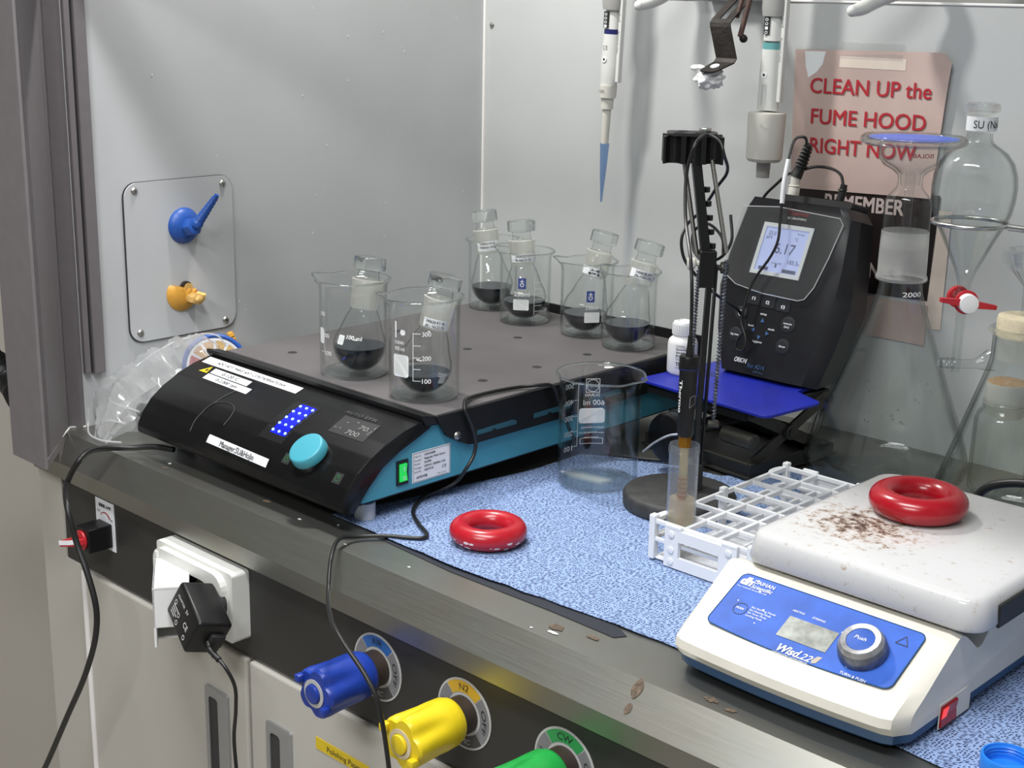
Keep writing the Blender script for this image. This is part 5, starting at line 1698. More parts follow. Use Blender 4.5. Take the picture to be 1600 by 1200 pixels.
for x in (-.182, -.036):
    for (y0, z0, y1, z1) in ((.020, .014, .085, .0435), (.085, .0435, .020, .0735), (.150, .014, .085, .0435), (.085, .0435, .150, .0735)):
        b = B()
        a_ = Vector((x + (.004 if z1 > z0 + .03 and y0 < .1 else 0), y0, z0)); c_ = Vector((x, y1, z1))
        d = (c_ - a_); ln = d.length; d.normalize(); sd = Vector((1, 0, 0)); up = sd.cross(d)
        mm = jm @ (Matrix.Translation(a_) @ Matrix((sd, d, up)).transposed().to_4x4())
        prism(b, rrect(-.007, ln + .007, -.0065, .0065, .0062), 'x', -.0016, .0016, bev=.0004, mat=mm @ Matrix(((1, 0, 0, 0), (0, 1, 0, 0), (0, 0, 1, 0), (0, 0, 0, 1))))
        finish('scissor_arm', b, M['jack_met'], lj, smooth=False)
for (y, z) in ((.020, .014), (.150, .014), (.085, .0435), (.020, .0735), (.150, .0735)):
    b = B(); cyl(b, jm @ Vector((-.190, y, z)), jm @ Vector((-.028, y, z)), .0052, seg=16)
    finish('cross_rod', b, M['jack_met'], lj)
b = B(); cyl(b, jm @ Vector((-.10, -.030, .0435)), jm @ Vector((-.10, .18, .0435)), .0045, seg=12)
finish('lead_screw', b, M['jack_met'], lj)
for y in (.020, .085):
    b = B(); cyl(b, jm @ Vector((-.075, y, .0435)), jm @ Vector((-.030, y, .0435)), .0095, seg=20, bev=.001)
    finish('screw_block', b, M['jack_met'], lj)
b = B(); cyl(b, jm @ Vector((-.10, -.052, .0435)), jm @ Vector((-.10, -.030, .0435)), .0295, seg=36, bev=.006)
finish('turn_knob', b, M['black_gloss'], lj)

# ------------------------------------------------------------------ storage bottle
c = (0.5279, -0.1851)
t = thing('storage_bottle', 'small white screw-cap bottle standing on the blue jack plate', 'bottle', (c[0], c[1], .0850))
b = B(); lathe(b, [(0, 0.0850), (.0160, 0.0850), (.0176, 0.0868), (.0180, 0.0888), (.0180, 0.1218), (.0165, 0.1268), (.0120, 0.1308), (.0110, 0.1323), (0, 0.1323)], 36, (c[0], c[1], 0))
finish('bottle_body', b, M['white_pl'], t)
b = B()
g = bmesh.new(); lathe(g, [(0, 0.1324), (.0128, 0.1324), (.0133, 0.1333), (.0130, 0.1458), (.0118, 0.1483), (.0075, 0.1498), (.0070, 0.1483), (0, 0.1480)], 48, (c[0], c[1], 0)); merge(b, g)
for i in range(28):
    a = 2 * PI * i / 28; box(b, .0128, .0136, -.0005, .0005, 0.1338, 0.1458, mat=Matrix.Translation((c[0], c[1], 0)) @ Matrix.Rotation(a, 4, 'Z'))
finish('screw_cap', b, M['white_pl'], t)
b = B(); f = cyl_fn(c, .0183, VIEW - .55, 0)
text(b, 'Orion', f, .010, .0022, 0, 0.1208)
for k, s in enumerate(('Electrode', 'Storage', 'Bottle')): text(b, s, f, .0125 - .002 * (k > 0), .0024, 0, 0.1163 - k * .0037, bold=.02)
text(b, 'Orion Star', f, .014, .0020, 0, 0.1043); frect(b, f, -.001, .018, 0.1073, 0.1076, nu=6); frect(b, f, -.001, .018, 0.1195, 0.1198, nu=6)
text(b, 'Thermo', f, .0185, .0046, 0, 0.0973, bold=.03); text(b, 'SCIENTIFIC', f, .016, .0014, 0, 0.0943)
finish('label_print', b, M['ink'], t, smooth=False)

# ------------------------------------------------------------------ pH meter
pm = thing('ph_meter', 'black pH meter reading 6.17 leaning back on the blue jack plate', 'meter', (.62, -.13, .0852))
MS = 1.0354
MB = Vector((0.619, -0.1488, .0858)); E2 = Vector((0, .2343, .9722)); NF = Vector((0, -.9722, .2343))
def mp_(a, b_, off=0.0): return MB + (Vector((1, 0, 0)) * a + E2 * b_ + NF * off) * MS
bl = [.004, .05, .10, .14, .195, .207]
FL = [-.056, -.072, -.080, -.076, -.064, -.058]; FR = [.030, .038, .047, .055, .061, .054]
ML = [-.062, -.078, -.087, -.082, -.070, -.062]; MR = [.062, .074, .083, .080, .074, .064]
def ring_pts(Lx, Rx, off):
    pts = [(Lx[i], bl[i]) for i in range(6)] + [(Rx[i], bl[i]) for i in reversed(range(6))]
    return [mp_(a, q, off(q) if callable(off) else off) for a, q in pts]
b = B()
rings = [ring_pts(FL, FR, 0.0), ring_pts([(x * .25 + y * .75) for x, y in zip(FL, ML)], [(x * .4 + y * .6) for x, y in zip(FR, MR)], -.005), ring_pts(ML, MR, -.018), ring_pts(ML, [x - .002 for x in MR], lambda q: -.048 - .016 * (1 - q / .207)), ring_pts([x * .93 for x in ML], [x * .9 for x in MR], lambda q: -.053 - .018 * (1 - q / .207))]
vr = [[b.verts.new(p) for p in rg] for rg in rings]
for i in range(len(vr) - 1):
    for j in range(12):
        b.faces.new((vr[i][j], vr[i][(j + 1) % 12], vr[i + 1][(j + 1) % 12], vr[i + 1][j]))
b.faces.new(vr[0]); b.faces.new(list(reversed(vr[-1])))
for v in b.verts:
    if v.co.z < .0858: v.co.z = .0851
finish('meter_body', b, M['meter'], pm, angle=30)
b = B(); mm = Matrix((Vector((1, 0, 0)) * MS, E2 * MS, NF * MS)).transposed().to_4x4(); mm.translation = MB
prism(b, rrect(-.030, .062, .2065, .2150, .003), 'z', -.050, -.012, bev=.001, mat=mm)
rg = finish('top_ridge', b, M['black_matt'], pm, smooth=False)
for x in (.018, .042):
    b = B(); prism(b, rrect(x - .010, x + .008, .2155, .2165, .0004), 'z', -.034, -.022, mat=mm); finish('ridge_slot', b, M['black_gloss'], rg, smooth=False)
fm = lambda u, v: mp_(u, v, .0012)
# screen in a white frame
scq = lambda u, v: mp_(-.0365 + u - .0075 * (1 - v / .0600), .1200 + v, 0)
b = B(); frame(b, [scq(0, 0).to_tuple(), scq(.066, 0).to_tuple(), scq(.066, .0600).to_tuple(), scq(0, .0600).to_tuple()] and [(0, 0), (.066, 0), (.066, .060), (0, .060)], [(.0045, .0045), (.0615, .0045), (.0615, .0555), (.0045, .0555)], 'z', .0004, .0022)
for v in b.verts:
    p = scq(v.co.x, v.co.y) + NF * v.co.z; v.co = p
scr = finish('screen_frame', b, M['lcd_frame'], pm, smooth=False)
b = B(); f = b.faces.new([b.verts.new(scq(*p) + NF * .0008) for p in ((.0045, .0045), (.0615, .0045), (.0615, .0555), (.0045, .0555))])
lc = finish('lcd', b, M['lcd'], scr, smooth=False)
b = B(); ft = lambda u, v: scq(u, v) + NF * .0013
text(b, '6.17', ft, .026, .0125, .0235, .0265); text(b, 'pH', ft, .007, .0040, .008, .042); text(b, '25.0', ft, .010, .0045, .009, .0465); text(b, '185.5', ft, .013, .0050, .0450, .0160); text(b, 'mV', ft, .0030, .0025, .0582, .0160)
frect(b, ft, .009, .022, .0055, .0095); frect(b, ft, .041, .059, .0055, .0095); text(b, 'pH  mV  ISE', ft, .022, .0022, .016, .0140); text(b, '°C', ft, .005, .0035, .045, .043); frect(b, ft, .030, .032, .010, .0150); text(b, 'Ready', ft, .009, .0022, .047, .0500)
finish('screen_digits', b, M['lcd_ink'], lc, smooth=False)
b = B(); text(b, 'Thermo', fm, .027, .0052, -.0085, .1915, bold=.012)
finish('red_lettering', b, M['brand_red'], pm, smooth=False)
b = B(); text(b, 'SCIENTIFIC', fm, .025, .0024, -.0080, .1868, bold=.01); text(b, 'ORION', fm, .0165, .0056, -.0415, .0160, bold=.03, skew=.2)
for s, x, y, w in (('f1', -.0340, .0895, .0045), ('f2', -.0145, .0875, .0050), ('f3', .0065, .0855, .0050), ('setup', -.0185, .0745, .0085), ('hold', -.0315, .0590, .0070), ('mode', -.0045, .0590, .0085), ('log/print', -.0215, .0420, .0125), ('log view', -.0530, .0455, .0110), ('measure', .0140, .0690, .0110), ('(esc)', .0155, .0652, .0065), ('timer', .0135, .0425, .0090)):
    text(b, s, fm, w, .0026 if len(s) > 2 else .0040, x, y, bold=.02)
def ringmark(cx, cy, r, w=.0003):
    g = [(fm(cx + r * math.cos(a), cy + r * math.sin(a)), fm(cx + (r - w) * math.cos(a), cy + (r - w) * math.sin(a))) for a in [2 * PI * i / 24 for i in range(25)]]
    for i in range(24): quad(b, [g[i][0], g[i + 1][0], g[i + 1][1], g[i][1]])
ringmark(-.0450, .0720, .0035, .0006)
finish('white_lettering', b, M['white_ink'], pm, smooth=False)
b = B(); text(b, 'Star A214', fm, .023, .0050, -.0225, .0125, bold=.01); text(b, 'pH/ISE Meter', fm, .014, .0018, -.0135, .0080)
finish('blue_lettering', b, M['key_blue'], pm, smooth=False)
for (x, y, r) in ((-.0450, .0720, .0080), (-.0475, .0465, .0085), (.0195, .0690, .0092), (.0180, .0435, .0088)):
    b = B(); lathe(b, [(r, .0002), (r, .0006), (r * .86, .0010), (0, .0010)], 28, (x, y, 0), mat=mm)
    finish('round_key', b, M['key'], pm)
for k, x in enumerate((-.0320, -.0115, .0085)):
    b = B(); prism(b, rrect(x - .0095, x + .0095, .0845 - k * .001, .0985 - k * .001, .002), 'z', .0002, .0009, mat=mm)
    kk = finish('soft_key', b, M['key'], pm, smooth=False)
    b = B(); frect(b, lambda u, v: mp_(u, v, .0012), x - .0085, x + .0085, .0990 - k * .001, .1003 - k * .001); finish('key_strip', b, M['key_blue'], kk, smooth=False)
for (x, y, a) in ((-.0140, .0680, 90), (-.0240, .0560, 180), (-.0050, .0545, 0), (-.0150, .0485, 270)):
    b = B(); b.faces.new([b.verts.new(fm(x + .0032 * math.cos(R(a + q)), y + .0032 * math.sin(R(a + q)))) for q in (0, 125, 235)])
    finish('arrow_key', b, M['key_blue'], pm, smooth=False)
# clear film taped over the screen
fp2 = [(-.069, .194), (-.020, .1985), (.060, .1945), (.0655, .188), (.056, .150), (.045, .115), (.036, .1005), (.028, .0975), (-.020, .0985), (-.058, .1040), (-.074, .1130), (-.078, .128), (-.074, .155)]
b = B(); b.faces.new([b.verts.new(mp_(u, v, .0040 + .0012 * noise.noise(Vector((u * 60, v * 60, 0))))) for u, v in fp2])
bmesh.ops.triangulate(b, faces=b.faces)
flm = finish('film_cover', b, M['film'], pm, smooth=True)
b = B(); tube(b, [mp_(u, v, .0042) for u, v in fp2 + [fp2[0]]], .0006, 6)
finish('film_edge', b, M['bag_edge'], flm)
# connectors on top
b = B(); cyl(b, (0.5968, -0.0764, 0.2869), (0.5963, -0.0722, 0.3066), .0068, seg=20, bev=.001); cyl(b, (0.5963, -0.0722, 0.3066), (0.5957, -0.0702, 0.319), .0056, seg=20); torus(b, (0.5963, -0.0717, 0.3086), .0062, .0012, 24, 8)
finish('bnc_plug', b, M['cork_side'], pm)
b = B(); tube(b, [(0.5957, -0.0702, 0.3185), (0.5983, -0.0671, 0.3283), (0.604, -0.0665, 0.3438), (0.6092, -0.0691, 0.3583)], lambda q: .0072 - .0028 * q, 14, smooth=5)
for k in range(6): torus(b, (0, 0, 0), .0068 - k * .0003, .0008, 18, 6, mat=Matrix.Translation((0.6002 + k * .0016, -0.0668 - k * .0003, 0.3330 + k * .0042)) @ Matrix.Rotation(R(22), 4, 'Y'))
finish('plug_boot', b, M['rubber'], pm)
b = B(); tube(b, [(0.6004, -0.066, 0.3273), (0.6149, -0.0577, 0.3319), (0.6366, -0.0557, 0.3309), (0.6491, -0.0577, 0.3252), (0.6553, -0.0614, 0.3149)], .0018, 8, smooth=6)
finish('lead', b, M['rubber'], pm)
b = B(); tube(b, [(0.6527, -0.0676, 0.2869), (0.6553, -0.0629, 0.3035), (0.6563, -0.0608, 0.3154)], lambda q: .0052 - .0012 * q, 14, smooth=4); torus(b, (0.6553, -0.0619, 0.3092), .0046, .0010, 18, 6)
finish('power_plug', b, M['rubber'], pm)
b = B(); tube(b, [(0.5947, -0.0681, 0.3231), (0.5797, -0.0619, 0.32), (0.5631, -0.0598, 0.3066), (0.5466, -0.0619, 0.2879), (0.5362, -0.0577, 0.261), (0.5259, -0.0495, 0.1885)], .0018, 8, smooth=6)
finish('lead', b, M['rubber'], pm)

# ================================================================== small hotplate in front
wh = thing('small_hotplate', 'cream magnetic hotplate with blue control panel and stained white top plate', 'hotplate', (1.0, -.53, .003))
X0, X1 = .8970, 1.1040


def body_ring(y, z, inset=0.0):
    return y, z


# side profile from the nose over the control slope, dip and rear body
prof = [(-.684, .0165), (-.690, .0240), (-.6885, .0310), (-.680, .0360), (-.672, .0392), (-.660, .0447), (-.636, .0565), (-.612, .0684), (-.604, .0722), (-.599, .0735), (-.594, .0726), (-.588, .0690), (-.578, .0610), (-.571, .0555), (-.567, .0545), (-.562, .0560), (-.553, .0640), (-.547, .0672), (-.540, .0680), (-.405, .0680), (-.398, .0670), (-.393, .0620), (-.390, .0540), (-.388, .0165)]
b = B()
nx = 28
cols = []
for i in range(nx + 1):
    u = i / nx; x = X0 + (X1 - X0) * u
    e = min(u, 1 - u) * (X1 - X0)
    rc = .018
    k = 0 if e > rc else (rc - math.sqrt(max(0, rc * rc - (rc - e) ** 2)))
    bow = .006 * (2 * u - 1) ** 2
    col_ = []
    for (y, z) in prof:
        f = max(0, min(1, (-.600 - y) / .09))
        yy = y + (bow + k * .9) * f
        zz = z
        if e < .006 and z > .02: zz = z - (.006 - e) * .35
        col_.append(b.verts.new((x, yy, zz)))
    cols.append(col_)
for i in range(nx):
    for j in range(len(prof) - 1):
        b.faces.new((cols[i][j], cols[i][j + 1], cols[i + 1][j + 1], cols[i + 1][j]))
b.faces.new(cols[0]); b.faces.new(list(reversed(cols[-1])))
b.faces.new([c[0] for c in cols] + [c[-1] for c in reversed(cols)])
hb = finish('housing', b, M['cream'], wh, angle=32)
b = B()
cols = []
for z, ins in ((.0034, .007), (.0080, .002), (.0166, .0005)):
    ring = []
    for i in range(nx + 1):
        u = i / nx; x = X0 + ins + (X1 - X0 - 2 * ins) * u
        e = min(u, 1 - u) * (X1 - X0); k = 0 if e > .018 else (.018 - math.sqrt(max(0, .018 ** 2 - (.018 - e) ** 2)))
        ring.append(b.verts.new((x, -.6835 + ins * 1.2 + (.006 * (2 * u - 1) ** 2 + k * .9) * .93, z)))
    for i in range(nx + 1):
        ring.append(b.verts.new((X1 - ins - (X1 - X0 - 2 * ins) * i / nx, -.389 - ins, z)))
    cols.append(ring)
n_ = len(cols[0])
for a in range(2):
    for j in range(n_): b.faces.new((cols[a][j], cols[a][(j + 1) % n_], cols[a + 1][(j + 1) % n_], cols[a + 1][j]))
b.faces.new(cols[0]); b.faces.new(cols[2])
finish('blue_base', b, M['navy_base'], wh, angle=30)
# sooty deck under the plate
b = B(); box(b, X0 + .012, X1 - .012, -.5445, -.4020, .0681, .0688)
finish('sooty_deck', b, M['soot'], wh, smooth=False)
b = B(); prism(b, rrect(X0 + .035, X1 - .035, -.520, -.405, .01), 'z', .0688, .0840)
finish('plate_support', b, M['black_matt'], wh, smooth=False)
# heating plate: shallow pan with rounded edges
b = B()
px0, px1, py0, py1 = .9100, 1.1200, -.6060, -.3750
rings = []
for ins, z, rr in ((.004, .0770, .016), (.0015, .0775, .018), (.0, .0800, .020), (.0015, .0925, .020), (.0030, .0985, .019), (.0055, .1020, .017), (.0095, .1033, .014)):
    rings.append([b.verts.new((x, y, z)) for x, y in rrect(px0 + ins, px1 - ins, py0 + ins, py1 - ins, rr, 8)])
for a in range(len(rings) - 1):
    n_ = len(rings[a])
    for j in range(n_): b.faces.new((rings[a][j], rings[a][(j + 1) % n_], rings[a + 1][(j + 1) % n_], rings[a + 1][j]))
b.faces.new(rings[0]); b.faces.new(rings[-1])
hp = finish('heating_plate', b, M['enamel'], wh, angle=50)
b = B(); box(b, px1 - .0015, px1 + .0012, py0 + .030, py1 - .02, .0760, .0950, .001)
finish('side_strip', b, M['jack_blk'], hp, smooth=False)
# control sticker on the slope
RG = Vector((0, -.6000, .0746)); EV = Vector((0, -.8944, -.4472)); NV = Vector((0, -.4472, .8944))
ws = lambda x, t, off=.0006: Vector((x, RG.y + EV.y * t + NV.y * off, RG.z + EV.z * t + NV.z * off))
def wf(off): return lambda u, v: ws(u, -v, off)
pts = rrect(.9195, 1.0835, -.0705, -.0125, .006, 5)
pts = [(x, v - (.0045 * (1 - ((x - 1.0015) / .082) ** 2) if v < -.04 else 0)) for x, v in pts]
# denser lower edge so it bows gently
low = [(.9255 + (1.0775 - .9255) * i / 12, -.0705 - .0045 * (1 - ((.9255 + (1.0775 - .9255) * i / 12 - 1.0015) / .082) ** 2)) for i in range(1, 12)]
k = [i for i, p in enumerate(rrect(.9195, 1.0835, -.0705, -.0125, .006, 5)) if p[1] <= -.0704][0]
pts = pts[:k + 1] + low + pts[k + 1:]
b = B(); b.faces.new([b.verts.new(wf(.0009)(*p)) for p in pts])
st = finish('control_sticker', b, M['blue_st'], wh, smooth=False)
b = B(); tube(b, [wf(.0009)(*p) for p in pts + [pts[0]]], .0005, 5)
finish('sticker_edge', b, M['navy_base'], st)
lq = [(.9795, -.0385), (1.0235, -.0385), (1.0235, -.0600), (.9795, -.0600)]
b = B(); b.faces.new([b.verts.new(wf(.0013)(*p)) for p in lq])
finish('lcd_window', b, M['lcd_off'], wh, smooth=False)
b = B(); fn = wf(.0014)
text(b, 'DAIHAN', fn, .0190, .0040, .9335, -.0205, bold=.01); text(b, 'Scientific', fn, .0195, .0040, .9335, -.0255, bold=.01, skew=.15)
text(b, 'dh', fn, .0095, .0085, .9225, -.0245, bold=.07, skew=.15); text(b, 'Your Scientific Partner for Life', fn, .028, .0014, .9220, -.0280)
finish('brand_lettering', b, M['white_ink'], st, smooth=False)
b = B(); text(b, 'MODE', fn, .0070, .0020, .9350, -.0492, bold=.02)
for kk, s in enumerate(('Set Stirring Mode', 'Set Heating Mode', 'Set Timer Mode', 'Locking Mode')): text(b, s, fn, .0225 - .0025 * kk, .0019, .9465, -.0442 - kk * .0030)
finish('mode_lettering', b, M['white_ink'], st, smooth=False)
b = B(); text(b, 'HEATING', fn, .0105, .0020, .9785, -.0335); text(b, 'STIRRING', fn, .0115, .0020, .9965, -.0340)
finish('heating_lettering', b, M['white_ink'], st, smooth=False)
b = B(); text(b, 'Wisd.', fn, .0215, .0075, .9865, -.0735, bold=.03, skew=.25); text(b, '22', fn, .0085, .0065, 1.0085, -.0735, bold=.01, skew=.35); text(b, 'LABORATORY INSTRUMENTS', fn, .0310, .0015, .9860, -.0762)
finish('model_lettering', b, M['white_ink'], st, smooth=False)
b = B(); text(b, 'TURN & PUSH', fn, .0215, .0026, 1.0430, -.0728)
finish('turn_lettering', b, M['white_ink'], st, smooth=False)
b = B()
g = [(fn(.9388 + .0062 * math.cos(a), -.0484 + .0062 * math.sin(a)), fn(.9388 + .0057 * math.cos(a), -.0484 + .0057 * math.sin(a))) for a in [2 * PI * i / 28 for i in range(29)]]
for i in range(28): quad(b, [g[i][0], g[i + 1][0], g[i + 1][1], g[i][1]])
tr = [(1.0655, -.0290), (1.0755, -.0290), (1.0705, -.0205)]
for kk in range(3):
    a_ = Vector(tr[kk]); c_ = Vector(tr[(kk + 1) % 3]); d = (c_ - a_).normalized(); n2 = Vector((-d.y, d.x)) * .0003
    quad(b, [fn(*(a_ - n2)), fn(*(c_ - n2)), fn(*(c_ + n2)), fn(*(a_ + n2))])
finish('mode_ring', b, M['ink'], st, smooth=False)
kc = ws(1.049, .0470, 0.0)
km = Matrix.Translation(kc) @ NV.to_track_quat('Z', 'Y').to_matrix().to_4x4()
b = B(); lathe(b, [(0, 0), (.0185, .0), (.0190, .0030), (.0185, .0085), (.0170, .0120), (0, .0120)], 44, mat=km)
kb = finish('knob_skirt', b, M['knob_dark'], wh)
b = B(); lathe(b, [(.0172, .0118), (.0158, .0150), (.0150, .0158), (.0110, .0152), (.0108, .0140)], 44, mat=km)
finish('knob_rim', b, M['knob_metal'], kb)
b = B(); lathe(b, [(.0109, .0140), (.0106, .0150), (.0080, .0156), (0, .0158)], 36, mat=km)
pb = finish('push_button', b, M['blue_st'], kb)
b = B(); text(b, 'Push', lambda u, v: km @ Vector((.0045 * 0 + v * .0 + u, v, .0161)), .0095, .0034, -.0048, -.0012, skew=.2)
finish('lettering', b, M['white_ink'], pb, smooth=False)
# lit power rocker in the notch of the right side
b = B(); box(b, X1 - .0005, X1 + .0004, -.6225, -.574, .0042, .0245)
nt = finish('switch_notch', b, M['cream'], wh, smooth=False)
b = B(); prism(b, [(X1 + .0003, .0050), (X1 + .0022, .0062), (X1 + .0014, .0140), (X1 + .0024, .0215), (X1 + .0003, .0225)], 'y', -.6220, -.5980)
sw = finish('power_rocker', b, M['red_dark'], wh, smooth=False)
b = B(); prism(b, [(X1 + .0016, .0125), (X1 + .0030, .0210), (X1 + .0018, .0212)], 'y', -.6215, -.6135); 
finish('rocker_lamp', b, M['red_lit'], sw, smooth=False)
# dirt specks on the panel
random.seed(11)
for i in range(9):
    b = B(); c_ = (random.uniform(.93, 1.075), random.uniform(-.070, -.016)); s = random.uniform(.0006, .0013)
    b.faces.new([b.verts.new(wf(.0012)(c_[0] + s * math.cos(a), c_[1] + s * math.sin(a))) for a in [2 * PI * q / 8 for q in range(8)]])
    finish('white_speck', b, M['specks'], st, smooth=False)
b = B(); b.faces.new([b.verts.new(wf(.0012)(*p)) for p in ((1.0205, -.0655), (1.0245, -.0650), (1.0225, -.0720), (1.0190, -.0735), (1.0180, -.0705))])
finish('dark_smudge', b, M['soot'], st, smooth=False)
b = B(); tube(b, [(.985, -.388, .035), (.975, -.350, .040), (0.97, -0.305, 0.073), (0.98, -0.305, 0.085), (0.994, -0.305, 0.092), (1.013, -0.305, 0.097), (1.038, -0.305, 0.097), (1.10, -.32, .03), (1.16, -.34, .008), (1.25, -.35, .008)], .0042, 12, smooth=8)
finish('mains_lead', b, M['rubber'], wh)
ring_weight((.9915, -.4650, .1034), .0300, .0114, M['red'], 'glossy red ring weight lying on the stained white hotplate top')

# blue screw cap lying upside down at the lower right
c = (1.166, -.642)
b = B(); lathe(b, [(0, .0032), (.0170, .0032), (.0178, .0045), (.0180, .0155), (.0172, .0170), (.0160, .0170), (.0158, .0150), (.0150, .0140), (.0158, .0128), (.0150, .0115), (.0158, .0102), (.0150, .0090), (.0155, .0078), (.0150, .0055), (0, .0052)], 56, (c[0], c[1], 0))
o = finish('screw_cap', b, M['cap_blue'], angle=60)
tag(o, 'bright blue screw cap lying upside down at the bottom right corner', 'cap')

# ================================================================== glassware at the back right
ex, ey = .778, -.132
t = thing('erlenmeyer_flask', 'big conical filtering flask of clear glass with funnel set on top', 'flask', (ex, ey, .0032))
b = B(); lathe(b, [(0, .0010), (.068, .0010), (.080, .0035), (.0875, .0100), (.0900, .0190), (.0895, .0300), (.0860, .0440), (.0800, .0610), (.0560, .1240), (.0330, .1860), (.0265, .2050), (.0240, .2140), (.0232, .2200), (.0232, .2255)], 64, (ex, ey, .0032))
lathe(b, [(0, .0045), (.066, .0045), (.078, .0065), (.0850, .0125), (.0872, .0200), (.0866, .0300), (.0832, .0435), (.0773, .0605), (.0533, .1235), (.0303, .1850), (.0235, .2050), (.0208, .2255)], 64, (ex, ey, .0032))
finish('flask_body', b, M['glass_w'], t)
b = B(); lathe(b, [(.0243, .2275), (.0272, .2285), (.0276, .2310), (.0262, .2330), (.0258, .2650), (.0252, .2810)], 44, (ex, ey, .0032))
finish('ground_socket', b, M['frost_l'], t)
b = B(); f = cyl_fn((ex, ey), .0268, VIEW, 0); text(b, '2000', f, .022, .0055, -.004, .2160, bold=.02)
finish('printed_mark', b, M['white_ink'], t, smooth=False)
b = B(); torus(b, (ex, ey, .2318), .0265, .0016, 44, 10)
finish('socket_lip', b, M['glass_s'], t)
# beads of liquid on the wall
random.seed(21)
for i in range(16):
    a = VIEW + random.uniform(-.9, .5); z = random.uniform(.085, .13)
    rr = .0800 - (z - .0610) / .063 * .024 + .0006
    b = B(); g = bmesh.new(); bmesh.ops.create_icosphere(g, subdivisions=2, radius=random.uniform(.0009, .0020))
    for v in g.verts: v.co = Vector((v.co.x, v.co.y, v.co.z)) + Vector((ex + rr * math.cos(a), ey + rr * math.sin(a), z))
    merge(b, g); finish('droplet', b, M['glass_s'], t)
t = thing('filter_funnel', 'glass filter funnel with a wide flange holding a blue membrane on the big flask', 'funnel', (ex, ey, .262))
b = B()
lathe(b, [(.0250, .2660), (.0250, .3120), (.0240, .3165), (.0205, .3230), (.0150, .3290), (.0132, .3330), (.0128, .3390), (.0140, .3440), (.0200, .3490), (.0300, .3545), (.0345, .3610), (.0355, .3680), (.0358, .3745), (.0520, .3760), (.0540, .3775), (.0545, .3800), (.0540, .3840), (.0525, .3858), (.0500, .3850), (.0480, .3815), (.0345, .3800), (.0335, .3690), (.0322, .3620), (.0280, .3570), (.0170, .3510), (.0108, .3450), (.0098, .3330)], 60, (ex, ey, 0))
finish('funnel_glass', b, M['glass_w'], t)
b = B(); lathe(b, [(.0252, .2660), (.0253, .2785)], 44, (ex, ey, 0)); 
finish('ground_cone', b, M['frost_l'], t)
b = B(); torus(b, (ex, ey, .3808), .0532, .0032, 60, 10, sz=1.2)
finish('flange_rim', b, M['glass_s'], t)
b = B(); lathe(b, [(.0050, .3480), (.0048, .2500)], 20, (ex, ey, 0))
finish('drip_tube', b, M['glass_w'], t)
b = B(); lathe(b, [(0, .3822), (.0470, .3822), (.0470, .3832), (0, .3832)], 56, (ex, ey, 0))
o = finish('filter_membrane', b, M['filter_blue'], t)
b = B(); f = cyl_fn((ex, ey), .0383, VIEW, 0); text(b, 'ISOLAB', f, .022, .0045, -.010, .3660, mirror=True, bold=.01)
finish('red_print', b, M['brand_red'], t, smooth=False)

# separating funnel held in a ring
sx, sy = .872, -.175
t = thing('separating_funnel', 'pear-shaped glass separating funnel with red tap and marked neck', 'funnel', (sx, sy, .15))
b = B()
outer = [(.0045, .1515), (.0045, .2170), (.0052, .2200), (.0075, .2240), (.0075, .2340), (.0062, .2400), (.0070, .2480), (.0110, .2600), (.0260, .2920), (.0345, .3080), (.0390, .3200), (.0412, .3330), (.0418, .3450), (.0405, .3570), (.0365, .3690), (.0290, .3790), (.0200, .3850), (.0145, .3890), (.0126, .3930), (.0124, .3980)]
lathe(b, outer, 56, (sx, sy, 0))
lathe(b, [(.0028, .1515), (.0028, .2190)], 16, (sx, sy, 0))
lathe(b, [(max(.003, r - .0018), z) for r, z in outer[5:]], 48, (sx, sy, 0))
finish('funnel_glass', b, M['glass_w'], t)
b = B(); lathe(b, [(.0124, .3980), (.0140, .4010), (.0148, .4160), (.0152, .4180)], 40, (sx, sy, 0))
finish('ground_neck', b, M['frost_l'], t)
b = B(); lathe(b, [(.0148, .4175), (.0172, .4195), (.0176, .4230), (.0168, .4265), (.0150, .4275), (.0138, .4255), (.0136, .4180)], 44, (sx, sy, 0))
finish('neck_rim', b, M['glass_s'], t)
b = B()
f = lambda u, v: Vector((sx + .0156 * math.cos(VIEW + u / .0155), sy + .0156 * math.sin(VIEW + u / .0155), v))
frect(b, f, -.022, .030, .4010, .4150, nu=24)
lb = finish('paper_band', b, M['white_lab'], t, smooth=True)
f2 = lambda u, v: Vector((sx + .0160 * math.cos(VIEW + u / .0158), sy + .0160 * math.sin(VIEW + u / .0158), v))
b = B(); text(b, 'SU (NaCl)', f2, .0380, .0078, -.0120, .4040)
finish('lettering', b, M['ink'], lb, smooth=False)
# tap: barrel, white washer, red handle
tv = Vector((math.cos(VIEW), math.sin(VIEW), 0)); tr_ = Vector((.724, .69, 0)); tc_ = Vector((sx, sy, .2290))
b = B(); cyl(b, tc_ - tv * .012, tc_ + tv * .011, .0085, seg=28)
finish('tap_barrel', b, M['glass_s'], t)
b = B(); cyl(b, tc_ - tv * .0185, tc_ - tv * .0125, .0115, seg=28, bev=.001)
finish('tap_nut', b, M['red_sw'], t)
b = B(); cyl(b, tc_ + tv * .0112, tc_ + tv * .0140, .0125, seg=28, bev=.0008)
finish('red_washer', b, M['red_sw'], t)
b = B(); cyl(b, tc_ + tv * .0140, tc_ + tv * .0240, .0098, seg=32, bev=.0012)
finish('white_plug', b, M['stopper_wht'], t)
b = B()
hm = Matrix((tr_, Vector((0, 0, 1)), tv)).transposed().to_4x4(); hm.translation = tc_ + tv * .0190
prism(b, [(-.0290, -.0022), (-.0090, -.0036), (.0090, -.0036), (.0290, -.0022), (.0290, .0022), (.0090, .0036), (-.0090, .0036), (-.0290, .0022)], 'z', -.0030, .0030, bev=.0006, mat=hm @ Matrix.Rotation(R(-7), 4, 'Z'))
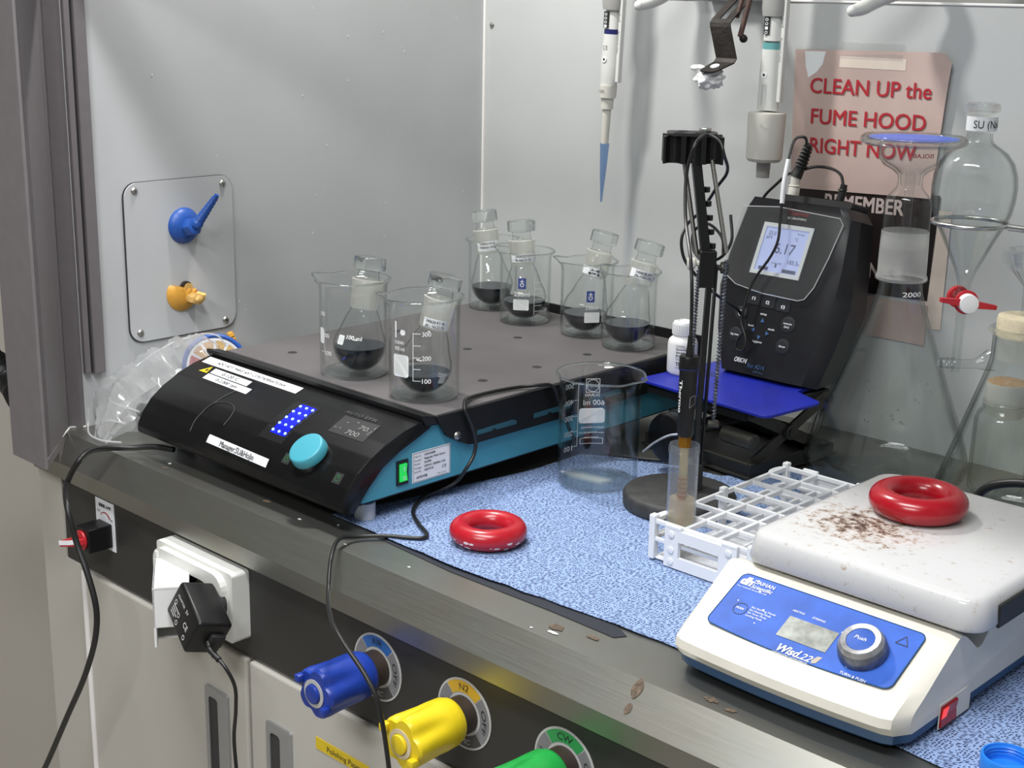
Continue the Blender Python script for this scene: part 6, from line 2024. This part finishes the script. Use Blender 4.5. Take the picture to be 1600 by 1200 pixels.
finish('tap_handle', b, M['red_sw'], t, smooth=False)
# ring support on its stand beyond the right edge
rs = thing('ring_support', 'thin steel support ring and rod holding the separating funnel', 'ring support', (1.13, -.175, .0032))
b = B(); torus(b, (sx, sy, .3085), .0372, .0024, 56, 12)
finish('ring', b, M['chrome'], rs)
b = B(); cyl(b, (sx + .0395, sy + .002, .3085), (1.135, -.168, .3085), .0036, seg=14)
finish('ring_rod', b, M['chrome'], rs)
b = B(); cyl(b, (1.135, -.160, .012), (1.135, -.160, .50), .0060, seg=18)
finish('stand_rod', b, M['chrome'], rs)
b = B(); box(b, 1.075, 1.195, -.215, -.105, .0034, .0130, .002)
finish('stand_base', b, M['base_grey'], rs, smooth=False)

# second filtering flask with beige stopper and small funnel
fx, fy = .947, -.19
t = thing('side_arm_flask', 'conical flask with hooked side arm and beige stopper at the right edge', 'flask', (fx, fy, .0032))
b = B()
lathe(b, [(0, .0012), (.060, .0012), (.0700, .0060), (.0745, .0130), (.0750, .0220), (.0715, .0400), (.0560, .0900), (.0410, .1380), (.0330, .1640), (.0298, .1760), (.0290, .1850), (.0290, .2050), (.0300, .2075)], 60, (fx, fy, .0032))
lathe(b, [(0, .0050), (.060, .0050), (.0680, .0090), (.0718, .0150), (.0720, .0220), (.0685, .0400), (.0530, .0900), (.0380, .1380), (.0300, .1640), (.0268, .1760), (.0262, .2050)], 60, (fx, fy, .0032))
finish('flask_body', b, M['glass_w'], t)
b = B(); torus(b, (fx, fy, .2115), .0300, .0040, 48, 12, sz=.9)
finish('neck_lip', b, M['glass_s'], t)
b = B(); lathe(b, [(.0262, .2060), (.0240, .1830), (0, .1830)], 44, (fx, fy, 0))
finish('stopper_taper', b, M['frost'], t)
b = B(); lathe(b, [(.0262, .2060), (.0268, .2220), (.0258, .2262), (0, .2268)], 44, (fx, fy, 0))
finish('stopper', b, M['cork'], t)
b = B()
sd = -tr_
p0 = Vector((fx, fy, .1775)) + sd * .029
tube(b, [p0 + Vector((0, 0, .004)), p0 + sd * .010 + Vector((0, 0, .0010)), p0 + sd * .022 + Vector((0, 0, -.0005)), p0 + sd * .050], lambda q: .0115 - .0068 * min(1, q * 1.9), 18, smooth=6, cap=False)
for k in range(3): torus(b, (0, 0, 0), .0046, .0014, 20, 8, mat=Matrix.Translation(p0 + sd * (.038 + k * .0050)) @ sd.to_track_quat('Z', 'Y').to_matrix().to_4x4())
finish('side_arm', b, M['glass_w'], t)
b = B()
tube(b, [p0 + sd * .050, p0 + sd * .0522], lambda q: .0056, 18)
finish('side_arm_bead', b, M['glass_s'], t)
b = B(); cyl(b, (fx, fy, .0050), (fx, fy, .0085), .058, seg=48)
finish('shallow_liquid', b, M['milky'], t)
t = thing('small_funnel', 'small thick-rimmed glass funnel standing in the beige flask stopper', 'funnel', (fx, fy, .19))
b = B(); lathe(b, [(.0052, .1900), (.0052, .2500), (.0058, .2560), (.0120, .2640), (.0170, .2700), (.0200, .2760)], 40, (fx, fy, 0)); lathe(b, [(.0036, .1900), (.0036, .2540), (.0100, .2650), (.0150, .2720)], 40, (fx, fy, 0))
finish('funnel_glass', b, M['glass_w'], t)
b = B(); lathe(b, [(.0160, .2740), (.0262, .2750), (.0280, .2780), (.0284, .2860), (.0272, .2910), (.0240, .2925), (.0200, .2900), (.0150, .2740)], 52, (fx, fy, 0))
finish('funnel_rim', b, M['glass_s'], t)

# stoppered bottle behind
bx, by = .8890, -.0815
t = thing('stoppered_bottle', 'glass bottle with tan-topped pale stopper half hidden behind the side arm flask', 'bottle', (bx, by, .0032))
b = B(); lathe(b, [(0, .0030), (.028, .0030), (.0310, .006), (.0315, .012), (.0310, .085), (.0280, .0930), (.0240, .0975), (.0235, .1040)], 44, (bx, by, 0)); lathe(b, [(0, .0065), (.027, .0065), (.0290, .012), (.0288, .084), (.0262, .0910), (.0222, .0960), (.0215, .1040)], 44, (bx, by, 0))
finish('bottle_glass', b, M['glass_w'], t)
b = B(); torus(b, (bx, by, .1050), .0230, .0018, 44, 8)
finish('bottle_lip', b, M['glass_s'], t)
b = B(); lathe(b, [(0, .0900), (.0195, .0900), (.0222, .1070), (.0225, .1260), (.0218, .1275)], 44, (bx, by, 0))
finish('stopper', b, M['cork_side'], t)
b = B(); lathe(b, [(.0218, .1275), (.0190, .1288), (0, .1290)], 44, (bx, by, 0))
finish('stopper_top', b, M['tan_top'], t)

# ================================================================== things hanging on the back wall
def pipette(x, y, tip, ring, word, label, dx):
    """hand pipette hanging vertically; dx leans the lower end"""
    t = thing('hand_pipette', label, 'pipette', (x, y, .40))
    lean = Matrix.Translation((x, y, .52)) @ Matrix.Rotation(dx, 4, 'Y')
    fr = Vector((.69, -.724, 0)).normalized()   # towards the viewer
    Mt = lean
    def ovl(zs, mi, name, m, sx=1.0, sy=.72, ox=0.0):
        b = B(); g = bmesh.new(); lathe(g, zs, 28)
        for v in g.verts: v.co.x = v.co.x * sx + ox; v.co.y *= sy
        merge(b, g, mat=Mt)
        return finish(name, b, m, t, angle=30)
    if tip == 'blue':
        ovl([(0, .13), (.012, .13), (.0150, .10), (.0165, .02), (.0165, -.008), (.0150, -.0155), (0, -.0165)], 0, 'finger_grip', M['pip_grey'])
        ovl([(0, -.012), (.0102, -.012), (.0106, -.046), (0, -.047)], 0, 'handle', M['pip'])
        ovl([(.0112, -.0400), (.0112, -.0470)], 0, 'volume_ring', M[ring])
        ovl([(0, -.0465), (.0118, -.0465), (.0128, -.085), (.0128, -.1110), (.0122, -.1130), (0, -.1132)], 0, 'lower_handle', M['pip'])
        ovl([(0, -.1130), (.0118, -.1132), (.0112, -.1290), (.0085, -.1300), (.0082, -.1440), (0, -.1450)], 0, 'collar', M['pip_beige'], 1, 1)
        ovl([(0, -.1440), (.0060, -.1442), (.0050, -.1900), (0, -.1910)], 0, 'nozzle', M['pip_beige'], 1, 1)
        ovl([(.0064, -.1900), (.0060, -.1960), (.0040, -.232), (.0012, -.2690), (0, -.2700)], 0, 'pipette_tip', M['tip_blue'], 1, 1)
    else:
        ovl([(0, .13), (.012, .13), (.0150, .10), (.0165, .02), (.0165, -.008), (.0150, -.0175), (0, -.0185)], 0, 'finger_grip', M['pip_grey'])
        ovl([(0, -.012), (.0112, -.012), (.0116, -.046), (0, -.052)], 0, 'handle', M['pip'])
        ovl([(.0122, -.0480), (.0122, -.0560)], 0, 'volume_ring', M[ring])
        ovl([(0, -.0560), (.0126, -.0560), (.0138, -.090), (.0142, -.1280), (0, -.1295)], 0, 'lower_handle', M['pip'])
        ovl([(0, -.1290), (.0225, -.1310), (.0232, -.1345), (.0222, -.1860), (.0195, -.1900), (0, -.1905)], 0, 'wide_collar', M['pip_beige'], 1, 1)
        ovl([(0, -.1900), (.0088, -.1905), (.0082, -.2100), (0, -.2105)], 0, 'nozzle', M['pip_grey'], 1, 1)
    # ejector bar along the right
    b = B(); box(b, .0135, .0190, -.0040, .0040, -.108 if tip == 'blue' else -.118, .02, .0012, mat=Mt)
    eb = finish('ejector_bar', b, M['pip'], t, smooth=False)
    b = B()
    text(b, 'eppendorf', lambda u, v: Mt @ Vector((.0140 + v, -.0043, .000 - u)), .030, .0030, 0, 0, bold=.01)
    text(b, 'Research plus', lambda u, v: Mt @ Vector((.0140 + v, -.0043, -.042 - u)), .028, .0026, 0, 0)
    finish('lettering', b, M['grey_ink'], eb, smooth=False)
    ry = -.0092
    z0 = -.014
    b = B(); box(b, -.0070, .0005, ry - .0004, ry + .003, -.0385, -.0175, mat=Mt)
    wn = finish('volume_window', b, M['ink'], t, smooth=False)
    b = B()
    for k, ch in enumerate(word): text(b, ch, lambda u, v, k=k: Mt @ Vector((-.0055 + v, ry - .0008, -.0195 - k * .0050 - u)), .0034, .0045, 0, 0)
    finish('window_digits', b, M['white_ink'], wn, smooth=False)
    b = B(); zc = -.079 if tip == 'blue' else -.086
    for r0, r1, m in ((.0040, 0, 'specks'), (.0016, 0, 'ink')):
        b = B(); cyl(b, Mt @ Vector((-.0020, -.0098, zc)), Mt @ Vector((-.0020, -.0102 - (.0003 if m == 'ink' else 0), zc)), r0, seg=20)
        finish('button_eye', b, M[m], t, smooth=False)
    b = B()
    if tip == 'blue':
        text(b, 'CE', lambda u, v: Mt @ Vector((-.006 + u, -.0091, -.0665 + v)), .0080, .0055); text(b, '1000', lambda u, v: Mt @ Vector((-.007 + u, -.0120, -.1220 + v)), .0100, .0038)
    else:
        text(b, '10 mL', lambda u, v: Mt @ Vector((.0060 + u, -.0222, -.1470 + v)), .0100, .0038); frect(b, lambda u, v: Mt @ Vector((u, -.0100, v)), -.004, .003, -.122, -.097)
    finish('print', b, M['dial_rim'] if tip != 'blue' else M['grey_ink'], t, smooth=False)
    # hanger hook it rests in, fixed to the wall
    h = thing('pipette_hanger', 'white curved wall hook behind ' + ('the blue-tipped pipette' if tip == 'blue' else 'the pipette with wide beige collar'), 'hook', (x, 0, .56))
    b = B(); box(b, x - .012, x + .012, -.0080, -.0005, .535, .62, .002); tube(b, [(x, -.006, .58), (x, -.024, .575), (x, -.0300, .578)], .0055, 12, smooth=4)
    finish('hook_body', b, M['white_pl'], h)
    return t


pipette(.2835, -.046, 'blue', 'navy', '0001', 'grey and white pipette with navy ring and blue tip', R(2.0))
pipette(.5345, -.046, 'collar', 'tealring', '0010', 'grey and white pipette with teal ring and wide beige collar', R(0.5))


def empty_hook(x, label, tipx):
    t = thing('pipette_hanger', label, 'hook', (x, 0, .56))
    b = B(); P = spline([(tipx, -.088, .5115), (tipx + .004, -.075, .5145), (tipx + .008, -.052, .5240), (x + .010, -.030, .545), (x, -.006, .57)], 8)
    tube(b, P, lambda q: .0065 + .0030 * min(1, q * 2), 14)
    g = bmesh.new(); bmesh.ops.create_uvsphere(g, u_segments=14, v_segments=8, radius=.0066)
    for v in g.verts: v.co += Vector((tipx, -.088, .5115))
    merge(b, g); box(b, x - .012, x + .012, -.0080, -.0005, .545, .62, .002)
    finish('hook_arm', b, M['pip'], t)


empty_hook(.372, 'empty white wall hook between the blue-tipped pipette and the rusty bracket', .3605)
empty_hook(.700, 'empty white wall hook above the pinkish notice', .6650)
b = B(); box(b, .405, .505, -.022, -.0005, .5232, .545, .001)
o = finish('hanging_rail', b, M['rust'], smooth=False)
tag(o, 'dark rusty rail on the wall above the frame edge carrying the bracket', 'rail')
t = thing('rusty_bracket', 'rusty bent iron clamp bracket hanging from the top of the back wall', 'bracket', (.49, -.06, .44))
b = B()
xc, w = .4905, .0150
pro = [(-.022, .531), (-.050, .516), (-.082, .4985), (-.0875, .4940), (-.0885, .4890), (-.0850, .462), (-.0835, .4525), (-.0865, .4480), (-.112, .4390), (-.116, .4375)]
tk = .0016
g = bmesh.new()
def strip(bm, pro, x0f, x1f, tk):
    A = []
    for i, (y, z) in enumerate(pro):
        a = Vector(pro[max(i - 1, 0)]); c_ = Vector(pro[min(i + 1, len(pro) - 1)]); d = (c_ - a).normalized(); nn = Vector((-d.y, d.x)) * tk
        A.append([bm.verts.new((x0f(i), y, z)), bm.verts.new((x1f(i), y, z)), bm.verts.new((x1f(i), y + nn.x, z + nn.y)), bm.verts.new((x0f(i), y + nn.x, z + nn.y))])
    for i in range(len(A) - 1):
        for j in range(4): bm.faces.new((A[i][j], A[i][(j + 1) % 4], A[i + 1][(j + 1) % 4], A[i + 1][j]))
    bm.faces.new(A[0]); bm.faces.new(list(reversed(A[-1])))
sh = [-.012, -.010, -.006, -.005, -.004, .002, .004, .003, .000, .001]
# upper flange splits round a slot
strip(g, pro[:3], lambda i: xc - w + sh[i], lambda i: xc - .004 + sh[i], tk)
strip(g, pro[:3], lambda i: xc + .005 + sh[i], lambda i: xc + w + sh[i], tk)
strip(g, pro[2:], lambda i: xc - w + sh[i + 2] + (.006 if i == 7 else .002 if i == 6 else 0), lambda i: xc + w + sh[i + 2] - (.008 if i == 7 else .003 if i == 6 else 0), tk)
merge(b, g)
finish('bent_strip', b, M['rust'], t, smooth=False)
b = B(); torus(b, (0, 0, 0), .0048, .0011, 24, 8, mat=Matrix.Translation((xc + .001, -.101, .4435)) @ Matrix.Rotation(R(20), 4, 'X'))
lathe(b, [(0, .0012), (.0046, .0012)], 24, mat=Matrix.Translation((xc + .001, -.101, .4430)) @ Matrix.Rotation(R(20), 4, 'X'))
finish('bolt_hole', b, M['specks'], t)
b = B(); cyl(b, (xc + .016, -.052, .540), (xc + .013, -.070, .478), .0034, seg=12); cyl(b, (xc + .006, -.052, .540), (xc + .004, -.066, .500), .0028, seg=12)
finish('clamp_rod', b, M['rust_red'], t)
b = B(); g = bmesh.new(); bmesh.ops.create_icosphere(g, subdivisions=2, radius=.0052)
for v in g.verts: v.co = v.co * (1 + .15 * noise.noise(v.co * 200)) + Vector((xc + .0165, -.068, .4760))
merge(b, g); finish('wing_nut', b, M['rust'], t)
# crumpled tissue tucked under the bracket
b = B(); g = bmesh.new(); bmesh.ops.create_icosphere(g, subdivisions=4, radius=.013)
for v in g.verts:
    d = v.co.normalized()
    k = 1 + .55 * noise.noise(d * 2.1 + Vector((3, 1, 2))) + .35 * abs(noise.noise(d * 5.5)) + .08 * noise.noise(d * 12)
    v.co = Vector((d.x * 1.25, d.y * .9, d.z * .85)) * .0135 * k + Vector((xc - .008, -.098, .4285))
merge(b, g)
g = bmesh.new(); bmesh.ops.create_icosphere(g, subdivisions=3, radius=.006)
for v in g.verts:
    d = v.co.normalized(); v.co = Vector((d.x * 2.0, d.y * .8, d.z * .75)) * .0055 * (1 + .4 * noise.noise(d * 3)) + Vector((xc - .022, -.103, .4400))
merge(b, g)
o = finish('tissue_wad', b, M['tissue'], angle=180)
tag(o, 'crumpled white tissue tucked under the rusty bracket', 'tissue')

# ================================================================== plastic bag and indicator dial by the left wall
wc = Vector((.052, -.528, .060))
wn = Vector((.80, -.58, .16)).normalized()
wm = Matrix.Translation(wc) @ wn.to_track_quat('Z', 'Y').to_matrix().to_4x4()
t = thing('indicator_dial', 'round dial with red and tan wedges and blue rim inside the plastic bag', 'dial', wc)
b = B(); cyl(b, (0, 0, -.004), (0, 0, 0), .0365, seg=48, mat=wm)
finish('disc', b, M['white_lab'], t, smooth=False)
for k in range(12):
    a0 = 2 * PI * k / 12 + .06; a1 = 2 * PI * (k + 1) / 12 - .06
    b = B(); vs = [wm @ Vector((.011 * math.cos(a0), .011 * math.sin(a0), .0005)), wm @ Vector((.011 * math.cos(a1), .011 * math.sin(a1), .0005))] + [wm @ Vector((.0325 * math.cos(a1 + (a0 - a1) * q / 4), .0325 * math.sin(a1 + (a0 - a1) * q / 4), .0005)) for q in range(5)]
    b.faces.new([b.verts.new(p) for p in vs])
    finish('colour_wedge', b, M[('indicator_tan', 'indicator_tan', 'indicator_tan', 'indicator_orange', 'indicator_orange', 'indicator_red', 'indicator_red', 'indicator_red', 'dial_blue', 'dial_blue', 'indicator_tan', 'indicator_tan')[k]], t, smooth=False)
b = B(); torus(b, (0, 0, -.001), .0385, .0030, 48, 10, mat=wm)
finish('blue_rim', b, M['blue_noz'], t)
b = B(); lathe(b, [(.0085, .0006), (.0080, .004), (0, .0045)], 24, mat=wm); finish('hub', b, M['white_pl'], t)
t = thing('orange_fitting', 'small ribbed orange hose fitting behind the dial below the wall plate', 'fitting', (.020, -.478, .06))
b = B(); pr = [(0, 0), (.0075, 0), (.0075, .004)]
for k in range(7): pr += [(.0068 - k * .00025, .005 + k * .0052), (.0052 - k * .00025, .0095 + k * .0052)]
pr += [(0, .0420)]
lathe(b, pr, 20, mat=Matrix.Translation((.022, -.470, .052)) @ Vector((-.05, -.30, .95)).to_track_quat('Z', 'Y').to_matrix().to_4x4())
finish('ribbed_barb', b, M['orange'], t, angle=25)
b = B(); cyl(b, (.022, -.470, .002), (.022, -.470, .0525), .008, seg=18, bev=.001)
finish('fitting_body', b, M['orange'], t)
t = thing('black_plug', 'black ribbed plug seen through the clear plastic bag', 'plug', (.085, -.615, .03))
b = B(); cyl(b, (.050, -.640, .024), (.112, -.602, .024), .0085, seg=18, bev=.002)
finish('plug_body', b, M['black_matt'], t)
for k in range(6):
    b = B(); torus(b, (0, 0, 0), .0085, .0009, 20, 6, mat=Matrix.Translation(Vector((.062, -.6326, .024)) + Vector((.062, .038, 0)).normalized() * k * .006) @ Vector((.062, .038, 0)).to_track_quat('Z', 'Y').to_matrix().to_4x4())
    finish('plug_rib', b, M['black'], t)

# bag: crumpled closed film lying between post, wall and stirrer
b = B()
nu, nv = 40, 22
ctr = spline([(.068, -.705, .004), (.050, -.672, .030), (.048, -.640, .042), (.055, -.610, .052), (.060, -.580, .062), (.064, -.552, .070), (.066, -.540, .074)], 8)
wid = [.010, .042, .048, .048, .046, .042, .026]
hei = [.004, .026, .034, .040, .040, .036, .026]
rings = []
n_ = len(ctr)
for i, c in enumerate(ctr):
    f_ = i / (n_ - 1) * 6; k = min(5, int(f_)); w_i = wid[k] + (wid[k + 1] - wid[k]) * (f_ - k); h_i = hei[k] + (hei[k + 1] - hei[k]) * (f_ - k)
    ring = []
    for j in range(nv):
        a = 2 * PI * j / nv
        d = Vector((math.cos(a) * w_i, -.15 * math.sin(a) * h_i, math.sin(a) * h_i))
        q = c + d
        kk = noise.noise(Vector((i * .22, math.cos(a) * 2.2, math.sin(a) * 2.2))) * .008 + abs(noise.noise(Vector((i * .5, math.cos(a) * 3.5, math.sin(a) * 4)))) * .006
        q += d.normalized() * kk
        q.x = min(max(q.x, .0055), .1185 if q.y > -.69 else .15); q.z = max(q.z, .0022)
        q.y = min(q.y, -.500)
        ring.append(b.verts.new(q))
    rings.append(ring)
for i in range(n_ - 1):
    for j in range(nv): b.faces.new((rings[i][j], rings[i][(j + 1) % nv], rings[i + 1][(j + 1) % nv], rings[i + 1][j]))
bag = finish('plastic_bag', b, M['bag'], angle=22)
tag(bag, 'crumpled clear plastic bag beside the grey post at the left of the stirrer', 'bag')
for pts in ([(.020, -.690, .030), (.024, -.694, .012), (.045, -.705, .006), (.075, -.706, .005), (.10, -.695, .006)], [(.030, -.668, .040), (.060, -.678, .042), (.105, -.672, .040)], [(.050, -.690, .020), (.072, -.692, .026), (.095, -.685, .026)], [(.048, -.640, .078), (.052, -.615, .092), (.056, -.590, .102)], [(.058, -.578, .104), (.064, -.552, .108), (.072, -.536, .104), (.078, -.528, .090)]):
    b = B(); tube(b, pts, .0011, 7, smooth=6)
    finish('bag_fold', b, M['bag_edge'], bag)
